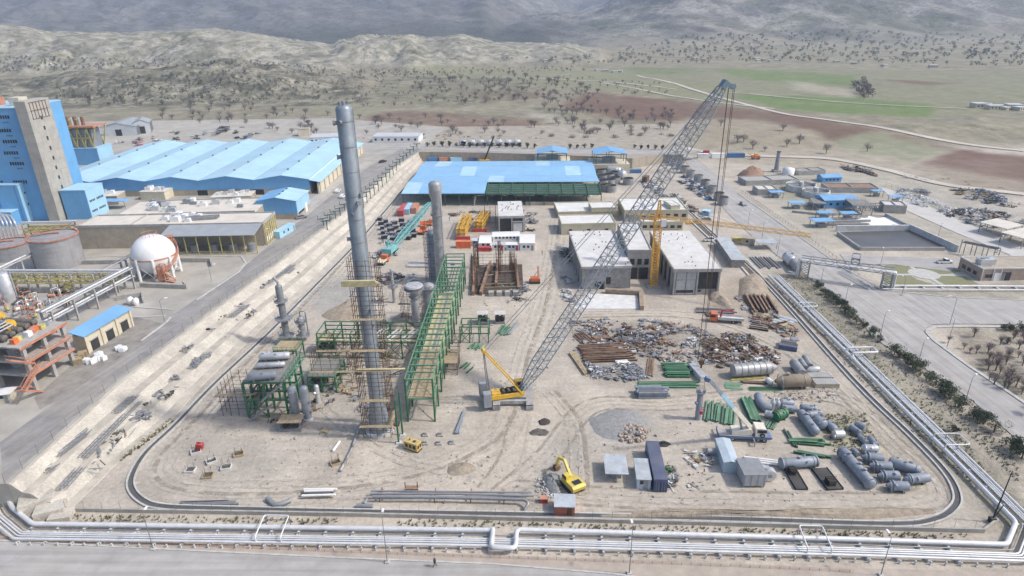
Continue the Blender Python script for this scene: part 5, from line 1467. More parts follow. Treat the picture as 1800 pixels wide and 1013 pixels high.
# ---- tower crane
tb = P(1148,503); hT = ht(1148,503,384); hTop = ht(1148,503,352)
o = thing('tower_crane', 'slim orange tower crane standing between the concrete buildings', 'crane', tb)
fx(o, 'footing', CONC, -2.2,-2.2,-.1,2.2,2.2,.5)
nT = 7
mastp = MB().bx(-1.25,-1.25,.5,1.25,1.25,.75).bd('mast', ORANGEY, o)
for k_ in range(nT): lattice(MB(),(0,0,.5 + (hT - 3) * k_ / nT),(0,0,.5 + (hT - 3) * (k_ + 1) / nT),1.9,1.9,3,.22,.11).bd('mast_section', ORANGEY, mastp)
lattice(MB(),(0,0, hT - 2.5),(0,0, hT),2.4,1.6,2,.25,.14).bd('slewing_unit', ORANGEY, o)
lattice(MB(),(0,0, hT),(0,0, hTop),1.4,.4,4,.2,.1).bd('apex', ORANGEY, o)
j1 = P(1425,417, hT) - tb; j1.z = 0; j0 = P(1108,380, hT) - tb; j0.z = 0
jd = j1.normalized()
jib = MB().beam(jd * .6 + Z3 * hT, jd * 2 + Z3 * hT, .5).bd('jib', ORANGEY, o)
for k_ in range(8): lattice(MB(), j1 * (k_ / 8) + jd * .8 * (k_ == 0) + Z3 * (hT + .5), j1 * ((k_ + 1) / 8) + Z3 * (hT + .5),1.0,1.0 - .1 * (k_ == 7),4,.1,.05).bd('jib_section', ORANGEY, jib)
cj = -jd * j0.length
lattice(MB(),-jd * .8 + Z3 * hT, cj + Z3 * hT, 1.2,1.2,6,.18,.1).bd('counter_jib', ORANGEY, o)
MB().box(cj + Z3 * (hT - 1.0),(1.6,1.2,2.2)).bd('counterweight', CONC, o)
MB().beam(Z3 * hTop, j1 * .55 + Z3 * (hT + 1),.07).beam(Z3 * hTop, cj * .9 + Z3 * (hT + .6),.07).bd('tie_bar', STEEL, o)
MB().box((1.3,-1.3, hT - 1.0),(1.5,1.5,2.2)).bd('operator_cab', WHITE, o)
MB().box(jd * 9 + Z3 * (hT - .4),(1.6,.9,.5)).bd('trolley', ORANGEY, o)
# ================================================================== BUILDINGS ON THE SITE
def block_at(pf0, pf1, pback, h, z0=0.0):
 """roof corners of a flat block, front-left, front-right and a back point, seen at roof height"""
 a, b_, c_ = P(*pf0, z0 + h), P(*pf1, z0 + h), P(*pback, z0 + h)
 return rect3(a, b_, c_)
def flat_building(name, label, pf0, pf1, pback, vbase, wallm, roofm, z0=0.0, parapet=.35, cat='building', win=None, door=None, h=None, winm=None, sidewin=0):
 h = h or ht(pf0[0] + 4, vbase, pf0[1], z0)
 (x0, y0), rz, w, d = block_at(pf0, pf1, pback, h, z0)
 o = thing(name, label, cat, (x0, y0, z0), rz)
 fx(o, 'wall', wallm, 0,0,-.1, w, d, h - .3)
 ro = fx(o, 'roof', roofm, .0,.0, h - .295, w, d, h - .05)
 if parapet:
  t_ = .25
  for (a0, b0, a1, b1) in ((-.06,-.06, w + .06, t_),(-.06, d - t_, w + .06, d + .06),(-.06, t_ + .003, t_, d - t_ - .003),(w - t_, t_ + .003, w + .06, d - t_ - .003)):
   fx(o, 'parapet', wallm, a0, b0, h - .29, a1, b1, h + parapet)
 if win:
  n, z_a, z_b, ww = win
  first = None
  for i in range(n):
   x = w * (i + .5) / n
   if first is None:
    first = MB().bx(-ww / 2,-.12, z_a, ww / 2,.05, z_b).bd('window', winm or GLASS, o); first.location = (x, 0,0)
    sl = MB().bx(-ww / 2 - .1,-.22, z_a - .12, ww / 2 + .1,-.002, z_a - .004).bd('sill', wallm, first)
   else:
    c_ = cpp(first, (x, 0,0), o); s2 = sl.copy(); C.objects.link(s2); s2.parent = c_
 if door:
  for x, ww, hh in door: fx(o, 'doorway', OPENING, x * w - ww / 2,-.07,0, x * w + ww / 2,.05, hh)
 for i in range(sidewin):
  y = d * (i + .5) / sidewin
  fx(o, 'window', GLASS, w - .05, y - .6, h * .45, w + .06, y + .6, h * .7)
 return o, w, d, h
# unfinished concrete buildings
SLAB = mat('fresh_roof_slab', (0.66,0.66,0.65),.9,.1,.35, dust=.25)
o, w, d, h = flat_building('concrete_building', 'bare concrete building with dark open corner bay right of tower crane', (1186,473),(1267,472),(1162,406),519, BLOCK, SLAB, parapet=0)
for x0, x1 in ((-.3, w + .3),): fx(o, 'roof_edge', CONC, x0,-.35, h - 1.0, x1,-.003, h)
fx(o, 'roof_edge', CONC, w + .003,-.3, h - 1.0, w + .35, d, h - .02); fx(o, 'roof_edge', CONC, -.35,-.3, h - 1.0,-.003, d, h - .02)
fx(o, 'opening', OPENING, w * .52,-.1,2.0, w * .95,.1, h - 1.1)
for x in (0.0,.5,.97): fx(o, 'column', CONC, w * x, -.3,0, w * x + .5,.15, h - 1.01)
for k_, (x0, x1) in enumerate(((.06,.26),(.28,.48))):
 for z in (.3, h * .3, h * .6): fx(o, 'wall_panel', mat('precast_panel', (0.42,0.42,0.43),.9,.1,.7, streak=.3), w * x0,-.16, z, w * x1,-.005, z + h * .27)
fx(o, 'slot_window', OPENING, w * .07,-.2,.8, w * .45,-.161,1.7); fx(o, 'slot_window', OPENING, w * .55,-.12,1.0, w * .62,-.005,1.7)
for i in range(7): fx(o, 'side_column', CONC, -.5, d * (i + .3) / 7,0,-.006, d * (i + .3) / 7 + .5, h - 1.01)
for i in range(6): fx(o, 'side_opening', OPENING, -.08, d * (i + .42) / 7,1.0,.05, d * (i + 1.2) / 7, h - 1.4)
for i in range(14):
 for j in range(1): MB().bx(-.1,-.1,0,.1,.1,.4).bd('rebar_stub', BLACK, o).location = (w * (.15 + .7 * random.random()), d * random.random(), h - .05)
o, w, d, h = flat_building('concrete_building', 'bare concrete building left of tower crane behind the raised boom', (1024,469),(1110,467),(1011,406),509, BLOCK, SLAB, parapet=0)
fx(o, 'roof_edge', CONC, -.4,-.35, h - .7, w + .2,-.003, h); fx(o, 'roof_edge', CONC, -.4,0.003, h - .7,-.003, d, h - .02); fx(o, 'roof_edge', CONC, w + .003,0, h - .7, w + .3, d, h - .02)
fx(o, 'window', OPENING, w * .49,-.1, h * .22, w * .59,.05, h * .52); fx(o, 'doorway', OPENING, w * .26,-.1,0, w * .44,.05, h * .3); fx(o, 'pilaster', CONC, w * .465,-.45,0, w * .485,-.005, h * .5)
for i in range(7): fx(o, 'side_column', CONC, -.5, d * (i + .3) / 7,0,-.006, d * (i + .3) / 7 + .5, h - .71)
for i in range(14): MB().bx(-.15,-.1,0,.15,.1,.4).bd('rebar_stub', BLACK, o).location = (w * random.random(), d * random.random(), h - .05)
hm_ = ht(1112,490,440)
o, w, d, h = flat_building('concrete_building', 'recessed concrete link block between two bare concrete buildings', (1104,441),(1146,441),(1100,393),490, CONC, SLAB, parapet=.3, h=hm_)
for x in (.12,.42,.72): fx(o, 'window', OPENING, w * x, -.1, h * .52, w * (x + .18),.05, h * .72)
for x in (.05,.5): fx(o, 'opening', OPENING, w * x, -.1,.2, w * (x + .4),.05, h * .42)
# finished beige buildings behind
flat_building('beige_building', 'beige flat roofed building with pale roof beside the dirt road', (987,395),(1083,393),(986,379),413, BEIGE, ROOFW, win=(3,1.0,2.2,1.2))
flat_building('beige_building', 'low beige block with raised roof hatch behind other beige building', (981,374),(1087,371),(982,357),384, BEIGE, ROOFW)
flat_building('roof_hatch', 'small white roof upstand on the low beige block', (1040,366),(1084,365),(1040,356),371, BEIGE, ROOFW, z0=3.0, h=1.6, parapet=.15, cat='roof hatch')
flat_building('office_block', 'large beige block with row of square windows behind tower crane', (1098,371),(1210,370),(1110,349),389, BEIGE, ROOFW, win=(8,1.6,3.0,1.7))
flat_building('office_wing', 'lower beige wing with row of windows in front of large beige block', (1128,391),(1201,391),(1130,386),405, BEIGE, ROOFW, win=(6,.9,2.1,1.6))
flat_building('rooftop_room', 'small beige stair head rising from the large beige roof', (1180,362),(1196,361),(1178,352),367, BEIGE, ROOFW, z0=4.2, h=1.8, parapet=.1, cat='stair head')
# concrete frame pavilion
o, w, d, h = flat_building('unfinished_pavilion', 'small two storey concrete frame with cluttered white roof', (876,380),(921,379),(880,354),409, OPENING, SLAB, parapet=0)
for x in (0,.5,.95):
 fx(o, 'column', CONC, w * x, -.4,0, w * x + .5,-.005, h - .3)
fx(o, 'infill_wall', CONCL, w * .58,-.3,.3, w * .93,-.006, h * .55); fx(o, 'floor_beam', CONC, w * .56,-.42, h * .6, w * .94,-.01, h * .68); fx(o, 'floor_beam', CONC, -.2,-.45, h - .9, w + .2,-.41, h - .1)
for i in range(3): fx(o, 'side_column', CONC, w + .006, d * i * .45,0, w + .45, d * i * .45 + .5, h - .3)
for i in range(18): MB().bx(-.08,-.3,0,.08,.3,.5).bd('rebar_stub', BLACK, o).location = (w * (.15 + .75 * random.random()), d * (.2 + .7 * random.random()), h - .05)
scaffold('rusty scaffold tower against side of concrete frame pavilion', P(862,396),4.5,5,0,7.5,1.9,2)
# big open blue roofed shed
hS = ht(760,362,341)
(x0, y0), rz, w, d = rect3(P(707,341, hS), P(1058,340, hS), P(850,284, hS))
o = thing('open_shed', 'huge open sided shed under sky blue roof with bare green corner bay', 'shed', (x0, y0,0), rz)
post = None
for i in range(15):
 for y in (0, d * .25, d * .5, d * .75, d):
  if post is None: post = MB().bx(-.16,-.16,-.05,.16,.16, hS - .1).bd('post', DKGREEN, o); post.location = (.2 + (w - .4) * i / 14, y, 0)
  else: cpp(post, (.2 + (w - .4) * i / 14, y, 0), o)
BLUE2 = corrugate(mat('mid_blue_roof_sheet', (0.25,0.50,0.76),.45,.07,.1, dust=.12), 'X', .6,.25)
npan = 12; split_i = 5
for r_ in range(4):
 ya, yb_ = d * r_ / 4, d * (r_ + 1) / 4
 za, zb = (hS, hS + 1.0) if r_ % 2 == 0 else (hS + 1.0, hS)
 for i in range(npan):
  if r_ == 0 and i >= split_i: continue
  xa, xb = -.5 + (w + 1) * i / npan, -.5 + (w + 1) * (i + 1) / npan
  g = MB(); g.add([(xa, ya, za),(xb - .03, ya, za),(xb - .03, yb_ - .12, zb),(xa, yb_ - .12, zb),(xa, ya, za + .12),(xb - .03, ya, za + .12),(xb - .03, yb_ - .12, zb + .12),(xa, yb_ - .12, zb + .12)], [(0,3,2,1),(4,5,6,7),(0,1,5,4),(1,2,6,5),(2,3,7,6),(3,0,4,7)])
  mm = BLUE2 if (i * 5 + r_ * 3) % 7 else SKYB
  g.bd('roof_panel', mm, o)
 fx(o, 'gutter', SKYB, -.5, yb_ - .11, min(za, zb) if r_ % 2 else zb + .0, w + .5, yb_ + .0, zb + .18)
g0 = w * split_i / npan
for i in range(10):
 x = g0 + .5 + (w - g0 - .7) * i / 9
 MB().beam((x, 0, hS - .2),(x, d * .25, hS + .75),.22,.5).bd('rafter', GREEN, o)
for j in range(7):
 y = d * .25 * j / 6
 MB().beam((g0, y, hS + .1 + j * .15),(w, y, hS + .1 + j * .15),.14,.2).bd('purlin', GREEN, o)
MB().add([(g0,.3, hS - .55),(w, .3, hS - .55),(w, d * .24, hS + .35),(g0, d * .24, hS + .35)], [(0,1,2,3)]).bd('mesh_net', DKGREEN, o)
for i in range(14):
 x = .2 + (w - .4) * i / 14
 MB().beam((x, 0, hS - .5),(x + (w - .4) / 14,0, hS - .5),.12,.4).bd('tie_beam', DKGREEN, o)
fx(o, 'back_wall', BLUEW, -.1, d - .3,0, w * .55, d - .17, hS - .2)
fx(o, 'low_wall', TANW, w * .62,.2,0, w - .3,.45,1.6)
# pavilions with blue gable roofs on the terrace edge
def pavilion(pf0, pf1, pback, vbase, label, z0):
 h = ht(pf0[0] + 2, vbase, pf0[1], z0)
 (x0, y0), rz, w, d = rect3(P(*pf0, z0 + h), P(*pf1, z0 + h), P(*pback, z0 + h + 1.5))
 o = thing('roofed_pavilion', label, 'pavilion', (x0, y0,0), rz)
 d = max(d, w * .8)
 fx(o, 'plinth', CREAM, -2.0,-1.0,-.1, w + 2.0, d + 1.5, z0)
 for x in (0,.5,1):
  for y in (0,.5,1): fx(o, 'post', DKGREEN, w * x - .15, d * y - .15, z0, w * x + .15, d * y + .15, z0 + h)
 for s in (0,1):
  xa, xb = (-.6, w / 2) if s == 0 else (w / 2, w + .6)
  za, zb = (z0 + h, z0 + h + 1.6) if s == 0 else (z0 + h + 1.6, z0 + h)
  MB().add([(xa, -.6, za),(xb, -.6, zb),(xb, d + .6, zb),(xa, d + .6, za)] + [(xa, -.6, za + .15),(xb, -.6, zb + .15),(xb, d + .6, zb + .15),(xa, d + .6, za + .15)], [(0,3,2,1),(4,5,6,7),(0,1,5,4),(1,2,6,5),(2,3,7,6),(3,0,4,7)]).bd('roof_slope', BLUE, o)
 for y in (0,.5,1): MB().beam((0, d * y, z0 + h - .1),(w, d * y, z0 + h - .1),.2,.35).bd('tie_beam', GREEN, o)
 fx(o, 'machine', STEEL, w * .3, d * .3, z0, w * .7, d * .6, z0 + h * .5)
pavilion((945,270),(996,270),(945,257),283, 'blue gabled pavilion directly behind the huge open shed', ZP)
pavilion((1048,272),(1101,271),(1046,258),289, 'blue gabled pavilion on cream plinth beside the round water tanks', ZP)
# foundation slab in its pit
p0, p1, p2, p3 = P(1030,517), P(1120,521), P(1124,544), P(1008,544)
k = MB().prism([p0, p1, p2, p3], -.1,.22); struct(k, 'foundation_slab', mat('fresh_white_slab', (0.70,0.70,0.69),.9,.12,.5, dust=.2, dustcol=(.5,.48,.45)))
k = MB()
for a, b_, hh in ((P(1126,519), P(1128,546),1.4),(P(1064,515), P(1126,519),1.5)): k.beam(a + Z3 * .5, b_ + Z3 * .5,1.2,2 * hh - 1)
struct(k, 'pit_face', mat('dug_earth', (0.36,0.28,0.20),.95,.2,.6, bump=.6))
# reinforced foundation with rebar columns
o = thing('rebar_foundation', 'dark reinforcement pit with tall rusty rebar columns beside pipe rack', 'foundation', P(872,522))
o0 = o.location
for a, b_ in (((835,450),(832,520)),((862,465),(845,520)),((905,462),(912,512)),((875,462),(872,505))):
 A_, B_ = P(*a) - o0, P(*b_) - o0; MB().beam(A_ + Z3 * .7, B_ + Z3 * .7,.8,1.4).bd('formwork_wall', RUSTL, o)
fx(o, 'dug_floor', mat('dark_earth', (0.10,0.08,0.065),.95,.3,.5),-7,2,.0,8.5,27,.16)  # flat floor in a much darker brown than the yard soil
for (u, v, vt, n) in ((838,470,430,14),(878,482,425,16),(900,480,440,14),(835,505,445,14),(905,500,455,10)):
 c_ = P(u, v) - o0; hh = ht(u, v, vt)
 g = MB()
 for i in range(n):
  x, y = c_.x + ru(-1,1), c_.y + ru(-1,1)
  g.beam((x, y, 0),(x + ru(-.15,.15), y, hh * ru(.85,1.05)),.11)
 for z in np.arange(1, hh * .8,1.3): g.beam((c_.x - 1.1, c_.y - 1, z),(c_.x + 1.1, c_.y - 1, z),.08); g.beam((c_.x - 1.1, c_.y - 1, z),(c_.x - 1.1, c_.y + 1, z),.08); g.beam((c_.x + 1.1, c_.y - 1, z),(c_.x + 1.1, c_.y + 1, z),.08)
 cg = g.bd('rebar_column', RUST, o); cg['kind'] = 'stuff'
for i in range(9): MB().beam((-6 + ru(0,12),2 + i * 2.6,1.2),(-3 + ru(0,10),3 + i * 2.6,1.0),.2,.2).bd('timber', WOOD, o)
scaffold('tube scaffold over the reinforcement pit', P(868,490),15,17,0,4.5,2.2,4)
for i in range(4): MB().box((-1.5 + i * 2.5,1.0,.7),(1.6,1.6,1.4)).bd('concrete_block', CONC, o)
# drilling rig
p = P(940,497); o = thing('drilling_rig', 'small orange drilling rig beside the reinforcement pit', 'drill rig', p)
for s in (-1,1): MB().profile([(-1.6,.1),(1.6,.1),(1.8,.5),(1.6,.8),(-1.6,.8),(-1.8,.5)], s * 1.0 - .3, s * 1.0 + .3).bd('track', DARK, o)
fx(o, 'body', ORANGE, -1.5,-1.0,.85,1.2,1.0,1.9); lattice(MB(),(1.3,0,.6),(1.0,0,5.6),.5,.4,5,.12,.07).bd('mast', ORANGE, o); MB().beam((-.5,0,1.8),(1.1,0,4.2),.15).bd('mast_strut', ORANGE, o)
# ================================================================== SITE CABINS, CONTAINERS AND TRUCKS
def px_cabin(pa, pb, vtop, W_, label, wallm, roofm, gable=0, windows=2, name='site_cabin', cat='cabin', over=.15, doorm=None):
 a, b_ = P(*pa), P(*pb); r = ang(a, b_); L_ = (b_ - a).length; H_ = ht(pa[0], pa[1], vtop)
 c_ = (a + b_) / 2 + Vector((-math.sin(r), math.cos(r),0)) * W_ / 2
 return cabin(c_, r, label, wallm, roofm, L_, W_, H_, gable=gable, windows=windows, name=name, cat=cat, over=over, doorm=doorm)
px_cabin((842,437),(862,437),428,9, 'white gabled site hut beside the orange red container', WHITE, WHITE, .8,1, doorm=RED)
px_cabin((865,441),(887,441),431,3, 'white cabin in front middle of the cabin row', WHITE, LROOF, 0,2, doorm=RED)
px_cabin((889,441),(913,441),431,3, 'pale blue white cabin with red door in the cabin row', CABB, WHITE, 0,2, doorm=RED)
px_cabin((866,425),(914,424),417,6, 'long white cabin at the back of the cabin row', WHITE, WHITE, .4,6)
px_cabin((914,441),(940,441),428,10, 'white gabled site hut at the dirt road end of cabin row', WHITE, WHITE, .8,2)
px_cabin((829,433),(842,433),424,3, 'small pale blue cabin squeezed beside orange container', PBLUE, LROOF, 0,1)
def px_container(pa, pb, label, m, z=0.0, W_=2.44, H_=2.6, name='shipping_container', roofm=None, group=None):
 a, b_ = P(*pa, z), P(*pb, z); return container((a + b_) / 2, ang(a, b_), label, m, (b_ - a).length, W_, H_, z, roofm=roofm, name=name, group=group)
px_container((802,435),(828,435), 'orange red container in front of yellow boom sections', ORANGE)
px_container((840,441),(863,441), 'dark red box in front of white gabled hut', RED, W_=2, H_=1.6)
px_container((704,381),(713,367), 'red container parked by the stepped bank', RED)
px_container((715,378),(722,366), 'pale blue container between two red ones near the bank', PBLUE)
px_container((727,376),(733,366), 'salmon red container beside pale blue one near the bank', SALMON)
for (pa, pb, lb) in (((806,422),(818,392), 'longer stack of yellow crane boom sections behind orange container'),((836,408),(850,388), 'shorter stack of yellow crane boom sections on red frame')):
 A_, B_ = P(*pa), P(*pb); d_ = (B_ - A_).normalized(); n_ = Vector((d_.y, -d_.x, 0))
 o = thing('boom_sections', lb, 'crane boom', A_)
 fx(o, 'bolster', RED, -1.0,-.3,0,4.5,.3,1.4)
 for i in range(2):
  for j in range(2): lattice(MB(), n_ * (i * 2.0) + Z3 * (2.0 + j * 1.6) if True else 0,(B_ - A_) + n_ * (i * 2.0) + Z3 * (2.0 + j * 1.6),1.4,1.4,6,.24,.14).bd('boom_section', YELLOW, o)
def truck(p, rz, label, cabm, bedm, L_=8.0, load=None, name='flatbed_truck'):
 o = thing(name, label, 'truck', p, rz)
 fx(o, 'chassis', DARK, -L_ / 2,-.5,.7, L_ / 2 - .3,.5,1.0)
 MB().profile([(L_ / 2 - 2.0,.6),(L_ / 2,.6),(L_ / 2 + .05,1.5),(L_ / 2 - .3,2.6),(L_ / 2 - 2.0,2.7)], -1.2,1.2).bd('cab', cabm, o)
 MB().profile([(L_ / 2 - 1.4,1.65),(L_ / 2 + .03,1.65),(L_ / 2 - .27,2.45),(L_ / 2 - 1.4,2.45)], -1.215,1.215).bd('cab_window', GLASS, o)
 fx(o, 'bed', bedm, -L_ / 2,-1.2,1.02, L_ / 2 - 2.2,1.2,1.25)
 for y in (-1.2,1.12): fx(o, 'side_board', bedm, -L_ / 2, y, 1.255, L_ / 2 - 2.25, y + .08,1.8)
 for x in (-L_ * .36,-L_ * .2, L_ * .34):
  for y in (-1.0,1.0): wheel(None, 'wheel', (x, y, .5),.5,.32, o)
 if load: fx(o, 'load', load, -L_ / 2 + .5,-.9,1.26, L_ / 2 - 3,.9,2.0)
 return o
truck(P(674,463), math.radians(75), 'orange truck with white roof parked by the turquoise crane', ORANGE, CREAM, 5.5)
truck(P(743,410), math.radians(80), 'orange truck facing away under the turquoise boom tip', ORANGE, ORANGE, 5.5)
truck(P(752,397), math.radians(20), 'orange truck half hidden behind the flat topped tower', ORANGE, ORANGE, 6)
o = truck(P(1276,566), math.radians(168), 'orange truck with pale flatbed among rusty girders', ORANGE, CONCL, 9.0)
MB().beam((1.6,0,1.4),(1.4,0,3.6),.4).beam((1.4,0,3.5),(-2.5,.4,3.3),.3).bd('loader_crane', RED, o)
# white truck crane
pc = P(1306,771); o = thing('truck_crane', 'white telescopic truck crane with blue chassis and extended boom', 'crane', pc, ang(P(1272,768), P(1350,771)))
CW = mat('crane_white', (0.74,0.70,0.60),.45,.08,.8, dust=.15); CBL = mat('crane_blue', (0.10,0.16,0.32),.5,.1,.8, dust=.2)
MB().profile([(-5.2,.85),(4.9,.75),(5.4,1.0),(5.0,1.35),(-5.2,1.35)], -1.25,1.25).bd('chassis', CBL, o)
fx(o, 'deck', TRKM, -5.1,-1.24,1.355,1.4,1.24,1.45)
cabn = MB().profile([(1.9,1.36),(4.1,1.36),(4.15,2.2),(3.9,3.2),(1.9,3.3)], -1.2,1.2).bd('driver_cab', CW, o); MB().profile([(2.2,2.3),(4.16,2.3),(3.94,3.0),(2.2,3.0)], -1.215,1.215).bd('cab_window', GLASS, cabn)
for x in (-3.6,-2.4,2.6,3.8):
 for y in (-1.05,1.05): wheel(None, 'wheel', (x, y, .55),.55,.35, o)
wheel(None, 'spare_wheel', (3.2,-1.45,1.9),.5,.3, o)
for x in (-4.8,1.6):
 for s in (-1,1): MB().beam((x, s * .8,1.0),(x, s * 2.6,.95),.25).beam((x, s * 2.6,.95),(x, s * 2.6,.0),.16).bd('outrigger', STEEL, o)
MB().profile([(-2.6,1.5),(1.2,1.5),(1.6,2.3),(1.0,2.9),(-1.0,2.5),(-2.6,2.4)], -1.0,1.0).bd('slewing_deck', CW, o)
bfoot = Vector((1.0,0,2.9)); wfoot = pc + Matrix.Rotation(o.rotation_euler.z, 3, 'Z') @ bfoot
htip2 = 17.0; tw = P(1247,668, htip2)
Ri = Matrix.Rotation(-o.rotation_euler.z, 3, 'Z')
bt2 = Ri @ (tw - pc)
bmc = MB().beam(bfoot, bfoot.lerp(bt2,.45),.75,.85).bd('boom', CW, o)
MB().beam(bfoot.lerp(bt2,.45), bfoot.lerp(bt2,.72),.6,.68).bd('boom_stage', PBLUE, bmc); MB().beam(bfoot.lerp(bt2,.72), bt2,.48,.55).bd('boom_stage', BLUEGREY, bmc)
MB().beam(bt2, bt2 + Vector((-.8,0,.3)),.8,.8).bd('boom_head', CBL, bmc)
MB().beam(bfoot + Vector((-1.4,0,-1)), bfoot.lerp(bt2,.3),.3).bd('lift_cylinder', STEEL, o)
MB().beam(bt2 + Vector((-.8,0,0)), bt2 + Vector((-.8,0,-7)),.06).box(bt2 + Vector((-.8,0,-7.2)),(.5,.4,.7)).bd('hook', RED, o)
# front yard cabins
o = px_cabin((1066,848),(1101,849),832,5.2, 'open zinc roofed shelter beside the zinc roofed cabin', ZINC, ZINC, 0,0, name='lean_to_shelter', cat='shelter', over=.3)
for c_ in list(o.children):
 if c_.name.startswith(('wall', 'door')): bpy.data.objects.remove(c_)
fx(o, 'bench', STEEL, -1.0,-1.5,0,1.0,-.6,1.0)
for x in (-1.9,0,1.9):
 for y in (-2.4,2.4): fx(o, 'post', STEEL, x - .06, y - .06,0, x + .06, y + .06,2.3)
a, b_ = P(1119,862), P(1143,862)
px_cabin((1119,860),(1143,861),843,5.8, 'narrow cabin with zinc roof beside long navy container', CABB, ZINC, 0,1)
a, b_ = P(1158,865), P(1143,795)
container((a + b_) / 2 + Vector((.2,0,0)), ang(a, b_), 'long dark navy container standing next to narrow cabin', NAVY, 11.6,2.45,2.7, roofm=NAVY)
a, b_ = P(1283,832), P(1268,790)
cabin((a + b_) / 2, ang(a, b_), 'light blue site cabin on wheels beside the grey plant module', CABB, CABB, 7.2,2.6,2.4, gable=.3, windows=0)
px_cabin((975,907),(1010,908),891,3.0, 'brick red hut with silver roof at the yard edge', mat('brick_red_hut', (0.42,0.13,0.09),.6,.12,1.2, dust=.2), ZINC, 0,0, doorm=RUST)
o = thing('red_crate', 'small red crate near the excavator', 'crate', P(956,882)); fx(o, 'box', RED, -.65,-.5,0,.65,.5,.9); fx(o, 'lid', SALMON, -.7,-.55,.9,.7,.55,1.0)
o = thing('red_frame_box', 'small bright red tub tilted beside foundation pits', 'tub', P(351,790)); MB().profile([(-.6,0),(.6,0),(.9,1.3),(-.4,1.5)], -.5,.5).bd('tub', RED, o); fx(o, 'handle', RED, -.3,-.05,1.4,.5,.05,1.7)
# grey plant module with fan
p = P(1328,858); o = thing('plant_module', 'grey square plant module with duct and round fan', 'plant', p)
fx(o, 'casing', mat('module_grey', (0.42,0.43,0.45),.55,.1,.8, metal=.1, dust=.2),-2.3,0,.5,1.7,4.6,2.9); fx(o, 'roof_plate', STEEL, -2.4,-.1,2.905,1.8,4.7,3.0)
for x in (-2.1,1.5):
 for y in (.2,4.4): fx(o, 'leg', STEEL, x - .1, y - .1,0, x + .1, y + .1,.5)
for i in range(4): fx(o, 'stiffener', STEEL, -2.2 + i * 1.2,-.06,.55,-2.1 + i * 1.2,-.003,2.85)
fan = MB().lathe((3.0,1.4,1.4),(3.0,2.6,1.4), [(0,1.15),(.1,1.3),(1.1,1.3),(1.2,1.15)], 18).bd('fan_casing', SILVER, o); MB().lathe((3.0,1.34,1.4),(3.0,1.395,1.4), [(0,.45),(.06,.45)], 14).bd('fan_hub', STEEL, fan); MB().beam((1.6,3,2.2),(3.0,2.4,2.2),1.0,.9).bd('duct', SILVER, o)
# black skids
for (pa, pb, pc_, lb) in (((1398,862),(1420,862),(1378,827), 'narrow black steel skid with small ribbed box'),((1454,863),(1483,862),(1426,826), 'wide black steel skid with larger ribbed box')):
 a, b_, c_ = P(*pa), P(*pb), P(*pc_)
 d_ = (c_ - a); L_ = d_.length; w = (b_ - a).length
 o = thing('steel_skid', lb, 'skid', a, ang(a, c_))
 fx(o, 'base_plate', BLACK, 0,-w, .05, L_, 0,.35)
 for y in (-w, -.12): fx(o, 'edge_beam', BLACK, -.02, y, .02, L_ + .02, y + .12,.5)
 bo = fx(o, 'ribbed_box', BLACK, L_ * .12 if w > 2.8 else L_ * .65,-w * .62,.36, L_ * .12 + 1.6 if w > 2.8 else L_ * .65 + 1.4,-w * .2,1.3)
 for i in range(4): x = (L_ * .12 if w > 2.8 else L_ * .65) + .1 + i * .4; fx(bo, 'fin', DARK, x, -w * .66,.36, x + .08,-w * .16,1.5)
# generator
o = thing('generator_set', 'yellow boxy generator standing in front of the pipe rack', 'generator', P(726,789), math.radians(-28))
fx(o, 'casing', mat('generator_yellow', (0.60,0.43,0.14),.6,.12,.9, dust=.3),-1.6,-.8,.25,1.6,.8,1.9); fx(o, 'skid', DARK, -1.7,-.75,0,1.7,.75,.25)
for x in (-.9,0,.9): fx(o, 'louvre', BLACK, x - .3,-.84,.7, x + .3,-.803,1.5)
for y in (-.4,.3): fx(o, 'end_louvre', BLACK, 1.603, y - .2,.7,1.63, y + .3,1.5)
MB().tube((-.6,0,1.9),(-.6,0,2.3),.12,8).bd('exhaust', RUST, o); fx(o, 'fuel_cap', BLACK, .2,-.3,1.905,.8,.3,2.0)
# excavator
pe = P(1006,858); o = thing('excavator', 'yellow tracked excavator digging with its arm stretched away', 'excavator', pe, math.radians(118))
for s in (-1,1): MB().profile([(-2.0,.45),(-1.7,.05),(1.7,.05),(2.0,.45),(1.7,.9),(-1.7,.9)], s * 1.15 - .3, s * 1.15 + .3).bd('track', DARK, o)
fx(o, 'undercarriage', DARK, -.9,-.84,.3,.9,.84,.95)
bodye = MB().profile([(-2.2,1.0),(1.4,1.0),(1.4,1.7),(.2,2.0),(-1.9,2.1),(-2.4,1.8)], -1.35,1.35).bd('upper_body', EXYEL, o)
fx(bodye, 'engine_cover', GLASS, -1.7,-.9,2.1,-.6,.6,2.16)
cbx = MB().profile([(.1,1.75),(1.6,1.75),(1.5,2.6),(1.2,2.95),(.1,2.95)], .35,1.3).bd('operator_cab', EXYEL, o); MB().profile([(.25,2.1),(1.62,2.1),(1.52,2.6),(1.3,2.8),(.25,2.8)], .33,1.32).bd('cab_window', GLASS, cbx)
MB().beam((1.1,-.3,1.7),(3.4,-.3,4.0),.45,.6).bd('boom_arm', EXYEL, o); MB().beam((3.3,-.3,3.9),(5.2,-.3,3.2),.42,.5).bd('boom_arm', EXYEL, o)
MB().beam((5.0,-.3,3.4),(5.9,-.3,.9),.35,.45).bd('dipper_arm', EXYEL, o); MB().beam((1.6,-.3,1.4),(2.8,-.3,3.0),.18).bd('hydraulic_ram', STEEL, o)
MB().profile([(5.4,.9),(6.3,1.0),(6.4,.3),(5.9,-.05),(5.2,.3)], -.85,.25).bd('bucket', RUST, o)
# person walking on the front road
o = None
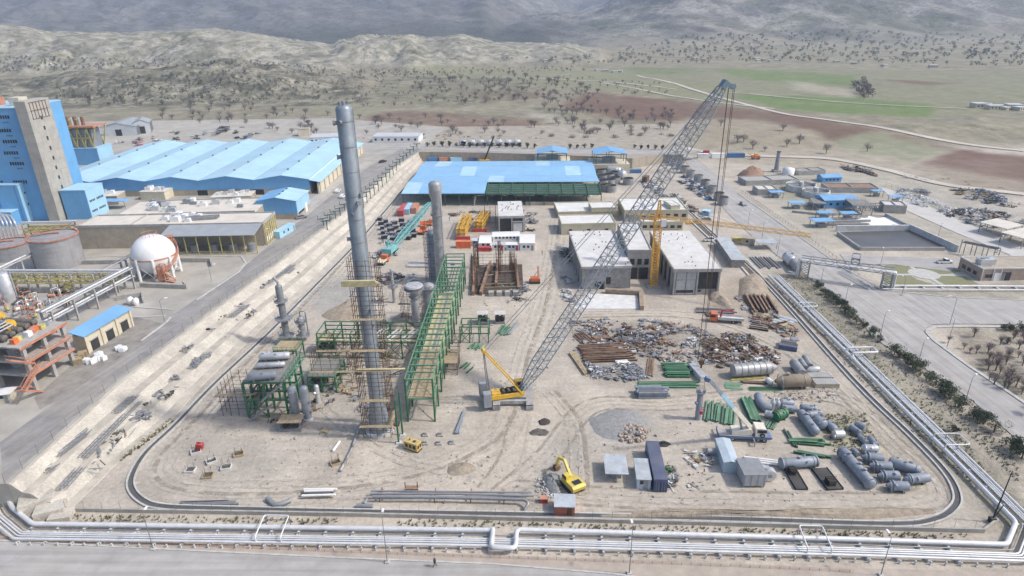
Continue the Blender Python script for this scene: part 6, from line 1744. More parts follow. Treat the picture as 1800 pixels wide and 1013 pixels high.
# ================================================================== WORKS ON THE LEFT PLATFORM
def wblock(name, label, cat, x0, y0, w, d, h, wallm, roofm, rz=0.0, z0=ZP, over=.15, roof_t=.3):
 o = thing(name, label, cat, (x0, y0, z0), rz)
 fx(o, 'wall', wallm, 0,0,-.1, w, d, h)
 fx(o, 'roof', roofm, -over, -over, h + .003, w + over, d + over, h + roof_t)
 return o
def add_windows(o, pts, ww, hh, m=GLASS, y=-.08, axis='x'):
 first = None
 for x, z in pts:
  if first is None:
   first = (MB().bx(-ww / 2,-.08,-hh / 2, ww / 2,.05, hh / 2) if axis == 'x' else MB().bx(-.05,-ww / 2,-hh / 2,.08, ww / 2, hh / 2)).bd('window', m, o)
   first.location = (x, 0, z) if axis == 'x' else (y, x, z)
  else: cpp(first, (x, 0, z) if axis == 'x' else (y, x, z), o)
# concrete stair tower and blue clad tower
A = P(88,391, ZP); B = P(106,391, ZP); wT = B.x - A.x; hT_ = ht(100,391,180, ZP)
o = wblock('stair_tower', 'tall bare concrete stair tower with small dark windows', 'tower', A.x, A.y, wT, 13.5, hT_, CONCW, CONCW, over=.0, roof_t=.2)
lv = [hT_ * k_ / 12 for k_ in range(1,12)]
add_windows(o, [(6.6, z + 1.2) for z in lv[:-1]], .9,1.4, OPENING, wT, 'y')
for z in lv: fx(o, 'floor_band', mat('floor_joint', (0.36,0.34,0.31),.9,.1,.4),-.04,-.04, z, wT + .04,13.54, z + .15)
g = MB()
for i in range(6): g.beam((wT + .1,2.0 + i * 1.8, hT_ - 6.5),(wT + .1,2.0 + i * 1.8, hT_ - .5),.16)
for z in (.5,3.5,6.5): g.beam((wT + .1,1.6, hT_ - z),(wT + .1,11.6, hT_ - z),.16)
g.bd('railing_grid', RUST, o)
hB_ = ht(60,389,192, ZP)
o = wblock('clad_tower', 'tall blue clad process building with rows of small windows', 'building', A.x - 62, A.y + 3.0,61.5,24, hB_, BLUEW, PBLUE)
fx(o, 'sunlit_edge', PBLUE, 61.0,-.15,0,61.65,.4, hB_)  # pale strip paints the sunlit right side of the tower in lighter blue
pts = []
for r_, f_ in enumerate((.93,.815,.72,.62,.525,.36)):
 for g_ in range(3): pts += [(61.5 - 5.2 - g_ * 9.5 - i * .95 - (1.0 if r_ % 2 else 0), hB_ * f_) for i in range(6)]
add_windows(o, pts, .62,1.25, OPENING)
add_windows(o, [(61.5 - 7.0 - g_ * 9.5, hB_ * (f_ - .045)) for f_ in (.93,.815,.72,.62,.525) for g_ in range(3)], 2.2,.45, mat('wall_vent', (0.07,0.20,0.40),.6,.1,1))
for i in range(5): MB().box((20 + i * 9,8, hB_ + 1.8),(4,5,3)).bd('roof_unit', (SALMON, CREAM, RUSTL)[i % 3], o)
h1 = ht(50,392,326, ZP)
o = wblock('blue_annex', 'stepped blue annex with small windows in front of clad tower', 'annex', P(12,392, ZP).x, P(50,392, ZP).y, P(50,392, ZP).x - P(12,392, ZP).x, 15, h1, BLUEW, SKYB)
wA = P(50,392, ZP).x - P(12,392, ZP).x
add_windows(o, [(3 + i * .9, z) for z in (h1 * .75, h1 * .45) for i in range(3)] + [(8 + i * .9, h1 * .45) for i in range(3)], .6,.9, OPENING, wA, 'y'); fx(o, 'sunlit_side', PBLUE, wA + .003,0.2,0, wA + .06,14.8, h1 - .2)  # sun-facing side painted in a paler blue than the front
for x in (.0,.85): fx(o, 'trim', CBLUE, wA * x + .1,-.1,0, wA * x + .35,.0, h1 - .3)
h2 = ht(26,398,374, ZP)
o = wblock('blue_shed', 'low blue shed with pale roof at foot of clad tower', 'shed', A.x - 50, P(26,398, ZP).y, P(26,398, ZP).x - A.x + 50,12, h2, BLUEW, SKYB)
h3_ = ht(140,384,334, ZP)
o = wblock('blue_annex', 'pale blue annex with window strips right of concrete stair tower', 'annex', P(120,386, ZP).x, P(140,386, ZP).y, 10,12, h3_, BLUEW, PBLUE)
fx(o, 'sunlit_side', PBLUE, 10.003,.1,0,10.06,11.9, h3_ - .1); add_windows(o, [(1.5 + i * .95, z) for z in (h3_ * .25, h3_ * .6) for i in range(10) if i not in (4,)], .6,.8, OPENING, 10.06, 'y')  # paler blue laid over this wall stands for sunlight on it
# big five-bay blue warehouse
Y0 = P(420,343, ZP).y; hv = ht(420,343,317, ZP); hr_ = hv + 1.9
Xs = [at_y(u, 317, Y0).x for u in (66,160,254,349,447,543)]
D_ = 6000
Y1 = P(568,243, ZP + hr_).y; D_ = Y1 - Y0
o = thing('warehouse', 'huge pale blue warehouse of five gabled bays', 'warehouse', (Xs[0], Y0, ZP))
for i in range(5):
 xa, xb = Xs[i] - Xs[0], Xs[i + 1] - Xs[0]; xm = (xa + xb) / 2
 MB().profile([(xa + .02,2.6),(xb - .02,2.6),(xb - .02, hv),(xm, hr_),(xa + .02, hv)], 0, D_).bd('gable_wall', BLUEW, o)
 fx(o, 'base_wall', TANW, xa + .02,.05,-.1, xb - .02, D_ - .1,2.59)
 for s, (x0_, z0_, x1_, z1_) in enumerate(((xa + .25, hv + .06, xm, hr_ + .06),(xm, hr_ + .06, xb - .25, hv + .06))):
  npn = 4
  for j in range(npn):
   ya, yb_ = -.4 + (D_ + .8) * j / npn, -.4 + (D_ + .8) * (j + 1) / npn - .05
   MB().add([(x0_, ya, z0_),(x1_, ya, z1_),(x1_, yb_, z1_),(x0_, yb_, z0_)] + [(x0_, ya, z0_ + .12),(x1_, ya, z1_ + .12),(x1_, yb_, z1_ + .12),(x0_, yb_, z0_ + .12)], [(0,3,2,1),(4,5,6,7),(0,1,5,4),(1,2,6,5),(2,3,7,6),(3,0,4,7)]).bd('roof_panel', SKYB, o)
 vm = None
 for j in range(5):
  y = D_ * (j + .6) / 5.4
  if vm is None: vm = MB().lathe((0,0,-.1),(0,0,.9), [(0,.35),(.5,.35),(.5,.6),(.8,.6),(1.0,.1)], 8).bd('roof_vent', STEEL, o); vm.location = (xm, y, hr_ + .1)
  else: cpp(vm, (xm, y, hr_ + .1), o)
WX = Xs[-1] - Xs[0]
MB().add([(WX + .1,-.3, hv - .4),(WX + 5.2,-.3, hv - 1.5),(WX + 5.2, D_ + .3, hv - 1.5),(WX + .1, D_ + .3, hv - .4)] + [(WX + .1,-.3, hv - .25),(WX + 5.2,-.3, hv - 1.35),(WX + 5.2, D_ + .3, hv - 1.35),(WX + .1, D_ + .3, hv - .25)], [(0,3,2,1),(4,5,6,7),(0,1,5,4),(1,2,6,5),(2,3,7,6),(3,0,4,7)]).bd('side_canopy', SKYB, o)
fx(o, 'canopy_fascia', WHITE, WX + .05,-.3, hv - .2, WX + .3, D_ + .3, hv + .1)
fx(o, 'side_wall', CREAM, WX + 3.4,0,-.1, WX + 4.2, D_, hv - 1.6)
for i in range(12): fx(o, 'side_pier', TANW, WX + 4.21, D_ * i / 12 + 1,-.1, WX + 4.5, D_ * i / 12 + 1.6, hv - 1.7)
for x in (.58,.79): fx(o, 'loading_door', OPENING, WX * x, -.05,0, WX * x + 4.5,.2,2.4)
# small blue gabled shed
hs1 = ht(519,386,354, ZP); a, b_ = P(450,354, ZP + hs1), P(519,354, ZP + hs1)
w = (b_ - a).length; dG = P(552,336, ZP + hs1).y - b_.y
o = thing('gabled_shed', 'mid sized blue gabled shed beside the works road', 'shed', (a.x, a.y, ZP), ang(a, b_) * .5)
fx(o, 'base_wall', TANW, .05,.05,-.1, w - .05, dG, 2.2)
MB().profile([(0,2.205),(w, 2.205),(w, hs1),(w / 2, hs1 + 1.4),(0, hs1)], 0, dG).bd('wall', BLUEW, o)
for s in (0,1):
 xa, za, xb, zb = ((-.5, hs1 - .1, w / 2, hs1 + 1.46),(w / 2, hs1 + 1.46, w + .5, hs1 - .1))[s]
 MB().add([(xa, -.4, za),(xb, -.4, zb),(xb, dG + .4, zb),(xa, dG + .4, za)] + [(xa, -.4, za + .15),(xb, -.4, zb + .15),(xb, dG + .4, zb + .15),(xa, dG + .4, za + .15)], [(0,3,2,1),(4,5,6,7),(0,1,5,4),(1,2,6,5),(2,3,7,6),(3,0,4,7)]).bd('roof_slope', (BLUE, SKYB)[s], o)
fx(o, 'sunlit_side', PBLUE, w + .004,.3,2.3, w + .07, dG - .2, hs1 - .3)  # sunlight painted as a lighter blue sheet on the right wall
add_windows(o, [(2 + i * 1.4,2.0) for i in range(5)], .9,.8, OPENING, w + .07, 'y'); fx(o, 'sliding_door', WHITE, w + .01, dG * .62,0, w + .1, dG * .78,3.8)
for i in range(4): fx(o, 'roof_light', GLASS, w * .5 - .3,4 + i * 4.2, hs1 + 1.5, w * .5 + .3,5.4 + i * 4.2, hs1 + 1.75)
# flat roofed workshops
def hvac(o, x, y, z, s=1.0, m=None):
 q = fx(o, 'roof_unit', m or WHITE, x - 1.3 * s, y - .9 * s, z, x + 1.3 * s, y + .9 * s, z + 1.5 * s)
 MB().lathe((x - .5 * s, y, z + 1.5 * s),(x - .5 * s, y, z + 1.7 * s), [(0,.5 * s),(.2 * s, .5 * s)], 10).bd('fan', STEEL, q)
hF = ht(230,436,396, ZP)
a, b_, c_ = P(134,398, ZP + hF), P(462,392, ZP + hF), P(492,373, ZP + hF)
(x0, y0), rz, w, d = rect3(a, b_, c_)
o = thing('workshop', 'wide flat cream roofed workshop with grey lean to canopy', 'building', (x0, y0, ZP), rz)
fx(o, 'wall', TANW, 0,0,-.1, w, d, hF - .5); fx(o, 'roof', ROOFC, 0,0, hF - .495, w, d, hF - .2)
for (u0, v0, u1, v1) in ((-.1,-.1, w + .1,.25),(-.1, d - .25, w + .1, d + .1),(-.1,.253,.25, d - .253),(w - .25,.253, w + .1, d - .253)): fx(o, 'parapet', CONC, u0, v0, hF - .6, u1, v1, hF + .25)
fx(o, 'roof_step', CONC, w * .28,.3, hF - .19, w * .285, d - .3, hF + .2)
cx0, cx1, cz = w * .5, w * .995,7.2
MB().add([(cx0,-.15, hF - .1),(cx1,-.15, hF - .1),(cx1,-8.5, hF - 1.6),(cx0,-8.5, hF - 1.6),(cx0,-.15, hF - .25),(cx1,-.15, hF - .25),(cx1,-8.5, hF - 1.75),(cx0,-8.5, hF - 1.75)], [(0,3,2,1),(4,5,6,7),(3,7,6,2),(0,4,7,3),(1,2,6,5)]).bd('canopy_roof', GROOF, o)
for i in range(9): fx(o, 'canopy_post', PYELLOW, cx0 + (cx1 - cx0) * i / 8 - .12,-8.3,-.1, cx0 + (cx1 - cx0) * i / 8 + .12,-8.06, hF - 1.8)
for i in range(5): MB().lathe((cx0 + 3 + i * 6.5,-5,0),(cx0 + 3 + i * 6.5,-5,3), [(0,1.5),(2.6,1.5),(3.0,.3)], 12).bd('bay_tank', STEEL, o)
for z in (.6,1.2): MB().beam((cx0,-8.6, z),(cx1,-8.6, z),.1).bd('guard_rail', PYELLOW, o)
for i in range(16): MB().beam((cx0 + (cx1 - cx0) * i / 15,-8.6,0),(cx0 + (cx1 - cx0) * i / 15,-8.6,1.2),.1).bd('guard_post', PYELLOW, o)
for x, y, s in ((.50,.35,1.2),(.52,.6,1.1),(.47,.75,1.3),(.55,.8,.9),(.6,.62,1),(.43,.5,.9),(.57,.3,.8)): hvac(o, w * x, d * y, hF - .19, s)
g = MB()
for k_ in range(2): g.beam((w * .55, d * .35 + k_ * 1.4, hF + .6),(w * .72, d * .5 + k_ * 1.4, hF + .6),.9,.8)
g.bd('roof_duct', STEEL, o)
for i in range(7): fx(o, 'pilaster', PYELLOW, w + .004, d * i / 7 + .3,-.1, w + .35, d * i / 7 + .6, hF - .7)
for i in range(6): fx(o, 'window', WHITE, w + .003, d * i / 7 + 1.4,1.0, w + .08, d * i / 7 + 3.0,2.8)
hF2 = ht(300,400,377, ZP) + 1.0
a, b_, c_ = P(205,379, ZP + hF2), P(448,372, ZP + hF2), P(260,354, ZP + hF2)
(x0, y0), rz, w, d = rect3(a, b_, c_)
o = thing('workshop', 'rear flat roofed workshop crowded with rooftop units', 'building', (x0, y0, ZP), rz)
fx(o, 'wall', TANW, 0,0,-.1, w, d, hF2 - .3); fx(o, 'roof', ROOFC, .0,.0, hF2 - .295, w, d, hF2)
for i in range(18): hvac(o, w * (.12 + .84 * random.random()), d * ru(.15,.85), hF2, ru(.7,1.25), random.choice([WHITE, STEEL, SILVER]))
for (u0, v0, u1, v1) in ((0,0, w, .25),(0, d - .25, w, d)): fx(o, 'parapet', CONC, u0, v0 - .1, hF2 + .003, u1, v1, hF2 + .4)
for (pf0, pf1, pb, vb, lb, n) in (((245,338),(288,338),(266,327),352, 'beige boxy plant room with rooftop units before the warehouse', 5),((160,347),(205,345),(185,338),362, 'low tan store beside pale blue annex', 2),((370,348),(440,345),(400,338),356, 'low pale service block with white rooftop units', 7)):
 h = ht(pf0[0], vb, pf0[1], ZP); (x0, y0), rz, w, d = block_at(pf0, pf1, pb, h, ZP)
 o = thing('plant_room', lb, 'building', (x0, y0, ZP), rz)
 fx(o, 'wall', CREAM if 'beige' in lb else TANW, 0,0,-.1, w, d, h); fx(o, 'roof', ROOFC, -.2,-.2, h + .003, w + .2, d + .2, h + .25)
 for i in range(n): hvac(o, w * ru(.15,.85), d * ru(.2,.8), h + .25, ru(.7,1.0), random.choice([WHITE, SILVER]))
o = thing('blue_canopy', 'little bright blue canopy between workshop and warehouse', 'canopy', P(202,366, ZP)); fx(o, 'roof', BLUE, -6,-2,3.2,6,3,3.4)
for x in (-5.5,5.5): fx(o, 'post', STEEL, x - .1,-1.8,0, x + .1,-1.6,3.2)
a, b_ = P(489,421, ZP), P(516,405, ZP); cabin((a + b_) / 2 + Vector((-.6,.9,0)), ang(a, b_), 'long light blue cabin with two dark windows on works road edge', PBLUE, SKYB, (b_ - a).length, 2.4,2.5, z=ZP, windows=2)
# grey twin warehouses and cooling structure
for (pf0, pf1, pb, vb, lb) in (((175,224),(238,222),(200,213),238, 'longer grey gabled store with dark door beyond works'),((232,218),(262,216),(250,211),234, 'shorter grey gabled store with dark door beyond works')):
 h = ht(pf1[0], vb, pf1[1], ZP); (x0, y0), rz, w, d = block_at(pf0, pf1, pb, h, ZP)
 o = thing('grey_store', lb, 'warehouse', (x0, y0, ZP), rz); gx = w * .68 if w > 25 else 0
 fx(o, 'wall', STEEL, 0,0,-.1, w, d, h)
 MB().profile([(gx, -.1),(w, -.1),(w, h),((gx + w) / 2, h + 2.2),(gx, h)], -.25, d).bd('gable_wall', LROOF, o)
 fx(o, 'door', OPENING, (gx + w) / 2 - 2,-.4,0,(gx + w) / 2 + 2,-.26, h * .7)
 MB().add([(gx - .3,-.6, h + .1),((gx + w) / 2,-.6, h + 2.5),((gx + w) / 2, d, h + 2.5),(gx - .3, d, h + .1),(w + .3,-.6, h + .1),(w + .3, d, h + .1)], [(0,1,2,3),(1,4,5,2)]).bd('gable_roof', GROOF, o)
 if gx: fx(o, 'roof', GROOF, -.3,-.3, h + .005, gx - .05, d, h + .4)
hb1 = ht(130,291,262, ZP); a = P(123,291, ZP); b_ = P(178,290, ZP)
o = wblock('cooling_tower', 'blue box with yellow braced cooling frame on top', 'cooling tower', a.x, a.y, (b_ - a).length, 14, hb1, BLUEW, PBLUE)
w = (b_ - a).length; hy = ht(150,291,226, ZP)
fx(o, 'sunlit_side', PBLUE, w + .003,.1,0, w + .08,13.9, hb1 - .1)  # lighter blue imitates sun on the right face of the box
fx(o, 'tank', STEEL, w * .12,2, hb1 + .31, w * .88,10, hy - 1)
for y in (1,11):
 for i in range(4):
  x0_, x1_ = w * i / 4, w * (i + 1) / 4; xm_ = (x0_ + x1_) / 2
  beams('brace', PYELLOW, o, [((xm_, y, hb1 + .3),(x0_ - (w / 2 - x0_) * .15, y, hy)),((xm_, y, hb1 + .3),(x1_ - (w / 2 - x1_) * .15, y, hy))], .5)
 beams('rail_beam', PYELLOW, o, [((-w * .08, y, hy),(w * 1.08, y, hy)),((0, y, (hb1 + hy) / 2),(w, y, (hb1 + hy) / 2))], .5)
fx(o, 'deck', SALMON, -w * .08,0, hy + .26, w * 1.08,12, hy + 1.0)
for i in range(9): MB().lathe((w * (.0 + .08 * i),4, hy + 1),(w * (.0 + .08 * i),4, hy + 5), [(0,.9),(3 + (i % 3) * .8,.9),(3.3 + (i % 3) * .8,.3)], 8).bd('fan_stack', (PYELLOW, WHITE, RUSTL)[i % 3], o)
# far low white buildings behind the warehouse
for k_, (pa, pb, vt, lb) in enumerate((((545,254),(600,252),243, 'low white building at far corner of the warehouse'),((655,251),(736,251),241, 'long low white building on the back road'),((525,240),(545,239),228, 'small tan block house on the slope behind warehouse'))):
 a, b_ = P(*pa, ZP), P(*pb, ZP)
 h = ht(pa[0], pa[1], vt, ZP); o = wblock('low_building', lb, 'building', a.x, a.y, (b_ - a).length, 14 if k_ < 2 else 6, h, WHITE if k_ < 2 else CREAM, LROOF if k_ < 2 else TANW, ang(a, b_))
 add_windows(o, [((b_ - a).length * (i + .5) / 7, h * .55) for i in range(7)], 1.4,1.3, GLASS) if k_ < 2 else None
# ---- garage with three doors
hg = ht(156,622,592, ZP); a, b_, c_ = P(156,622, ZP), P(234,573, ZP), P(120,594, ZP + hg)
(x0, y0), rz, w, d = rect3(a, b_, c_)
o = thing('garage', 'cream garage with blue roof and three dark doors', 'garage', (x0, y0, ZP), rz)
fx(o, 'wall', CREAM, 0,0,-.1, w, d, hg)
MB().add([(-.5,-.5, hg + .02),(w + .5,-.5, hg + .02),(w + .5, d + .5, hg + .9),(-.5, d + .5, hg + .9),(-.5,-.5, hg + .2),(w + .5,-.5, hg + .2),(w + .5, d + .5, hg + 1.08),(-.5, d + .5, hg + 1.08)], [(0,3,2,1),(4,5,6,7),(0,1,5,4),(1,2,6,5),(2,3,7,6),(3,0,4,7)]).bd('roof', BLUE, o)
for f_ in (.17,.5,.83):
 do = fx(o, 'door_opening', OPENING, w * f_ - w * .08,-.08,0, w * f_ + w * .08,.06, hg * .58); fx(do, 'door_frame', CONC, w * f_ - w * .09,-.14, hg * .58 + .003, w * f_ + w * .09,-.0, hg * .58 + .25)
for f_ in (.0,.33,.66,.985): fx(o, 'pier', CREAM, w * f_ - .2,-.35,0, w * f_ + .3,-.004, hg)
# ---- big bags and pallets
BAG = mat('woven_bag_white', (0.78,0.78,0.78),.8,.08,1.0)
bagm = None
for lb, gp_, spots in (('white bulk bag standing in the larger cluster by the garage', 'bulk bags in the larger cluster', [(153,638),(158,639),(163,639),(168,636),(172,634),(177,633),(183,633),(171,628),(176,626)]),('white bulk bag standing in the small cluster on the asphalt', 'bulk bags in the small cluster', [(207,616),(211,614),(215,618),(219,616)])):
 for u, v in spots:
  p = P(u, v, ZP)
  if bagm is None:
   bagm = MB().bx(-.56,-.56,0,.56,.56,.15).bx(-.6,-.6,.151,.6,.6,.95).bx(-.55,-.55,.951,.55,.55,1.15).top('bulk_bag', BAG, lb, 'bag', p, 0, gp_)
   for s in (-.3,.3): MB().beam((s, -.3,1.2),(s, .3,1.35),.08).bd('lifting_loop', BAG, bagm)
  else: dup(bagm, p, ru(0,3), lb, group=gp_, scale=ru(.85,1.0))
for i, (u, v) in enumerate(((133,636),(141,632),(138,640),(147,627))):
 o = thing('pallet_stack', 'stack of wooden pallets between concrete structure and garage', 'pallets', P(u, v, ZP),.5, 'pallet stacks')
 for k_ in range(5): fx(o, 'pallet', WOOD, -.9,-.6,.3 * k_ + .02,.9,.6,.3 * k_ + .24)
# ---- concrete process structure
a, b_ = P(64,684, ZP), P(130,641, ZP); rz = ang(a, b_); w = (b_ - a).length; hC = ht(64,684,610, ZP); d = 17
o = thing('process_structure', 'three level concrete process structure crowded with pipes and drums', 'structure', (a.x, a.y, ZP), rz)
colm = None
for i in range(3):
 for j in range(3):
  if colm is None: colm = MB().bx(-.4,-.4,-.1,.4,.4, hC).bd('column', CONC, o); colm.location = (w * i / 2, d * j / 2,0)
  else: cpp(colm, (w * i / 2, d * j / 2,0), o)
for z in (hC * .36, hC * .66, hC):
 fx(o, 'floor_slab', CONC, -1.2,-.7, z, w + .8, d + .8, z + .35)
 fx(o, 'edge_beam', SALMON, -1.25,-.78, z - .25, w + .85,-.705, z + .3)
for z in (hC * .36, hC * .66):
 for k_ in range(2): MB().beam((-1,-.7, z + .8 + k_ * .4),(w + .7,-.7, z + .8 + k_ * .4),.06).bd('handrail', SALMON, o)
 for i in range(4): MB().lathe((2 + i * 3.4,5, z + .35),(2 + i * 3.4,5, z + 2.4), [(0,1.1),(1.6,1.1),(2.0,.2)], 10).bd('drum', (STEEL, WHITE, DARK, SALMON)[i], o)
for s, (x0_, z0_, x1_, z1_, y_) in enumerate(((-.8,.1,-6, hC * .33,-2.6),(-6, hC * .33,-.8, hC * .66,-4.2),(-.5, hC * .66,-5.5, hC, -2.6))):
 st = MB().beam((x0_, y_, z0_),(x1_, y_, z1_),.15,.35).bd('stair_stringer', SALMON, o); MB().beam((x0_, y_ + 1.1, z0_),(x1_, y_ + 1.1, z1_),.15,.35).bd('stair_stringer', SALMON, o)
 g = MB()
 for k_ in range(12): t_ = (k_ + .5) / 12; g.bx(x0_ + (x1_ - x0_) * t_ - .15, y_, z0_ + (z1_ - z0_) * t_, x0_ + (x1_ - x0_) * t_ + .15, y_ + 1.1, z0_ + (z1_ - z0_) * t_ + .05)
 for yy in (y_, y_ + 1.1): g.beam((x0_, yy, z0_ + 1),(x1_, yy, z1_ + 1),.07)
 g.bd('stair_flight', SALMON, o)
for x, y in ((w * .45, d * .4),(w * .75, d * .75)):
 MB().lathe((x, y - .5, hC + 2.4),(x, y + .5, hC + 2.4), [(0,1.25),(.2,1.25),(.2,.8),(.8,.8),(.8,1.25),(1.0,1.25)], 18).bd('yellow_wheel', YELLOW, o)
 beams('wheel_leg', STEEL, o, [((x - 1.2, y - .8, hC + .3),(x, y - .8, hC + 2.4)),((x + 1.2, y - .8, hC + .3),(x, y - .8, hC + 2.4))], .2)
for i in range(5): MB().lathe((w * (.1 + .18 * i), d * .25, hC + 1.2),(w * (.1 + .18 * i), d * .95, hC + 1.2), [(0,.2),(.3,.75),(9,.75),(9.4,.2)], 10).bd('exchanger', mat('sooty_lagging', (0.16,0.145,0.13),.8,.25,.8), o)
for i in range(8): MB().box((w * (.06 + .11 * i), d * (.12 + .02 * (i % 3)), hC + .9),(1.2,1.1,1.1)).bd('pump_skid', (ORANGE, PYELLOW, STEEL, WHITE, SALMON)[i % 5], o)
for k_ in range(3): MB().pipe(rounded([(-1, d * .3 + k_ * .8, hC + 2.9 + .3 * k_),(w * .4, d * .3 + k_ * .8, hC + 2.9 + .3 * k_),(w * .4, d + 5, hC + 2.9 + .3 * k_)], .5),.18,7).bd('overhead_pipe', SILVER, o)
# further structure cut by the frame edge
a = P(-40,690, ZP); o = thing('process_structure', 'dark lower process structure with orange rails behind white kiosk', 'structure', (a.x - 4, a.y + 7, ZP), rz)
for i in range(3):
 for j in range(3): fx(o, 'column', CONC, 5 * i - .3,6 * j - .3,-.1,5 * i + .3,6 * j + .3,7)
for z in (3.2,7.0): fx(o, 'floor_slab', CONC, -1,-1, z, 11,13, z + .3); beams('handrail', SALMON, o, [((-1,-1, z + 1.2),(11,-1, z + 1.2)),((11,-1, z + 1.2),(11,13, z + 1.2))], .08)
for i in range(8): MB().lathe((1 + (i % 4) * 2.7,3 + (i // 4) * 5,7.3),(1 + (i % 4) * 2.7,3 + (i // 4) * 5,9.5), [(0,.9),(1.8,.9),(2.2,.1)], 9).bd('drum', (STEEL, SILVER, SALMON, WHITE)[i % 4], o)
# kiosk
o = cabin(P(14,704, ZP),.2, 'small white kiosk with wide flat roof by concrete structure', CREAM, WHITE, 2.6,2.2,2.2, z=ZP, windows=1, name='kiosk', cat='kiosk', over=.45)
# ---- tanks
def tank(pc, rpx, vtop, label, m, rimm, rails=True):
 c_ = P(*pc, ZP); r = px2m(rpx, c_); h = ht(pc[0], pc[1], vtop, ZP)
 o = thing('storage_tank', label, 'tank', c_)
 MB().slathe((0,0,-.1),(0,0, h), [(0, r),(h * .5, r),(h + .1, r)], 32).bd('shell', m, o)
 MB().lathe((0,0, h),(0,0, h + r * .12), [(0, r * .99),(r * .12,.1)], 32, ends=False).bd('roof', m, o)
 for z in np.linspace(.2,.95,6): MB().lathe((0,0, h * z),(0,0, h * z + .12), [(0, r),(0, r + .07),(.12, r + .07),(.12, r)], 32, ends=False).bd('girth_ring', m, o)
 MB().lathe((0,0, h),(0,0, h + .3), [(0, r * .98),(0, r + .35),(.3, r + .35),(.3, r * .98)], 32, ends=False).bd('rim_walkway', rimm, o)
 g = MB().pipe([((r + .3) * math.cos(k / 24 * 2 * math.pi),(r + .3) * math.sin(k / 24 * 2 * math.pi), h + 1.3) for k in range(25)], .05,4)
 for k in range(24): g.beam(((r + .3) * math.cos(k / 24 * 2 * math.pi),(r + .3) * math.sin(k / 24 * 2 * math.pi), h + .2),((r + .3) * math.cos(k / 24 * 2 * math.pi),(r + .3) * math.sin(k / 24 * 2 * math.pi), h + 1.3),.05)
 g.bd('handrail', rimm, o)
 MB().beam((-r * .8,-r * .1, h + r * .14),(r * .3, r * .1, h + r * .16),1.0,.2).bd('roof_walkway', rimm, o)
 return o
tank((108,465),37,415, 'large grey storage tank with orange rimmed roof', TANK, SALMON)
tank((22,452),30,428, 'wide grey storage tank with orange roof next to blue shed', TANK, SALMON)
tank((40,438),14,424, 'small orange topped tank behind the large storage tanks', TANK, SALMON)
c_ = P(20,528, ZP); o = thing('silver_silo', 'narrow silver vertical vessel at edge of pipe yard', 'vessel', c_); hq = ht(20,528,478, ZP)
MB().slathe((0,0,0),(0,0, hq), [(0,1.8),(hq - .8,1.8),(hq - .3,1.3),(hq, .1)], 18).bd('shell', SILVER, o); MB().beam((1.9,0,0),(1.9,0, hq),.2).bd('ladder', STEEL, o)
# sphere
c_ = P(279,482, ZP); r = px2m(35.5, c_); zc_ = ht(279,482,447, ZP) * 1.0
o = thing('gas_sphere', 'white spherical gas tank on braced white legs', 'sphere tank', c_)
MB().slathe((0,0, zc_ - r),(0,0, zc_ + r), [(r - r * math.cos(math.pi * k / 16), r * math.sin(math.pi * k / 16)) for k in range(17)], 32).bd('shell', mat('sphere_white', (0.80,0.80,0.80),.35,.04,.3, streak=.15), o)
for k in range(8):
 a_ = 2 * math.pi * (k + .5) / 8; x, y = (r + .1) * math.cos(a_),(r + .1) * math.sin(a_)
 MB().tube((x, y, -.1),(x * .99, y * .99, zc_ * 1.02),.45,10).bd('leg', WHITE, o)
 a2 = 2 * math.pi * (k + 1.5) / 8; x2, y2 = (r + .1) * math.cos(a2),(r + .1) * math.sin(a2)
 beams('tie_rod', WHITE, o, [((x, y, .6),(x2, y2, zc_ * .75)),((x2, y2,.6),(x, y, zc_ * .75))], .14)
MB().lathe((0,0, zc_ - .3),(0,0, zc_ + .1), [(0, r),(0, r + .12),(.4, r + .12),(.4, r)], 32, ends=False).bd('equator_band', SALMON, o)
def spiral(o, r, z0, z1, a0, a1, m, n=26):
 g = MB(); pi_ = None
 ring = [((r) * math.cos(a0 + (a1 - a0) * k / n),(r) * math.sin(a0 + (a1 - a0) * k / n), z0 + (z1 - z0) * k / n) for k in range(n + 1)]
 for dz in (0,.5,1.1): g.pipe([(x, y, z + dz) for x, y, z in ring], .09 if dz else .2,5)
 for p in ring: g.beam(p, (p[0], p[1], p[2] + 1.1),.09); g.beam(p, (p[0] * .86, p[1] * .86, p[2]),.4,.08)
 g.bd('spiral_stair', m, o)
spiral(o, r * 1.08,1.0, zc_ + r * .35,-1.2,.9, SALMON)
lattice(MB(),(r * .75,-r * .95,0),(r * .75,-r * .95, zc_ * .8),1.8,1.8,4,.25,.16).bd('stair_tower', SALMON, o)
MB().beam((r * .75,-r * .95,.3),(r * 1.35,-r * 1.15,.3),1.0,.3).beam((r * .9,-r, zc_ * .45),(r * 1.3,-r * .9,.4),.8,.2).bd('stair_foot', SALMON, o)
g = MB().pipe([(2.2 * math.cos(k / 12 * 2 * math.pi),2.2 * math.sin(k / 12 * 2 * math.pi), zc_ + r + .6) for k in range(13)], .08,5)
for k in range(12): g.beam((2.2 * math.cos(k / 12 * 2 * math.pi),2.2 * math.sin(k / 12 * 2 * math.pi), zc_ + r * .9),(2.2 * math.cos(k / 12 * 2 * math.pi),2.2 * math.sin(k / 12 * 2 * math.pi), zc_ + r + .6),.07)
MB
g.bd('crown_rail', SALMON, o)
lattice(MB(),(-r * 1.1, r * .5, zc_ * 1.4),(r * .6, r * .9, zc_ * 1.5),1.5,1.5,8,.22,.14).bd('top_gangway', SALMON, o)
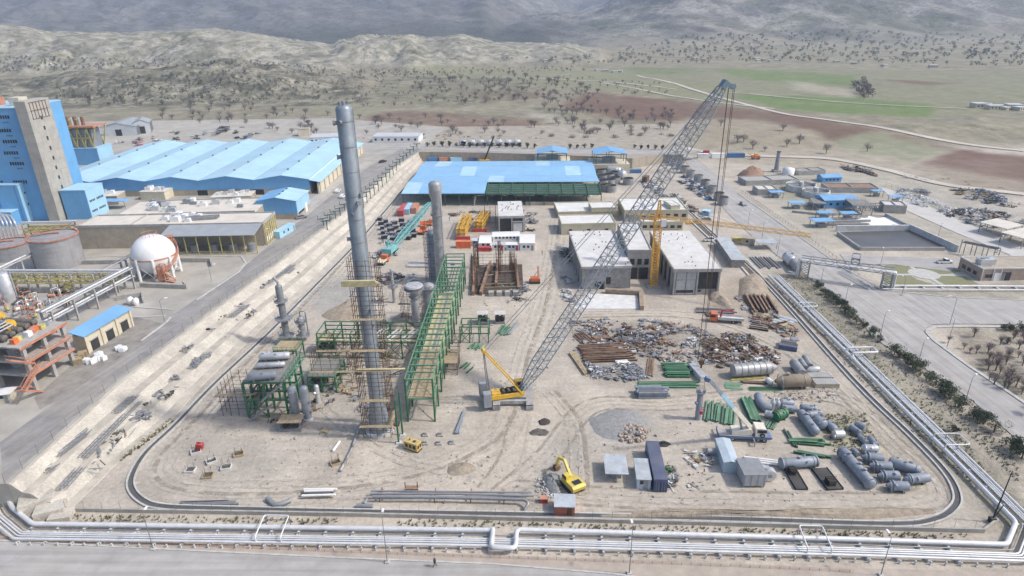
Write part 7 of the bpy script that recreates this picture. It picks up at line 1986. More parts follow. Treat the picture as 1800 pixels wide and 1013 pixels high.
# ---- pipe racks on concrete posts
def post_rack(pa, pb, h, label, npipes, step=6.0, m=SILVER, w=3.2, levels=(0,), trussm=None):
 a, b_ = P(*pa, ZP + h), P(*pb, ZP + h); rz = ang(a, b_); L_ = (b_ - a).length
 o = thing('works_pipe_rack', label, 'pipe rack', (a.x, a.y, ZP), rz)
 n = max(2, int(L_ / step) + 1)
 pm = bm2 = None
 for i in range(n):
  x = .3 + (L_ - .6) * i / (n - 1)
  for s in (-1,1):
   if pm is None: pm = MB().bx(-.22,-.22,-.1,.22,.22, h - .3).bd('post', CONC, o); pm.location = (x, s * w / 2,0)
   else: cpp(pm, (x, s * w / 2,0), o)
  for lv_ in levels:
   if bm2 is None: bm2 = MB().bx(-.2,-w / 2 - .3,-.29,.2, w / 2 + .3,.0).bd('cross_beam', CONC, o); bm2.location = (x, 0, h - lv_)
   else: cpp(bm2,(x, 0, h - lv_), o)
 for lv_ in levels:
  for k_ in range(npipes):
   r = (.2,.12,.28,.15,.22)[k_ % 5]
   MB().tube((-1,-w / 2 + .3 + (w - .6) * k_ / max(1, npipes - 1), h - lv_ + r + .01),(L_ + 1,-w / 2 + .3 + (w - .6) * k_ / max(1, npipes - 1), h - lv_ + r + .01), r, 8).bd('pipe', (m, STEEL, WPIPE)[k_ % 3], o)
 if trussm:
  for s in (-1,1): lattice(MB(),(0, s * w / 2, h - 2.2),(L_, s * w / 2, h - 2.2),1.3,1.3, int(L_ / 2.2),.2,.13).bd('truss', trussm, o)
 return o
hR = ht(159,552,517, ZP)
post_rack((78,548),(222,474), hR, 'long concrete post pipe rack slanting up behind the garage', 5, levels=(0,2.6))
post_rack((10,478),(208,478), hR, 'concrete post pipe rack crossing in front of storage tank', 4, trussm=PYELLOW)
post_rack((182,474),(246,441), hR * .8, 'short pipe rack leading to the white sphere', 2, w=2.0)
post_rack((0,474),(60,446), hR * .9, 'pipe rack skirting the wide storage tank', 3, w=2.2)
post_rack((135,405),(212,404),5.5, 'yellow pipe frame along the workshop wall', 3, w=2.2, step=4, trussm=PYELLOW)
post_rack((42,393),(128,391),8.0, 'high yellow pipe bridge behind the storage tanks', 4, w=3.0, step=9, trussm=PYELLOW)
for i in range(6):
 a = P(2 + i * 7,425, ZP)
 MB().pipe(rounded([a + Vector((0,0,-.1)), a + Z3 * 7.5, a + Vector((-3,3,9.0)), a + Vector((-14,8,9.0))], 1.2),.35,8).top('bent_pipe', SILVER, 'bent silver riser pipe in a row beside blue shed', 'pipe', group='bent riser pipes')
# bund walls
for (pts, lb) in (([(146,462),(212,461)], 'low bund wall right of large storage tank'),([(246,502),(328,505),(322,498)], 'low bund wall in front of white sphere'),([(300,458),(370,458),(372,466)], 'low bund wall behind white sphere'),([(205,525),(250,518),(252,530)], 'small block wall at foot of slanting pipe rack'),([(20,510),(120,512)], 'low bund wall below the yellow trussed rack')):
 g = MB()
 for a, b_ in zip(pts, pts[1:]): g.beam(P(*a, ZP + .6), P(*b_, ZP + .6),.4,1.6)
 g.top('bund_wall', CONC, lb, 'wall')
# clutter of pipes, pumps and drums on the works yard
for i in range(26):
 u, v = ru(5,120), ru(515,575)
 if v > 545 and u > 90: continue
 p = P(u, v, ZP); k_ = i % 4
 o = thing('pump_set', 'small pump or valve set crowding the pipe yard', 'pump', p, ru(0,3), 'pump sets in the pipe yard')
 fx(o, 'base', CONC, -1,-.5,0,1,.5,.3); MB().lathe((-.8,0,.9),(.8,0,.9), [(0,.2),(.2,.5),(1.3,.5),(1.6,.2)], 8).bd('motor', (SALMON, STEEL, WHITE, PYELLOW)[k_], o); MB().pipe([(.5,0,1.2),(.5,0,2.6),(2.2,0,2.6),(2.2,0,0)], .14,6).bd('pipework', (SILVER, SALMON)[i % 2], o)
for u, v in ((230,535),(240,537)):
 MB().slathe(P(u, v, ZP), P(u, v, ZP) + Z3, [(0,.5),(.9,.9),(1.8,.9),(2.4,.3)], 10).top('white_dome', WHITE, 'small round white drum beside slanting pipe rack', 'drum', group='white drums by the rack')
# green T supports on the bank
ts = None
for k_, (u, v) in enumerate([(571,411),(577,415),(582,404),(592,398),(600,392),(608,384),(618,376),(627,366),(640,371),(646,362),(652,355),(659,348),(666,341),(673,334),(680,326),(686,319),(692,313),(698,306),(704,300),(710,294),(716,288),(722,282),(728,276),(734,271)]):
 p = P(u, v, 1.9)
 if ts is None:
  ts = thing('tee_support', 'dark green T shaped pipe support on the stone bank', 'pipe support', p, .55, 'T supports along the bank')
  fx(ts, 'post', DKGREEN, -.14,-.14,-.3,.14,.14,6.0); fx(ts, 'cross_arm', DKGREEN, -2.0,-.13,6.0,2.0,.13,6.3)
  for s in (-1,1): fx(ts, 'arm_post', DKGREEN, s * 1.9 - .08,-.08,6.305, s * 1.9 + .08,.08,7.6)
  fx(ts, 'footing', KERB, -.6,-.6,-.5,.6,.6,.2)
 else: dup(ts, p, .55)
car(P(594,338, ZP), ang(P(588,342), P(600,332)), 'white car on works road nearer the warehouse', WHITE, ZP)
car(P(603,347, ZP), ang(P(588,352), P(604,340)), 'second white car on works road nearer the fence', WHITE, ZP, 'van')
car(P(673,286, ZP),.9, 'dark car far along the works road', DARK, ZP)
car(P(530,384, ZP),.6, 'grey car beside small gabled shed', STEEL, ZP)
lamp(P(290,568, ZP), ht(290,568,528, ZP), 'street lamp at garage corner of the works road', rz=.6)
lamp(P(372,494, ZP), ht(372,494,468, ZP), 'street lamp on works road beyond the white sphere', rz=.6)
lamp(P(466,432, ZP), ht(466,432,405, ZP), 'street lamp on works road beside the lean to canopy', rz=.6)
# ================================================================== RIGHT HAND SIDE: TREATMENT WORKS, STORES, ROAD
def blue_canopy(pc, s, label, h=2.6):
 p = P(*pc); o = thing('blue_canopy', label, 'canopy', p)
 fx(o, 'roof', BLUE, -s, -s * .6, h, s, s * .6, h + .18)
 for x in (-s * .85, s * .85):
  for y in (-s * .5, s * .5): fx(o, 'post', STEEL, x - .1, y - .1,0, x + .1, y + .1, h)
 fx(o, 'pump_box', STEEL, -s * .4,-s * .3,0, s * .4, s * .3, h * .5)
for pc, s, lb in (((1363,347),3.2, 'blue canopy on lawn near the clarifiers'),((1399,366),3.4, 'blue canopy left of the large blue pump house'),((1448,384),3.2, 'blue canopy at corner of settling channels'),((1489,385),3.2, 'blue canopy beside white foam'),((1443,398),4.2, 'wide blue canopy above the dark pond'),((1540,345),2.6, 'small blue canopy before the pale road'),((1573,355),2.8, 'blue hut canopy beside the pale concrete road')): blue_canopy(pc, s, lb)
def shed_at(name, label, pf0, pf1, pb, vb, wallm, roofm, gable=1.0, cat='building', z0=0.0):
 h = ht(pf0[0] + 2, vb, pf0[1], z0); (x0, y0), rz, w, d = block_at(pf0, pf1, pb, h, z0)
 o = thing(name, label, cat, (x0, y0, z0), rz)
 fx(o, 'wall', wallm, 0,0,-.1, w, d, h)
 for s in (0,1):
  ya, za, yb2, zb = ((-.4, h + .02, d / 2, h + gable),(d / 2, h + gable, d + .4, h + .02))[s]
  MB().add([(-.4, ya, za),(w + .4, ya, za),(w + .4, yb2, zb),(-.4, yb2, zb),(-.4, ya, za + .15),(w + .4, ya, za + .15),(w + .4, yb2, zb + .15),(-.4, yb2, zb + .15)], [(0,3,2,1),(4,5,6,7),(0,1,5,4),(1,2,6,5),(2,3,7,6),(3,0,4,7)]).bd('roof_slope', roofm, o)
 if gable > .3: MB().add([(0,0, h),(0, d, h),(0, d / 2, h + gable),(w, 0, h),(w, d, h),(w, d / 2, h + gable)], [(0,2,1),(3,4,5)]).bd('gable_end', wallm, o)
 for i in range(4): fx(o, 'window', GLASS, w * (.2 + .2 * i) - .6,-.06, h * .4, w * (.2 + .2 * i) + .6,.05, h * .7)
 return o
shed_at('pump_house', 'large bright blue pump house in the treatment works', (1450,353),(1509,352),(1440,343),367, BLUEW, BLUE)
shed_at('pump_house', 'smaller bright blue pump house near the far fields', (1447,313),(1480,312),(1440,308),321, BLUEW, BLUE)
for (pf0, pf1, pb, vb, lb, rm) in (((1312,318),(1404,315),(1320,309),327, 'long grey concrete basin block beside the soil heap', CONC),((1333,333),(1368,333),(1330,325),344, 'low cream roofed block on the lawn', ROOFC),((1405,301),(1452,299),(1400,295),309, 'grey open topped concrete tank block', BLOCK),((1455,329),(1545,330),(1450,321),339, 'brown roofed concrete basin block behind blue pump house', RUSTL),((1555,360),(1595,362),(1550,352),374, 'plain grey block beside the pale concrete road', CONCL)):
 h = ht(pf0[0] + 2, vb, pf0[1]); (x0, y0), rz, w, d = block_at(pf0, pf1, pb, h)
 o = thing('basin_block', lb, 'basin', (x0, y0,0), rz)
 fx(o, 'wall', CONC, 0,0,-.1, w, d, h - .5); fx(o, 'top_surface', rm, .3,.3, h - .495, w - .3, d - .3, h - .4)
 for (a0, b0, a1, b1) in ((0,0, w, .3),(0, d - .3, w, d),(0,.303,.3, d - .303),(w - .3,.303, w, d - .303),(w * .5,.303, w * .5 + .3, d - .303)): fx(o, 'rim', CONC, a0, b0, h - .49, a1, b1, h)
for pc, rpx, lb in (((1407,334),25, 'round concrete clarifier farther from the blue pump house'),((1433,345),23, 'round concrete clarifier tucked behind the blue pump house')):
 p = P(*pc); r = px2m(rpx, p); o = thing('clarifier', lb, 'clarifier', p)
 MB().lathe((0,0,-.1),(0,0,3), [(0, r),(3, r),(3, r - .5),(2, r - .5)], 32, ends=False).bd('ring_wall', CONCL, o)
 MB().lathe((0,0,1.8),(0,0,2), [(0, r - .5),(.15, r - .5)], 32).bd('water_surface', mat('clarifier_water', (0.22,0.21,0.18),.3,.1,.4), o)
 MB().beam((-r, 0,3.2),(r, 0,3.2),.9,.3).bd('scraper_bridge', STEEL, o); MB().lathe((0,0,1.9),(0,0,4), [(0,1),(2.1,1)], 12).bd('centre_drum', CONCL, o)
p = P(1364,302); o = thing('chimney_stack', 'slender grey chimney standing alone near the fields', 'chimney', p); hq = ht(1364,302,266); MB().slathe((0,0,0),(0,0, hq), [(0,1.3),(hq, .9)], 14).bd('shaft', STEEL, o); MB().lathe((0,0, hq - .4),(0,0, hq), [(0,1.05),(.4,1.05)], 14).bd('cap_ring', DARK, o); fx(o, 'footing', CONC, -1.8,-1.8,-.1,1.8,1.8,1)
p = P(1385,307); MB().slathe(p, p + Z3, [(0,3.0),(3.2,3.0),(3.8,.1)], 18).top('white_tank', WHITE, 'short white round tank beside the slender chimney', 'tank')
# dark pond, foam basin and channels
WATER = mat('dark_water', (0.055,0.058,0.062),.35,.15,.12, col2=(0.12,0.11,0.10)); FOAM = mat('white_foam', (0.82,0.82,0.81),.9,.05,.6)
sheet('pond_water', [P(u, v) for u, v in [(1472,409),(1600,406),(1672,434),(1655,437),(1512,437)]], WATER, .18)
sheet('foam_basin_water', [P(u, v) for u, v in [(1500,379),(1558,379),(1592,398),(1470,399)]], mat('grey_water', (0.28,0.27,0.25),.4,.1,.3),.18)
fo = MB(); rnd = random.Random(3)
fc = P(1548,390)
pts = []
for k in range(26):
 a_ = 2 * math.pi * k / 26; rr2 = 8.5 * (1 + .3 * rnd.uniform(-1,1)); pts.append((fc.x + rr2 * 1.0 * math.cos(a_), fc.y + rr2 * .75 * math.sin(a_)))
fo.prism(pts, .19,.3); struct(fo, 'foam', FOAM, 'stuff')
for (pts, h, wd_, lb) in (([(1472,410),(1512,438),(1660,438)], 1.4,.5, 'concrete wall around the near side of the dark pond'),([(1597,399),(1684,438)], 2.6,.6, 'tall slanting concrete wall on the far side of the dark pond'),([(1470,402),(1597,401)], 2.4,.8, 'concrete dividing wall between dark pond and foam basin'),([(1556,378),(1598,399)], 1.6,.5, 'concrete wall beside the white foam basin'),([(1455,391),(1530,389)], 1.4,.5, 'middle concrete channel wall'),([(1455,395),(1525,395)], 1.2,.5, 'lower concrete channel wall'),([(1460,386),(1512,384)], 1.0,.5, 'upper concrete channel wall'),([(1392,372),(1450,378),(1500,376)], 1.0,.4, 'low wall in front of blue pump house')):
 g = MB()
 for a, b_ in zip(pts, pts[1:]): g.beam(P(*a, h / 2 - .1), P(*b_, h / 2 - .1), wd_, h)
 g.top('basin_wall', CONCL if h > 2 else CONC, lb, 'wall')
for i in range(10):
 u, v = 1510 + 9 * (i % 5) + 2 * (i // 5),367 + 4 * (i // 5)
 MB().pipe(rounded([P(u, v), P(u, v) + Z3 * 2.5, P(u + 9, v) + Z3 * 2.5, P(u + 9, v)], .5),.2,6).top('pipe_hoop', STEEL, 'grey pipe hoop beside the large blue pump house', 'pipe', group='pipe hoops by the pump house')
frame_at((1500,362),(1535,363),(1535,352),4.0, [4.0], 3,2, 'grey steel pump platform right of blue pump house', STEEL, .3, deck=4.1, deck_m=GRAT, rail=True)
frame_at((1430,358),(1452,359),(1452,350),3.0, [3.0], 3,2, 'grey steel platform left of blue pump house', STEEL, .3, deck=3.1, deck_m=GRAT)
# brick building
hb2 = ht(1726,494,474); (x0, y0), rz, w, d = block_at((1728,474),(1850,472),(1688,453), hb2)
o = thing('brick_building', 'single storey brick building with flat roof and rooftop units', 'building', (x0, y0,0), rz)
fx(o, 'wall', BRICK, 0,0,-.1, w, d, hb2); fx(o, 'roof', mat('tan_roof', (0.40,0.35,0.28),.95,.1,.3),0,0, hb2 + .003, w, d, hb2 + .1)
for (a0, b0, a1, b1) in ((-.1,-.1, w, .3),(-.1, d - .3, w, d + .1),(-.1,.303,.3, d - .303)): fx(o, 'coping', CONCL, a0, b0, hb2 + .004, a1, b1, hb2 + .4)
hvac(o, w * .12, d * .35, hb2 + .1,1.4, SILVER); hvac(o, w * .2, d * .4, hb2 + .1,1.3, SILVER); MB().lathe((w * .03, d * .45, hb2 + .6),(w * .05, d * .4, hb2 + 1.2), [(0,.1),(.5,.9)], 12).bd('dish_aerial', WHITE, o)
for i in range(3):
 wn = fx(o, 'window', GLASS, -.05, d * (.2 + .25 * i),1.0,.05, d * (.2 + .25 * i) + 1.6,2.3); fx(wn, 'sill', CONCL, -.15, d * (.2 + .25 * i) - .1,.88,-.051, d * (.2 + .25 * i) + 1.7,.99)
for x in (.06,.12): fx(o, 'window', GLASS, w * x, -.06,1.0, w * x + 1.2,.05,2.2)
fx(o, 'roller_door', WHITE, w * .19,-.08,0, w * .19 + 3.4,.05,2.6); fx(o, 'dark_door', OPENING, w * .29,-.08,0, w * .29 + 3,.05,2.8)
for x in (.0,.16,.27): fx(o, 'pier', CONCL, w * x, -.2,0, w * x + .3,-.005, hb2)
# small pipe gantry beside it
a, b_ = P(1690,447), P(1752,460); hq = ht(1690,447,424); o = thing('pipe_gantry', 'grey pipe gantry sloping past the brick building', 'pipe gantry', a)
for k_ in range(4): MB().tube(Z3 * (hq - .3 * k_) + Vector((0,.4 * k_, 0)),(b_ - a) + Z3 * (hq - .3 * k_) + Vector((0,.4 * k_, 0)),.16,7).bd('pipe', STEEL, o)
for t_ in (.02,.34,.66,.98): q2 = (b_ - a) * t_; MB().beam(q2 + Vector((0,1.7,0)), q2 + Vector((0,1.7, hq)),.2).bd('post', STEEL, o); MB().beam(q2 + Vector((0,-.4,0)), q2 + Vector((0,-.4, hq)),.2).bd('post', STEEL, o)
frame_at((1498,454),(1512,456),(1512,447),4.0, [2.0,4.0], 2,2, 'small grey gate frame at end of the roadside pipes', STEEL, .3)
# white roofed bays
for pf0, pf1, pb, lb in (((1770,403),(1800,396),(1748,385), 'white flat canopy over stored steel, nearer the scrap'),((1800,420),(1840,412),(1782,404), 'white flat canopy nearer the brick building')):
 (x0, y0), rz, w, d = block_at(pf0, pf1, pb, 4.0); o = thing('white_canopy', lb, 'canopy', (x0, y0,0), rz)
 fx(o, 'roof', ROOFC, 0,0,3.9, w, d, 4.1)
 for x in (.03,.5,.97):
  for y in (.03,.97): fx(o, 'post', STEEL, w * x - .12, d * y - .12,0, w * x + .12, d * y + .12,3.89)
# zinc roofed long hut, cabins and oddments near the trench
a, b_ = P(1291,472), P(1262,430); cabin((a + b_) / 2 + Vector((1.2,0,0)), ang(a, b_), 'long zinc roofed hut between concrete building and trench', BLOCK, ZINC, (b_ - a).length * .95,4.2,2.8, windows=0, over=.35)
px_cabin((1304,431),(1325,433),419,3.2, 'tan hut beyond the trench', TANW, TANW, .4,1)
px_cabin((1233,378),(1246,380),371,3, 'small blue cabin at end of the junk row', BLUEW, SKYB, 0,1)
o = thing('tin_canopy', 'thin tin canopy over stored pipes beyond the trench', 'canopy', P(1345,436)); fx(o, 'roof', ZINC, -3.6,-2.2,2.4,3.6,2.6,2.55)
for x in (-3.3,3.3):
 for y in (-2,2.3): fx(o, 'post', STEEL, x - .08, y - .08,0, x + .08, y + .08,2.4)
o = thing('yellow_bin', 'small yellow skip beside tan hut', 'skip', P(1296,424)); MB().profile([(-1.6,.1),(1.6,.1),(2.0,1.4),(-2.0,1.4)], -1,1).bd('tub', PYELLOW, o); fx(o, 'rim', PYELLOW, -2.1,-1.1,1.405,2.1,1.1,1.5)
bars('steel_sections', 'dark steel sections stacked beyond the trench', 'steel', (1318,453),(1338,473),(1355,456),8,.4,.4, [STEEL, BLUEGREY, RUST], shape='I')
car(P(1306,361), ang(P(1300,356), P(1313,366)), 'dark car driving on the wide road', STEEL)
car(P(1660,463),0.05, 'white pickup parked on road beside garden', WHITE, 0, 'pickup')
car(P(1249,424),.1, 'white pickup truck parked behind right concrete building', WHITE, 0, 'pickup')
car(P(1153,334),.4, 'white car parked near the beige blocks', WHITE, 0)
# round water tanks and drum rows
dr = None
def drum_row(spots, label, group, r=2.0, h=3.2, m=DRUM):
 global dr
 for u, v in spots:
  p = P(u, v)
  if dr is None:
   dr = thing('round_drum', label, 'drum', p, 0, group)
   MB().slathe((0,0,0),(0,0,3.2), [(0,2.0),(1.6,2.0),(3.2,2.0)], 18).bd('shell', m, dr)
   MB().lathe((0,0,3.0),(0,0,3.2), [(0,1.95),(0.0,1.9),(.0,.1)], 18).bd('lid', DARK, dr)
   for z in (1.0,2.1): MB().lathe((0,0, z),(0,0, z + .1), [(0,2.0),(0,2.07),(.1,2.07),(.1,2.0)], 18, ends=False).bd('hoop', m, dr)
  else: dup(dr, p, ru(0,3), label, (r / 2.0, r / 2.0, h / 3.2), group)
drum_row([(1184,290),(1195,297),(1203,304),(1213,312),(1227,320),(1239,329),(1250,340),(1263,352),(1270,360)], 'grey steel drum standing in the row along the wide road', 'drums along the road', 2.3,3.6)
drum_row([(1056,308),(1068,306),(1080,312),(1058,318),(1070,316),(1081,322),(1060,327),(1072,326),(1064,335),(1074,337),(1104,324)], 'round grey water tank beside the huge open shed', 'water tanks beside the shed', 2.6,3.2)
lie((1066,300),(1092,301),6, 'long silver tank lying behind the round water tanks', m=SILVER, bands=2, nozzles=1)
lie((1088,307),(1100,309),7, 'short fat silver tank beside round water tanks', m=SILVER, bands=1, nozzles=1)
px_container((1096,304),(1127,304), 'low light blue container near the retaining wall', CBLUE, H_=2.0)
px_container((1132,321),(1137,318), 'rust red box standing alone on pale yard', RUST, H_=3)
px_container((1090,360),(1110,360), 'dark red container behind beige blocks', RED)
for k_, (a, b_, m) in enumerate((((752,285),(770,284), CBLUE),((772,285),(788,284), SALMON),((792,285),(812,284), PBLUE),((824,285),(846,284), NAVY),((850,285),(862,284), SALMON),((866,285),(880,284), CBLUE))):
 px_container(a, b_, ('blue', 'salmon', 'pale blue', 'navy', 'rosy short', 'small blue')[k_] + ' container lined up against the retaining wall', m)
for k_, (a, b_, m, lb) in enumerate((((1226,278),(1246,278), WHITE, 'white portable cabin farther from the long blue container'),((1250,278),(1272,277), WHITE, 'white portable cabin next to the long blue container'),((1278,277),(1308,277), CBLUE, 'long blue container near far end of wide road'),((1236,272),(1246,272), RED, 'red container behind white portable cabins'))): px_container(a, b_, lb, m)
# tank wagons and roadside trees behind the terrace
for i in range(7):
 a = P(813 + i * 16,256, ZP); vessel(Vector((a.x - 2.2, a.y, ZP)), Vector((a.x + 2.2, a.y + .1, ZP)),1.7, 'silver tank wagon standing in row on back road', SILVER, 'tank wagons on the back road', bands=2, nozzles=1, z=ZP)
# orange loader
p = P(1328,280); o = thing('loader', 'orange and yellow loader parked far along the dirt road', 'loader', p); fx(o, 'body', ORANGE, -2.5,-1.1,.6,2.2,1.1,2.2); fx(o, 'cab', YELLOW, -.8,-.9,2.205,.8,.9,3.4); MB().beam((-2,0,2),(-5,0,3.5),.5).bd('arm', YELLOW, o)
for x in (-1.6,1.5):
 for y in (-1.1,1.1): wheel(None, 'wheel', (x, y, .7),.7,.5, o)
# ================================================================== HEAPS AND SCRAP
def heap(name, poly, n, mats, hmax, size=(.3,2.2), kind='stuff', seed=1, flat=.35, z0=0.0):
 """a mass of loose pieces nobody could count"""
 rnd = random.Random(seed); W = [P(*p, z0) for p in poly]
 xs = [p.x for p in W]; ys = [p.y for p in W]; q = [(p.x, p.y) for p in W]
 cx, cy = sum(xs) / len(xs), sum(ys) / len(ys); R_ = max(max(xs) - min(xs), max(ys) - min(ys)) / 2
 g = MB(); done = 0; left = 0
 while done < n:
  if left <= 0 or size[1] < .8:
   ox, oy = rnd.uniform(min(xs), max(xs)), rnd.uniform(min(ys), max(ys)); left = rnd.randrange(6,34); oa, om = rnd.uniform(0, math.pi), rnd.randrange(len(mats)); sp = rnd.uniform(.5,1.5)
  left -= 1
  x, y = ox + rnd.gauss(0, sp), oy + rnd.gauss(0, sp)
  ins = False
  for i in range(len(q)):
   (x1, y1),(x2, y2) = q[i], q[(i + 1) % len(q)]
   if (y1 > y) != (y2 > y) and x < (x2 - x1) * (y - y1) / (y2 - y1) + x1: ins = not ins
  if not ins: continue
  done += 1
  e = max(0,1 - ((x - cx) ** 2 / ((max(xs) - min(xs)) / 2 + .1) ** 2 + (y - cy) ** 2 / ((max(ys) - min(ys)) / 2 + .1) ** 2))
  z = hmax * (e ** .7) * rnd.random() + .08 + z0
  L_ = rnd.uniform(*size); mi = om if rnd.random() < .72 else rnd.randrange(len(mats)); a_ = oa + rnd.gauss(0,.3) if rnd.random() < .7 else rnd.uniform(0, math.pi)
  d = Vector((math.cos(a_), math.sin(a_), rnd.uniform(-.35,.35) * flat * 2)); t_ = rnd.random()
  c_ = Vector((x, y, z))
  if t_ < .45: g.beam(c_ - d * L_ / 2, c_ + d * L_ / 2, rnd.uniform(.08,.22), rnd.uniform(.06,.2), mi)
  elif t_ < .75: g.box(c_, (L_ * .55, L_ * rnd.uniform(.2,.5), rnd.uniform(.1,.5)), a_, mi)
  elif t_ < .9: g.add([c_ + Vector((rnd.uniform(-.5,.5), rnd.uniform(-.5,.5), rnd.uniform(0,.4))) * L_ * .8 for _ in range(4)], [(0,1,2,3)], mi=mi)
  else: g.tube(c_ - d * L_ * .3, c_ + d * L_ * .3, rnd.uniform(.1,.4),7, mi=mi)
 return struct(g, name, mats, kind)
def mound(name, poly, h, m, seed=1, n=14):
 """an uneven pile of loose soil or gravel over an outline"""
 W = [P(*p) for p in poly]; c_ = sum(W, Vector()) / len(W); ring = smooth_line(W + [W[0]], 4)[:-1]
 rnd = random.Random(seed); g = MB(); L_ = 6; nn = len(ring); vs = []
 for k in range(L_):
  f_ = 1 - k / L_
  for i, p in enumerate(ring):
   q2 = c_ + (p - c_) * (f_ ** .8 if k else 1.0); z = h * (1 - f_ ** 1.6) * (.8 + .4 * rnd.random()) if k else -.05
   vs.append((q2.x + rnd.uniform(-.15,.15), q2.y + rnd.uniform(-.15,.15), z))
 vs.append((c_.x, c_.y, h))
 fs = [(k * nn + i, k * nn + (i + 1) % nn, (k + 1) * nn + (i + 1) % nn, (k + 1) * nn + i) for k in range(L_ - 1) for i in range(nn)] + [((L_ - 1) * nn + i, (L_ - 1) * nn + (i + 1) % nn, len(vs) - 1) for i in range(nn)]
 g.add(vs, fs, True); return struct(g, name, m, 'stuff')
SOIL = mat('loose_soil', (0.36,0.30,0.23),.95,.18,.8, bump=.8); SOILD = mat('dark_soil', (0.07,0.065,0.06),.95,.3,.9, bump=.8); SOILR = mat('red_brown_soil', (0.30,0.19,0.13),.95,.15,.5, bump=.6); GRAV = mat('grey_gravel', (0.30,0.30,0.295),.95,.15,1.2, bump=.8)
mound('gravel_mound', [(1030,738),(1075,720),(1120,725),(1138,748),(1110,772),(1055,770)], .8, GRAV, 2)
mound('soil_mound', [(1295,309),(1320,299),(1342,303),(1338,313),(1310,315)], 4.0, SOILR, 3)
mound('soil_mound', [(600,535),(625,522),(640,540),(625,560),(590,565),(565,555)], 1.5, SOIL, 4)
mound('soil_mound', [(690,560),(715,548),(730,575),(712,600),(680,600)], 1.6, SOIL, 5)
mound('soil_mound', [(785,822),(815,812),(838,822),(822,834),(790,836)], .7, SOIL, 6)
mound('soil_mound', [(1300,490),(1330,480),(1352,510),(1330,530),(1300,525)], 1.8, SOIL, 7)
mound('soil_mound', [(1245,500),(1275,520),(1290,545),(1262,535),(1245,525)], 1.2, SOIL, 8)
mound('tar_mound', [(946,740),(958,735),(968,740),(966,746),(950,748)], .5, SOILD, 9)
mound('tar_mound', [(1152,780),(1165,775),(1180,780),(1175,785),(1158,786)], .5, SOILD, 10)
mound('dark_patch', [(928,760),(945,753),(965,757),(960,766),(935,766)], .3, mat('ash_soil', (0.16,0.145,0.125),.95,.3,.9, bump=.8),11)
mound('rubble_mound', [(955,838),(970,832),(990,838),(982,852),(985,872),(965,868),(952,850)], 1.4, GRAV, 12)
mound('pale_rubble', [(1300,560),(1290,570),(1310,575)], .5, SOIL, 13)
mound('soil_ridge', [(1040,905),(1100,898),(1300,905),(1500,905),(1620,893),(1640,903),(1500,914),(1300,912),(1050,910)], .9, SOIL, 14)
# rubble of pale boulders: each boulder its own
BOU = mat('pink_boulder', (0.46,0.385,0.325),.95,.15,1.0, bump=.5); rnd = random.Random(5); bms = []
for k in range(4):
 g = MB(); vs = []
 for i in range(5):
  for j in range(6): th, ph = math.pi * (i + .5) / 5,2 * math.pi * j / 6; rr2 = rnd.uniform(.75,1.15); vs.append((rr2 * math.sin(th) * math.cos(ph), rr2 * math.sin(th) * math.sin(ph),.7 * rr2 * math.cos(th)))
 g.add(vs, [(i * 6 + j, i * 6 + (j + 1) % 6,(i + 1) * 6 + (j + 1) % 6,(i + 1) * 6 + j) for i in range(4) for j in range(6)] + [tuple(range(5,-1,-1)), tuple(range(24,30))])
 g.v = [(x, y, -z) for x, y, z in g.v]; bms.append(g.mesh('boulder', BOU))
for i in range(90):
 a_, q_2 = rnd.uniform(0,6.28), math.sqrt(rnd.random()); u, v = 1112 + 27 * q_2 * math.cos(a_),763 + 18 * q_2 * math.sin(a_)
 p = P(u, v); o = bpy.data.objects.new('boulder', bms[i % 4]); C.objects.link(o); s_ = rnd.uniform(.28,.55); o.scale = (s_, s_, s_); o.location = (p.x, p.y, .15 + (1 - q_2) * 1.0 * rnd.random() + .1); o.rotation_euler = (rnd.uniform(0,6), rnd.uniform(0,6), rnd.uniform(0,6))
 tag(o, 'pinkish quarry boulder in the pile on grey gravel', 'boulder', 'boulders on the gravel')
GREYP = mat('grey_plastic', (0.22,0.24,0.28),.6,.2,1.0, dust=.2); BLUET = mat('blue_tarpaulin', (0.10,0.20,0.42),.6,.15,1.0); PALE = mat('pale_scrap', (0.62,0.62,0.62),.7,.15,1.0)
mixm = [RUST, STEEL, RUSTL, GREYP, BLUEGREY, RUST, PALE, GREYP, DARK, STEEL, DARK]
heap('scrap_heap', [(1000,566),(1060,560),(1200,566),(1255,590),(1250,640),(1180,640),(1100,620),(1010,620)], 2000, mixm, .7,(.4,2.4), seed=11)
heap('scrap_heap', [(1005,620),(1050,650),(1120,640),(1140,665),(1100,672),(1040,665)], 520, [GREYP, BLUEGREY, STEEL, PALE, DARK, GREYP], 1.0,(.4,1.8), seed=12)
heap('scrap_heap', [(1235,590),(1300,600),(1370,620),(1370,640),(1280,645),(1240,650)], 800, [RUST, RUST, DARK, PALE, RUSTL, STEEL], 1.2,(.4,2.2), seed=13)
heap('scrap_heap', [(1270,585),(1320,590),(1340,600),(1310,610),(1275,605)], 260, [RUST, DARK, STEEL, WOOD], .8,(.6,2.4), seed=14)
heap('scrap_heap', [(1290,520),(1340,515),(1400,580),(1400,600),(1330,570)], 360, [RUST, RUSTL, WOOD, STEEL], .6,(.8,4.0), seed=15)
heap('timber_litter', [(980,430),(1004,430),(1006,460),(985,470)], 160, [STEEL, DARK, GREYP, PALE, WOOD], 1.6,(.6,2.5), seed=16)
heap('block_litter', [(985,480),(1008,480),(1012,535),(985,540)], 130, [CONC, PALE, GREYP, CONCL], 1.0,(.8,2.2), seed=17)
heap('yard_litter', [(680,385),(735,385),(730,420),(665,430)], 200, [BLACK, DARK, GREYP, STEEL, PALE], 1.0,(.8,3.0), seed=18)
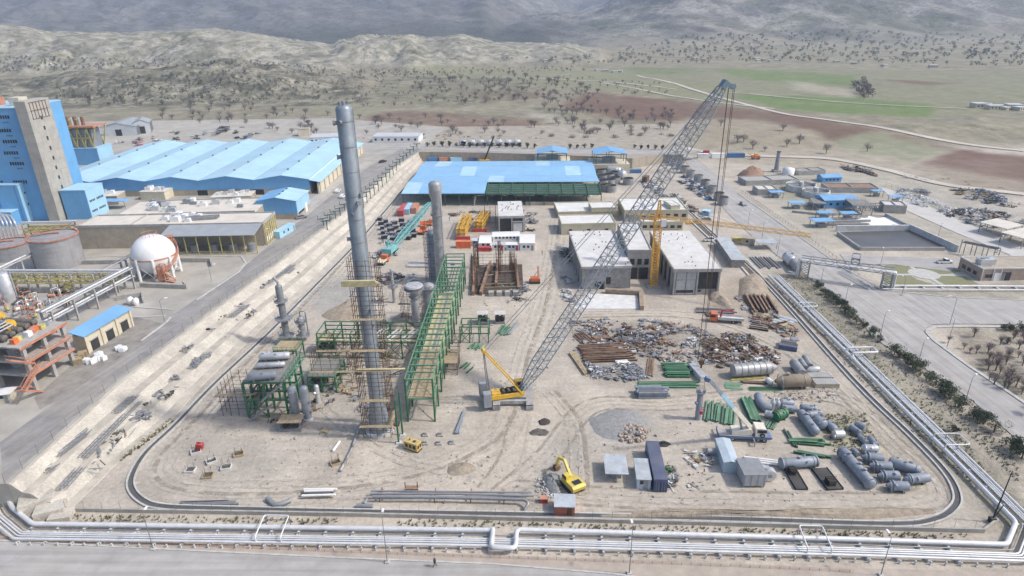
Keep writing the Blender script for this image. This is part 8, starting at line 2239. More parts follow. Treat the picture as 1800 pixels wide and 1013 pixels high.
heap('yard_litter', [(655,445),(680,435),(690,455),(660,470)], 90, [STEEL, DARK, GREYP, PALE], 1.0,(.6,2.0), seed=19)
heap('yard_litter', [(785,375),(860,370),(860,385),(800,388)], 170, [STEEL, DARK, RUST, GREYP], .8,(.8,3.5), seed=20)
heap('yard_litter', [(925,370),(945,375),(948,410),(920,405)], 150, [STEEL, DARK, GREYP, PALE], 1.2,(.8,3.0), seed=21)
heap('shed_store', [(760,345),(860,345),(1040,348),(1040,330),(760,330)], 420, [STEEL, DARK, GREYP, PALE, RUST, CBLUE], 1.5,(1,4), seed=22)
heap('column_litter', [(560,690),(700,640),(720,740),(640,790),(560,760)], 170, [RUST, WOOD, STEEL, DARK], .3,(.4,2.5), seed=23)
heap('column_litter', [(700,540),(600,640),(450,740),(560,745),(700,620)], 260, [RUST, WOOD, STEEL, DARK, WOODY], .5,(.5,3.0), seed=24)
heap('column_litter', [(640,480),(760,480),(760,520),(640,530)], 190, [RUST, WOOD, STEEL, DARK, PALE], .6,(.5,4.0), seed=25)
heap('scrap_row', [(1120,322),(1150,320),(1255,390),(1235,385)], 420, [STEEL, DARK, GREYP, PALE, RUST], 1.2,(.8,3.5), seed=26)
heap('scrap_row', [(1180,312),(1200,310),(1275,355),(1255,362)], 420, [CBLUE, STEEL, RUST, GREYP, PALE, DARK], 1.6,(.8,3.0), seed=27)
heap('white_bag_pile', [(1558,340),(1600,343),(1690,372),(1670,378),(1580,352)], 700, [WHITE, PALE, WHITE, STEEL], 2.2,(.6,1.8), seed=28)
heap('scrap_pile', [(1645,372),(1720,364),(1800,388),(1820,400),(1740,402),(1690,395)], 900, [RUST, PALE, DARK, STEEL, GREYP, RUSTL], 3.0,(.6,2.4), seed=29)
heap('scrap_pile', [(1658,334),(1720,334),(1800,358),(1780,366),(1700,352)], 700, [CBLUE, RUST, PALE, DARK, STEEL, WOOD], 3.0,(.8,2.6), seed=30)
heap('crate_pile', [(1576,334),(1636,338),(1632,345),(1580,342)], 300, [BLUEGREY, PALE, STEEL], 2.0,(.8,1.8), seed=31)
heap('stock_row', [(1470,290),(1500,293),(1555,308),(1540,311),(1480,298)], 260, [RUST, DARK, STEEL], 1.2,(1.0,4.0), seed=32)
heap('verge_stones', [(1560,300),(1800,336),(1800,344),(1560,312)], 120, [PALE, CONC, RUST], .6,(.4,1.5), seed=33)
heap('coal_heaps', [(270,244),(330,224),(420,222),(470,236),(420,248),(300,250)], 420, [DARK, BLACK, STEEL, GREYP], 2.5,(1,5), seed=34, z0=ZP)
heap('works_clutter', [(200,250),(270,238),(360,250),(300,262),(215,262)], 160, [RUST, PALE, STEEL, RED, DARK], 2,(1,5), seed=41, z0=ZP)
heap('works_clutter', [(0,505),(130,500),(120,560),(40,560)], 260, [SALMON, STEEL, SILVER, PYELLOW, DARK, CONC], 1.6,(.8,4), seed=42, z0=ZP)
heap('yard_litter', [(880,500),(930,490),(935,530),(890,540)], 120, [CONC, STEEL, WOOD, GREYP, DARK], .8,(.5,2.5), seed=45)
heap('front_litter', [(1165,815),(1190,815),(1190,868),(1168,868)], 120, [DARK, RUST, STEEL, PALE, WOOD, GREEN], 1.0,(.4,1.6), seed=35)
heap('front_litter', [(1205,790),(1260,795),(1255,850),(1210,860)], 70, [RUST, STEEL, PALE, WOOD], .3,(.4,2.4), seed=36)
heap('pebble_scatter', [(300,740),(800,800),(1250,740),(1600,880),(950,895),(330,870)], 500, [CONCL, CONC, SOIL, GRAV], .02,(.12,.4), seed=37)
heap('pebble_scatter', [(560,540),(980,520),(980,680),(760,760),(560,700)], 300, [CONCL, CONC, SOIL, WOOD], .02,(.15,.5), seed=38)
heap('pebble_scatter', [(940,840),(990,835),(985,880),(945,880)], 160, [PALE, CONC, GRAV], .5,(.2,.7), seed=39)
heap('pebble_scatter', [(1315,695),(1470,680),(1480,700),(1430,712)], 160, [PALE, SOIL, GRAV], .2,(.2,.5), seed=40)
# bars, beams and pipe stacks
bars('rusty_beam_stack', 'wide stack of long dark rusty beams in the laydown yard', 'steel beams', (1017,610),(1105,606),(1030,638),13,.35,.4, [RUST, RUSTL, RUST], layers=2, shape='I')
bars('rusty_pipe_rows', 'fan of thin light rusty pipes behind the wide beam stack', 'pipes', (1008,590),(1030,610),(1030,588),9,.25,.25, RUSTL, shape='tube', layers=2)
bars('rusty_pipe_rows', 'short bundle of rusty pipes near middle of the scrap', 'pipes', (1040,594),(1072,592),(1044,600),5,.35,.35, RUSTL, shape='tube', layers=2)
bars('rusty_pipe_rows', 'bundle of light rusty bars right of scrap middle', 'pipes', (1138,586),(1166,582),(1142,590),6,.3,.3, RUSTL, shape='tube', layers=2)
bars('timber_rows', 'standing row of brown planks left of green beam stack', 'planks', (1140,630),(1136,662),(1150,630),7,.3,.25, [RUSTL, WOOD], shape='box')
bars('green_beam_stack', 'broad green beam stack beside the white plank box', 'steel beams', (1163,642),(1208,642),(1170,664),9,.4,.45, [GREEN, GREENL], shape='I', layers=2)
bars('green_beam_stack', 'front row of green beams before the white plank box', 'steel beams', (1120,674),(1228,674),(1122,682),5,.35,.4, [GREEN, GREENL], shape='I')
bars('pipe_rack_stack', 'bundle of grey sheet piles lying in front of green beams', 'steel piles', (1118,690),(1172,690),(1118,700),6,.9,.5, [BLUEGREY, GREYP], shape='box', layers=3)
o = thing('plank_box', 'long pale grey box lying across the green beams', 'box', P(1228,662), math.radians(100)); fx(o, 'casing', CONCL, -2.6,-.8,.1,3.8,.8,1.3); fx(o, 'lid', SILVER, -2.7,-.85,1.305,3.9,.85,1.45)
bars('yellow_beam', 'single yellow beam lying before the large banded cylinder', 'steel beam', (1283,668),(1345,663),(1283,670),2,.3,.3, PYELLOW)
bars('green_plates', 'flat green plates lying left of the brown cylinder', 'plates', (1275,674),(1305,676),(1278,682),4,.8,.1, GREENL)
bars('green_plates', 'flat green plates lying in front of the brown cylinder', 'plates', (1315,682),(1378,683),(1315,686),3,.8,.1, GREEN)
bars('brown_pipe', 'brown pipe lying beside the brown cylinder', 'pipe', (1302,672),(1345,674),(1302,674),2,.5,.5, RUST, shape='tube')
bars('green_column_row', 'row of light green columns lying left of truck crane boom', 'steel columns', (1238,740),(1243,706),(1290,736),13,.32,.4, [GREENL, GREEN], shape='I')
bars('green_column_row', 'stack of dark green columns lying right of truck crane boom', 'steel columns', (1320,745),(1300,702),(1337,744),7,.4,.45, [GREEN, GREENL], shape='I', layers=2)
bars('green_truss', 'jumble of green steel lying below grey vessels', 'steel', (1393,775),(1447,778),(1395,781),6,.3,.4, [GREEN, GREENL], shape='I', layers=2, jit=.5)
bars('green_girder', 'single long green girder lying on its side near silver ring', 'steel girder', (1398,795),(1458,806),(1398,797),2,.4,.5, GREEN, shape='I')
bars('white_pipes', 'white poles lying beside the long exchanger shell', 'pipes', (1310,805),(1372,812),(1318,814),3,.4,.4, WHITE, shape='tube')
bars('green_bits', 'few short green columns lying near truck crane cab', 'steel columns', (1345,752),(1352,740),(1362,750),5,.3,.3, GREENL)
bars('dark_beam', 'single dark beam lying behind the green jumble', 'steel beam', (1396,786),(1378,756),(1399,785),2,.3,.4, DKGREEN)
bars('steel_girders', 'rusty girders lying by the orange flatbed truck', 'steel girders', (1306,522),(1322,552),(1345,516),7,.5,.6, [RUST, RUSTL], shape='I', layers=2)
bars('steel_girders', 'dark long girders lying behind the orange truck', 'steel girders', (1222,544),(1290,546),(1222,550),4,.5,.5, [STEEL, RUST], shape='I')
bars('steel_girders', 'rusty plates under the orange truck', 'steel girders', (1240,556),(1268,562),(1246,551),4,.7,.4, RUST)
bars('steel_girders', 'rusty lattice pieces right of the orange truck', 'steel girders', (1318,578),(1352,583),(1328,560),7,.5,.5, [RUST, STEEL], shape='I')
bars('zinc_sheets', 'pale zinc sheets lying near the drain channel', 'sheets', (1358,566),(1392,576),(1370,556),4,1.6,.12, ZINC)
bars('black_crates', 'dark crates stacked near the drain channel', 'crates', (1368,612),(1400,618),(1372,605),3,1.4,1.2, [NAVY, DARK])
bars('green_offcuts', 'small green offcuts lying between pipe rack and crane', 'steel', (826,612),(832,604),(846,610),7,.3,.3, [GREENL, GREEN], jit=.4)
bars('green_offcuts', 'green steel columns lying beside long grey pipes', 'steel', (873,588),(884,572),(890,588),6,.3,.3, [GREENL, GREEN])
bars('green_offcuts', 'scattered green scraps beside crawler crane', 'steel', (808,650),(820,640),(826,650),5,.3,.3, [GREENL, GREEN], jit=.6)
bars('grey_pipes', 'two long grey pipes lying beside the pipe rack hoods', 'pipes', (892,589),(908,568),(897,589),3,.5,.5, BLUEGREY, shape='tube')
bars('grey_pipes', 'grey pipes lying near the yellow generator', 'pipes', (800,762),(814,722),(806,762),3,.45,.45, BLUEGREY, shape='tube')
bars('white_tubes', 'stack of white tubes in the laydown yard', 'pipes', (1082,638),(1104,636),(1083,644),5,.35,.35, WHITE, shape='tube', layers=2)
bars('long_pipes', 'long pale pipes lying behind the flat topped tower', 'pipes', (720,462),(808,464),(722,470),4,.7,.7, [CONCL, STEEL], shape='tube')
bars('edge_plank', 'pair of pale timbers on edge of the laydown yard', 'timbers', (1002,622),(1030,660),(1006,620),3,.4,.5, WOOD)
# front edge pipes
def raised_pipes(pts_list, rs, m, label, supp):
 o = thing('raised_pipe_run', label, 'pipe run', P(*pts_list[0][0]))
 for pts, r in zip(pts_list, rs): MB().pipe(rounded([P(u, v, z) for u, v, z in pts], .6), r, 10).bd('pipe', m, o, True)
 for u, v, h in supp:
  p = P(u, v); n_ = 1.2
  MB().beam(p + Vector((0,-n_, 0)), p + Vector((0,-n_, h)),.18).bd('leg', RUSTL, o, True); MB().beam(p + Vector((0, n_, 0)), p + Vector((0, n_, h)),.18).bd('leg', RUSTL, o, True); MB().beam(p + Vector((0,-n_ - .2, h)), p + Vector((0, n_ + .2, h)),.2).bd('cap', RUSTL, o, True)
 return o
raised_pipes([[(650,868,1.2),(800,868,1.2),(938,872,1.2)], [(655,873,1.2),(780,874,1.2),(920,878,1.2),(930,884,1.2),(922,896,.5)], [(652,863,1.2),(935,866,1.2)]], (.22,.26,.16), STEEL, 'grey pipes raised on rusty trestles along front of yard', [(u, 874 + (u - 670) * .014,.95) for u in (670,765,828,886)])
bars('white_black_pipes', 'white and black pipe lengths lying behind the front fence', 'pipes', (533,877),(592,876),(536,866),4,.45,.45, [WHITE, DARK, WHITE], shape='tube', z=.5)
bars('steel_rails', 'long grey rails lying by curve of the drain channel', 'rails', (320,888),(418,886),(322,884),4,.3,.3, STEEL)
MB().pipe([P(470,876,.5), P(482,887,.5), P(496,886,.5), P(510,880,.5)], .45,12).top('elbow_pipe', STEEL, 'bent grey pipe elbow lying behind front fence', 'pipe')
MB().pipe([P(627,889,.4), P(655,890,.4)], .4,10).pipe([P(640,886,.7), P(645,878,.7)], .3,8).top('tee_pipe', STEEL, 'short grey pipe tee lying at end of the trestles', 'pipe')
o = thing('pipe_saddle', 'rusty saddle box sitting on raised pipes', 'saddle', P(724,866)); fx(o, 'box', RUSTL, -1.2,-.5,.9,1.2,.5,1.2); beams('leg', RUST, o, [((-1.1,0,0),(-1.1,0,2.4)),((1.1,0,0),(1.1,0,2.4))], .15)
MB().pipe([P(598,828,.35), P(618,790,.35), P(634,745,.35)], .28,9).top('trench_pipe', mat('black_white_pipe', (0.35,0.35,0.36),.5,.5,.8, col2=(.05,.05,.05)), 'banded pipe running from column foot toward front yard', 'pipe')
MB().tube(P(585,793,.3), P(597,776,.3),.26,9).top('white_pipe_length', WHITE, 'single white pipe length lying near banded pipe', 'pipe')
# little foundation pits with formwork
for k_, (u, v) in enumerate(((335,828),(366,838),(398,823),(420,800),(345,795),(590,815),(372,812))):
 o = thing('formwork_pit', 'small formwork box for foundation in front yard', 'formwork', P(u, v),.1 * k_, 'formwork boxes in the yard')
 for s in (-1,1): fx(o, 'side_board', WOOD if k_ % 2 else CONCL, -.9, s * .75 - .08,0,.9, s * .75 + .08,.5); fx(o, 'end_board', WOOD if k_ % 2 else CONCL, s * .9 - .08,-.66,0, s * .9 + .08,.66,.5)
 fx(o, 'base', DARK, -.81,-.66,.01,.81,.66,.15)
 for x in (-.6,.6):
  for y in (-.4,.4): MB().beam((x, y, .1),(x, y, 1.6 + .3 * (k_ % 3)),.05).bd('rebar', RUST, o)
for i, (u, v) in enumerate(((748,765),(774,765),(748,780),(772,780),(795,779))):
 o = thing('footing_block', 'small grey concrete footing beside yellow generator', 'footing', P(u, v),0, 'footings by the generator'); fx(o, 'pad', CONC, -.6,-.6,0,.6,.6,.3); fx(o, 'stub', CONC, -.3,-.3,.305,.3,.3,.8)
# black electrical boxes by the turquoise crane
for i in range(22):
 u, v = 668 + (i * 17) % 66,388 + (i * 11) % 36
 o = thing('cable_box', 'black equipment box stored by turquoise crane', 'box', P(u, v), ru(0,2), 'black boxes by the turquoise crane'); fx(o, 'box', BLACK, -1.1,-.8,0,1.1,.8,1.5); fx(o, 'lid', GREYP, -1.15,-.85,1.505,1.15,.85,1.62)
# cable tray debris on the bank
BK = BVHTree.FromPolygons([tuple(v) for v in bank.v], bank.f)
def on_bank(u, v):
 h = BK.ray_cast(EYE, ray(u, v).normalized())[0]
 return h if h else P(u, v, 2.6)
heap('bank_litter', [(150,815),(300,660),(420,560),(520,470),(600,400),(590,420),(480,520),(330,665),(170,830)], 260, [STEEL, STEEL, GREYP, DARK, WOOD], .3,(.4,2.4), seed=43, z0=1.8)
heap('bank_litter', [(250,690),(330,620),(470,500),(560,425),(550,420),(440,505),(310,610)], 160, [STEEL, GREYP, DARK, WOOD], .3,(.4,2.0), seed=44, z0=3.35)
for k_, (a, b_, c2) in enumerate((((150,812),(246,706),(160,815)),((98,805),(165,757),(110,810)),((205,728),(245,692),(212,730)),((338,650),(372,617),(344,652)),((405,560),(440,536),(409,562)),((470,500),(520,465),(474,503)),((505,482),(520,470),(509,485)),((110,865),(150,818),(122,866)),((80,833),(108,815),(90,836)))):
 A_, B_ = on_bank(*a), on_bank(*b_); L_ = (B_ - A_).length; A_.z = max(A_.z, B_.z) + .1; o = thing('cable_ladder', 'grey cable ladder strips lying along the stone bank', 'cable ladder', A_, ang(A_, B_), 'cable ladders on the bank')
 for j in range(3):
  y = j * .7 - .7
  for s in (0,.5): fx(o, 'side_rail', STEEL, ru(0,.8), y + s, .05, L_ - ru(0,2), y + s + .1,.2)
  rg = None
  for i in range(int(L_ / 1.2)):
   if rg is None: rg = MB().bx(0, y + .1,.06,.1, y + .5,.14).bd('rung', STEEL, o)
   else: cpp(rg, (i * 1.2,0,0), o)
# ================================================================== LAMPS, PEOPLE, VEGETATION, FAR PLACES
for (u, v, vt, lb, rz) in ((1485,534,504, 'roadside lamp next to the dense run of olive trees', .6),(1547,591,551, 'roadside lamp at end of the dense olive run', .6),(1614,639,600, 'roadside lamp beside the wider spaced olive trees', .6),(1698,702,664, 'roadside lamp near the last olive trees', .6),(1669,572,525, 'lamp at tip of the planted traffic island', 2.4),(1664,612,560, 'lamp rising from inside the planted traffic island', 2.4),
         (1314,401,372, 'lamp beyond trench beside tan hut', .6),(1339,421,392, 'lamp beyond trench beside tin canopy', .6),(1366,450,415, 'lamp beside pair of parked tanks', .6),(1443,497,472, 'lamp beside foot of the pipe bridge', .6),(1548,466,440, 'lamp on garden road by dark pond', 1.2),(1648,420,395, 'lamp on pale road by slanting pond wall', .6),(1752,444,418, 'lamp on pale road behind brick building', .6),(1585,520,490, 'lamp at junction beside low white pipes', 1.6)):
 lamp(P(u, v), ht(u, v, vt), lb, rz=rz)
for (u, v, vt, lb) in ((270,966,904, 'lamp post on pavement near the broken bank end'),(681,989,908, 'lamp post on pavement before raised grey pipes'),(1106,1009,928, 'lamp post on pavement before red hut side of yard'),(1548,1012,946, 'lamp post on pavement near corner of pipe bundle')):
 lamp(P(u, v, .1), ht(u, v, vt), lb, rz=1.57, arm=.8)
p = P(1743,918); o = thing('floodlight_pole', 'dark slanting pole with box at corner of the parapet', 'pole', p); hq = ht(1743,918,828); MB().lathe((0,0,0),(.4,0, hq), [(0,.14),(hq, .07)], 8).bd('pole', DARK, o); fx(o, 'control_box', DARK, -.5,-.4,0,.4,.4,1.0); MB().beam((.3,.3,.2),(1.6,.6,3.2),.12).bd('stay', DARK, o)
p = P(775,292); o = thing('mobile_crane_boom', 'thin dark crane boom rising behind the huge open shed', 'crane', p); tp = at_y(867,240, p.y) - p
tb2 = P(852,286); o.location = tb2; tp = at_y(868,240, tb2.y) - tb2; MB().beam((0,0,1.5), tp, .7,.8).bd('boom', DARK, o); fx(o, 'carrier', YELLOW, -3,-1.2,.5,3,1.2,1.8)
for x in (-2,2):
 for y in (-1.1,1.1): wheel(None, 'wheel', (x, y, .55),.55,.4, o)
def person(p, rz, label, shirt, trousers, group=None, stride=.3):
 o = thing('person', label, 'person', p, rz, group)
 J = {'pel': (0,0,.95), 'che': (.03,0,1.3), 'nec': (.04,0,1.5), 'hea': (.06,0,1.68), 'ls': (.03,.19,1.43), 'le': (-.08,.24,1.16), 'lh': (.0,.25,.92), 'rs': (.03,-.19,1.43), 're': (-.02,-.24,1.16), 'rh': (.12,-.25,.95),
   'lhp': (0,.1,.9), 'lk': (stride * .55,.1,.5), 'la': (stride, .1,.08), 'lt': (stride + .18,.1,.03), 'rhp': (0,-.1,.9), 'rk': (-stride * .2,-.1,.5), 'ra': (-stride, -.1,.1), 'rt': (-stride + .17,-.1,.03)}
 E_ = [('pel', 'che'),('che', 'nec'),('nec', 'hea'),('che', 'ls'),('ls', 'le'),('le', 'lh'),('che', 'rs'),('rs', 're'),('re', 'rh'),('pel', 'lhp'),('lhp', 'lk'),('lk', 'la'),('la', 'lt'),('pel', 'rhp'),('rhp', 'rk'),('rk', 'ra'),('ra', 'rt')]
 Rr = {'pel': .15, 'che': .17, 'nec': .06, 'hea': .105, 'ls': .07, 'le': .05, 'lh': .04, 'rs': .07, 're': .05, 'rh': .04, 'lhp': .1, 'lk': .065, 'la': .05, 'lt': .045, 'rhp': .1, 'rk': .065, 'ra': .05, 'rt': .045}
 ks = list(J); me_ = bpy.data.meshes.new('body'); me_.from_pydata([J[k] for k in ks], [(ks.index(a), ks.index(b2)) for a, b2 in E_], [])
 bo = bpy.data.objects.new('body', me_); C.objects.link(bo); bo.parent = o
 me_.materials.append(trousers)
 sk = bo.modifiers.new('skin', 'SKIN'); bo.modifiers.new('sub', 'SUBSURF').levels = 1; bo.modifiers['sub'].render_levels = 1
 if not me_.skin_vertices: me_.attributes  # layer made by the modifier
 if me_.skin_vertices:
  for i, k in enumerate(ks): me_.skin_vertices[0].data[i].radius = (Rr[k], Rr[k]); me_.skin_vertices[0].data[i].use_root = (k == 'pel')
 MB().slathe((.02,0,.92),(.03,0,1.5), [(0,.2),(.3,.22),(.5,.23),(.56,.1)], 10).bd('jacket', shirt, o)
 MB().slathe((.05,0,1.66),(.05,0,1.85), [(0,.125),(.08,.13),(.15,.09),(.18,.01)], 10).bd('hair', DARK, o)
 return o
person(P(765,996,.16), math.radians(190), 'person in dark clothes walking along the front road', mat('dark_cloth', (0.035,0.03,0.035),.9,.1,2), DARK)
for u, v, lb in ((790,389, 'worker in dark clothes standing behind turquoise boom'),(953,448, 'worker in dark clothes standing right of cabin row'),(884,446, 'worker standing in front of cabin row')): person(P(u, v),0, lb, (DARK, CBLUE, ORANGE)[u % 3], DARK, stride=.08)
# ---- trees
LEAF = mat('olive_leaf', (0.08,0.105,0.055),.7,.3,1.4, col2=(0.035,0.05,0.028)); LEAFD = mat('evergreen_leaf', (0.035,0.055,0.03),.8,.3,1.2); BARK = mat('tree_bark', (0.15,0.12,0.095),.9,.2,2); TWIG = mat('bare_twig', (0.145,0.118,0.105),.9,.25,1.2)
def leafy(seed, h, r, n, leaf, stemh, squash=.8, m=None):
 rnd = random.Random(seed); g = MB()
 cl = [(rnd.gauss(0,.45) * r, rnd.gauss(0,.45) * r, h * .58 + rnd.gauss(0,.24) * h * squash, rnd.uniform(.32,.6) * r) for _ in range(11)]
 for i in range(n):
  cx, cy, cz, cr = cl[rnd.randrange(len(cl))]
  th, ph = math.acos(rnd.uniform(-1,1)), rnd.uniform(0,6.283); k = cr * rnd.uniform(.55,1.08)
  c_ = Vector((cx + k * math.sin(th) * math.cos(ph), cy + k * math.sin(th) * math.sin(ph), max(stemh * .7, cz + k * math.cos(th))))
  a_ = Vector((rnd.gauss(0,1), rnd.gauss(0,1), rnd.gauss(0,1))).normalized(); b2 = a_.orthogonal().normalized(); s_ = leaf * rnd.uniform(.6,1.3)
  g.add([c_ - a_ * s_, c_ + b2 * s_ * .55, c_ + a_ * s_, c_ - b2 * s_ * .55], [(0,1,2,3)])
 t_ = MB().lathe((0,0,-.2),(0,0, h * .6), [(0,.12 * r),(h * .3,.08 * r),(h * .6 + .2,.03 * r)], 6)
 for k in range(4):
  a_ = 6.28 * k / 4 + rnd.random(); t_.beam((0,0, stemh),(r * .5 * math.cos(a_), r * .5 * math.sin(a_), h * .65),.05 * r)
 return g.mesh('crown', m or LEAF), t_.mesh('trunk', BARK)
def bare(seed, h, r, n, m=None):
 rnd = random.Random(seed); g = MB(); t_ = MB().lathe((0,0,-.3),(0,0, h * .45), [(0,.055 * h),(h * .45,.035 * h)], 5)
 tips = []
 for k in range(7):
  a_, e = 6.28 * k / 7 + rnd.random() * .6, rnd.uniform(.35,1.0)
  b2 = Vector((r * .55 * math.cos(a_) * e, r * .55 * math.sin(a_) * e, h * rnd.uniform(.55,.8))); t_.beam((0,0, h * .28), b2,.028 * h); tips.append(b2)
 for i in range(n):
  b2 = tips[rnd.randrange(7)]; d = Vector((rnd.gauss(0,1), rnd.gauss(0,1), rnd.gauss(.25,.8))).normalized(); s0 = b2 + Vector((rnd.gauss(0,.22) * r, rnd.gauss(0,.22) * r, rnd.gauss(0,.1) * h)); L_ = h * rnd.uniform(.1,.26); sd_ = d.orthogonal().normalized() * .013 * h
  g.add([s0 - sd_, s0 + sd_, s0 + d * L_], [(0,1,2)])
 return g.mesh('crown', m or TWIG), t_.mesh('trunk', BARK)
def plant(meshes, p, s, rz, name, label, cat, group):
 o = thing(name, label, cat, p, rz, group); o.scale = (s, s, s * ru(.9,1.1))
 for nm, me_ in (('crown', meshes[0]),('trunk', meshes[1])):
  c_ = bpy.data.objects.new(nm, me_); C.objects.link(c_); c_.parent = o
OL = [leafy(k, 3.0,1.45,1300,.13,.9) for k in range(4)]
ol_px = [(1438,508),(1450,519),(1457,524),(1464,530),(1471,535),(1478,541),(1485,547),(1491,552),(1497,558),(1505,569),(1518,577),(1535,593),(1547,601),(1572,623),(1580,629),(1594,640),(1604,646),(1616,653),(1634,671),(1653,690),(1660,694),(1670,701),(1686,716),(1711,735),(1718,740),(1728,746),(1747,760),(1777,790),(1785,797),(1796,806)]
for i, (u, v) in enumerate(ol_px):
 dense = i < 11
 plant(OL[i % 4], P(u, v), ru(.9,1.15) * (.9 if dense else 1.05 if i != 12 else .6), ru(0,6), 'olive_tree', 'grey green olive tree in the dense run below the pipe bridge' if dense else 'grey green olive tree in the wider spaced row along the road', 'tree', 'olive trees in the dense run' if dense else 'olive trees in the spaced row')
EV = [leafy(30 + k, 2.4,1.5,500,.2,.3, m=LEAFD) for k in range(2)]
for i, (u, v) in enumerate(((1766,581),(1776,581),(1793,581),(1771,604),(1675,762))): plant(EV[i % 2], P(u, v),.75, i, 'evergreen_bush', 'round dark evergreen bush on the traffic island' if i < 4 else 'small dark bush alone in olive row verge', 'bush', 'evergreen bushes on the island' if i < 4 else None)
BR = [bare(50 + k, 5.0,2.2,230, mat('shrub_twig', (0.235,0.195,0.175),.9,.25,.5)) for k in range(5)]
rnd = random.Random(17)
isp = []
while len(isp) < 44:
 u, v = rnd.uniform(1655,1810), rnd.uniform(588,760)
 if v - 590 > (u - 1645) * .9: continue
 isp.append((u, v))
for i, (u, v) in enumerate(isp): plant(BR[i % 5], P(u, v), rnd.uniform(.35,.75), rnd.uniform(0,6), 'bare_shrub', 'leafless grey brown shrub planted on the traffic island', 'shrub', 'bare shrubs on the island')
# scattered bare trees in the fields behind
zones = [(70, [(230,185),(420,178),(600,205),(760,205),(760,232),(560,240),(300,215)]),(75, [(700,130),(960,132),(1000,170),(900,185),(740,180)]),(55, [(950,140),(1045,145),(1060,185),(1000,215),(950,190)]),(55, [(1000,190),(1180,195),(1190,250),(1080,245),(960,225)]),(30, [(660,205),(1000,222),(1180,250),(1000,252),(660,238)])]
tl = []
for n, poly in zones:
 us = [p[0] for p in poly]; vs_ = [p[1] for p in poly]; k = 0
 while k < n:
  u, v = rnd.uniform(min(us), max(us)), rnd.uniform(min(vs_), max(vs_)); ins = False
  for i in range(len(poly)):
   (x1, y1),(x2, y2) = poly[i], poly[(i + 1) % len(poly)]
   if (y1 > v) != (y2 > v) and u < (x2 - x1) * (v - y1) / (y2 - y1) + x1: ins = not ins
  if ins: tl.append((u, v, None)); k += 1
FB = [bare(70 + k, 4.6,3.0,300, mat('field_twig', (0.215,0.185,0.17),.9,.25,.5)) for k in range(5)]
for i, (u, v, _) in enumerate(tl):
 p = G(u, v); s_ = rnd.uniform(.75,1.3) * (1.0 if p.y < 700 else 1.25)
 plant(FB[i % 5], p - Z3 * .3, s_, rnd.uniform(0,6), 'bare_tree', 'leafless orchard tree scattered over fields behind the plant', 'tree', 'bare trees over the fields')
for i, (u, v, lb) in enumerate(((1267,222, 'bare tree standing alone on tan slope by hoist ropes'),(1376,230, 'bare tree alone in middle of the tan field'),(1296,252, 'bare tree of a close pair below the brown field'),(1307,250, 'bare tree of a close pair below the brown field'),(1383,258, 'bare tree of a pair on the green patch'),(1405,253, 'bare tree of a pair on the green patch'),(1524,267, 'bare tree alone left of large brown field'),(1344,266, 'small bare tree near the far dirt road'),(1452,270, 'faint bare tree by the bend of dirt road'),(1323,262, 'little bare tree above blue container'))):
 plant(FB[i % 5], G(u, v) - Z3 * .2,1.25 if i != 7 else .8, i, 'bare_tree', lb, 'tree', ('close pair below brown field' if 'close pair' in lb else 'pair on green patch') if ' pair ' in lb else None)
# dense wood seen as one mass: clump by the gully, foot of the ridge
def wood(name, poly, n, hh, m, seed):
 rr2 = random.Random(seed); g = MB(); us = [p[0] for p in poly]; vs_ = [p[1] for p in poly]; k = 0
 while k < n:
  u, v = rr2.uniform(min(us), max(us)), rr2.uniform(min(vs_), max(vs_)); ins = False
  for i in range(len(poly)):
   (x1, y1),(x2, y2) = poly[i], poly[(i + 1) % len(poly)]
   if (y1 > v) != (y2 > v) and u < (x2 - x1) * (v - y1) / (y2 - y1) + x1: ins = not ins
  if not ins: continue
  k += 1; p = G(u, v); s_ = hh * rr2.uniform(.6,1.3)
  g.beam(p - Z3 * .5, p + Z3 * s_ * .5,.25)
  for j in range(26):
   d = Vector((rr2.gauss(0,1), rr2.gauss(0,1), rr2.gauss(0,1))).normalized(); c_ = p + Vector((d.x * s_ * .42, d.y * s_ * .42, s_ * .6 + d.z * s_ * .32)) * 1.0; e = d.orthogonal().normalized() * s_ * .1; f_ = d.cross(e).normalized() * s_ * .1
   g.add([c_ - e, c_ + f_, c_ + e * 1.2, c_ - f_], [(0,1,2,3)])
 return struct(g, name, m, 'stuff')
wood('gully_trees', [(1496,146),(1522,140),(1540,170),(1518,178),(1506,164)], 70,5, mat('gully_twig', (0.19,0.16,0.14),.9,.3,.3),3)
wood('hillside_scrub', [(100,150),(300,132),(420,125),(560,150),(600,178),(450,178),(200,188),(90,182)], 420,3.2, mat('scrub_twig', (0.10,0.092,0.068),.9,.3,.3),4)
wood('ridge_scrub', [(0,100),(250,105),(480,110),(600,125),(1030,118),(1030,126),(620,140),(400,118),(0,128)], 420,3.4, MATS['scrub_twig'], 5)
wood('plain_scrub', [(620,128),(1000,135),(1190,150),(1190,165),(950,175),(640,190),(560,150)], 260,3.2, TWIG, 6)
wood('valley_trees', [(880,104),(1100,96),(1400,98),(1800,104),(1800,119),(1400,110),(1100,116),(960,112)], 200,6, mat('valley_leaf', (0.10,0.115,0.075),.9,.3,.1),7)
wood('slope_trees', [(1060,98),(1200,66),(1400,56),(1800,64),(1800,104),(1400,99)], 420,7, mat('slope_leaf', (0.075,0.085,0.06),.9,.3,.1),12)
wood('verge_tufts', [(600,248),(760,240),(1180,256),(1180,262),(760,256)], 120,2.6, LEAFD, 8)
SH = [leafy(90 + k, 3.0,1.1,220,.28,.5, m=LEAFD) for k in range(2)]
for i in range(34):
 u = 752 + i * 12.5
 if 940 < u < 1000 or 1042 < u < 1106: continue
 plant(SH[i % 2], P(u, 258 + (u - 752) * .012 + rnd.uniform(-1,1), ZP), rnd.uniform(.8,1.3), i, 'roadside_conifer', 'small dark evergreen in row along the back road', 'tree', 'small evergreens along the back road')
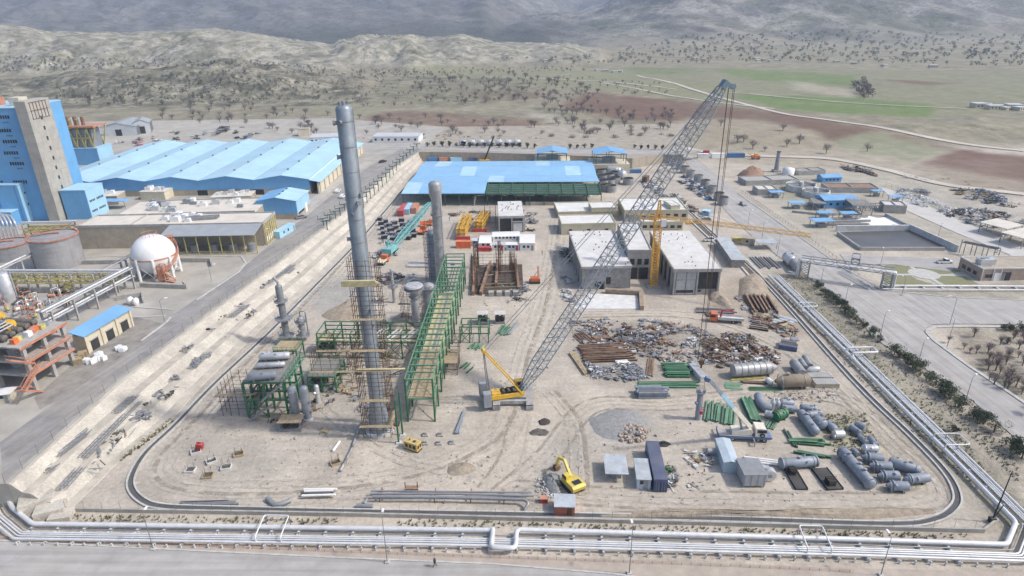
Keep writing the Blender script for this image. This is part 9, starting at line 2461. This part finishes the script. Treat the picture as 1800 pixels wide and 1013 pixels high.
# weeds in the yard
wg = MB()
for poly, n in (([(1430,730),(1520,725),(1545,790),(1470,800)], 380),([(1350,490),(1430,485),(1640,700),(1760,860),(1700,850),(1500,660)], 900),([(60,905),(600,913),(600,922),(70,917)], 220),([(700,912),(1700,940),(1700,948),(700,925)], 320),([(210,800),(300,735),(305,742),(215,812)], 220),([(1420,500),(1560,620),(1790,850),(1790,810),(1580,610),(1450,500)], 420)):
 k = 0; us = [p[0] for p in poly]; vs_ = [p[1] for p in poly]
 while k < n:
  u, v = rnd.uniform(min(us), max(us)), rnd.uniform(min(vs_), max(vs_)); ins = False
  for i in range(len(poly)):
   (x1, y1),(x2, y2) = poly[i], poly[(i + 1) % len(poly)]
   if (y1 > v) != (y2 > v) and u < (x2 - x1) * (v - y1) / (y2 - y1) + x1: ins = not ins
  if not ins: continue
  k += 1; p = P(u, v)
  for j in range(5):
   a_ = rnd.uniform(0,6.28); L_ = rnd.uniform(.15,.45); wg.add([p + Vector((.1 * math.sin(a_),-.1 * math.cos(a_),0)), p - Vector((.1 * math.sin(a_),-.1 * math.cos(a_),0)), p + Vector((L_ * math.cos(a_), L_ * math.sin(a_), L_))], [(0,1,2)])
struct(wg, 'weeds', mat('weed_green', (0.13,0.14,0.06),.9,.3,.5), 'stuff')
# far houses of the villages
hb3 = None
far_px = [(1720,189),(1732,188),(1745,192),(1757,190),(1768,193),(1780,191),(1792,194),(1332,108),(1342,107),(1355,109),(1365,108),(1200,103),(1212,102),(1222,104),(1470,110),(1500,113),(1555,117),(1640,119),(1080,128),(1065,126),(1090,127),(1050,125),(960,108),(975,106),(1000,104),(890,100),(1330,105),(1236,106)]
for i, (u, v) in enumerate(far_px):
 p = G(u, v); near = i < 7
 lb = 'low house in the hamlet beyond the green fields' if near else 'tiny pale house in the far valley'
 gp_ = 'hamlet houses' if near else 'far valley houses'
 if hb3 is None:
  hb3 = thing('farm_house', lb, 'house', p, 0, gp_); fx(hb3, 'wall', CREAM, -5,-4,-2,5,4,3.2); fx(hb3, 'roof', LROOF, -5.3,-4.3,3.205,5.3,4.3,3.6)
  for x in (-3,0,3): fx(hb3, 'window', GLASS, x - .6,-4.06,1, x + .6,-3.9,2.2)
 else: dup(hb3, p, rnd.uniform(-.4,.4), lb, rnd.uniform(.6,1.0), gp_)
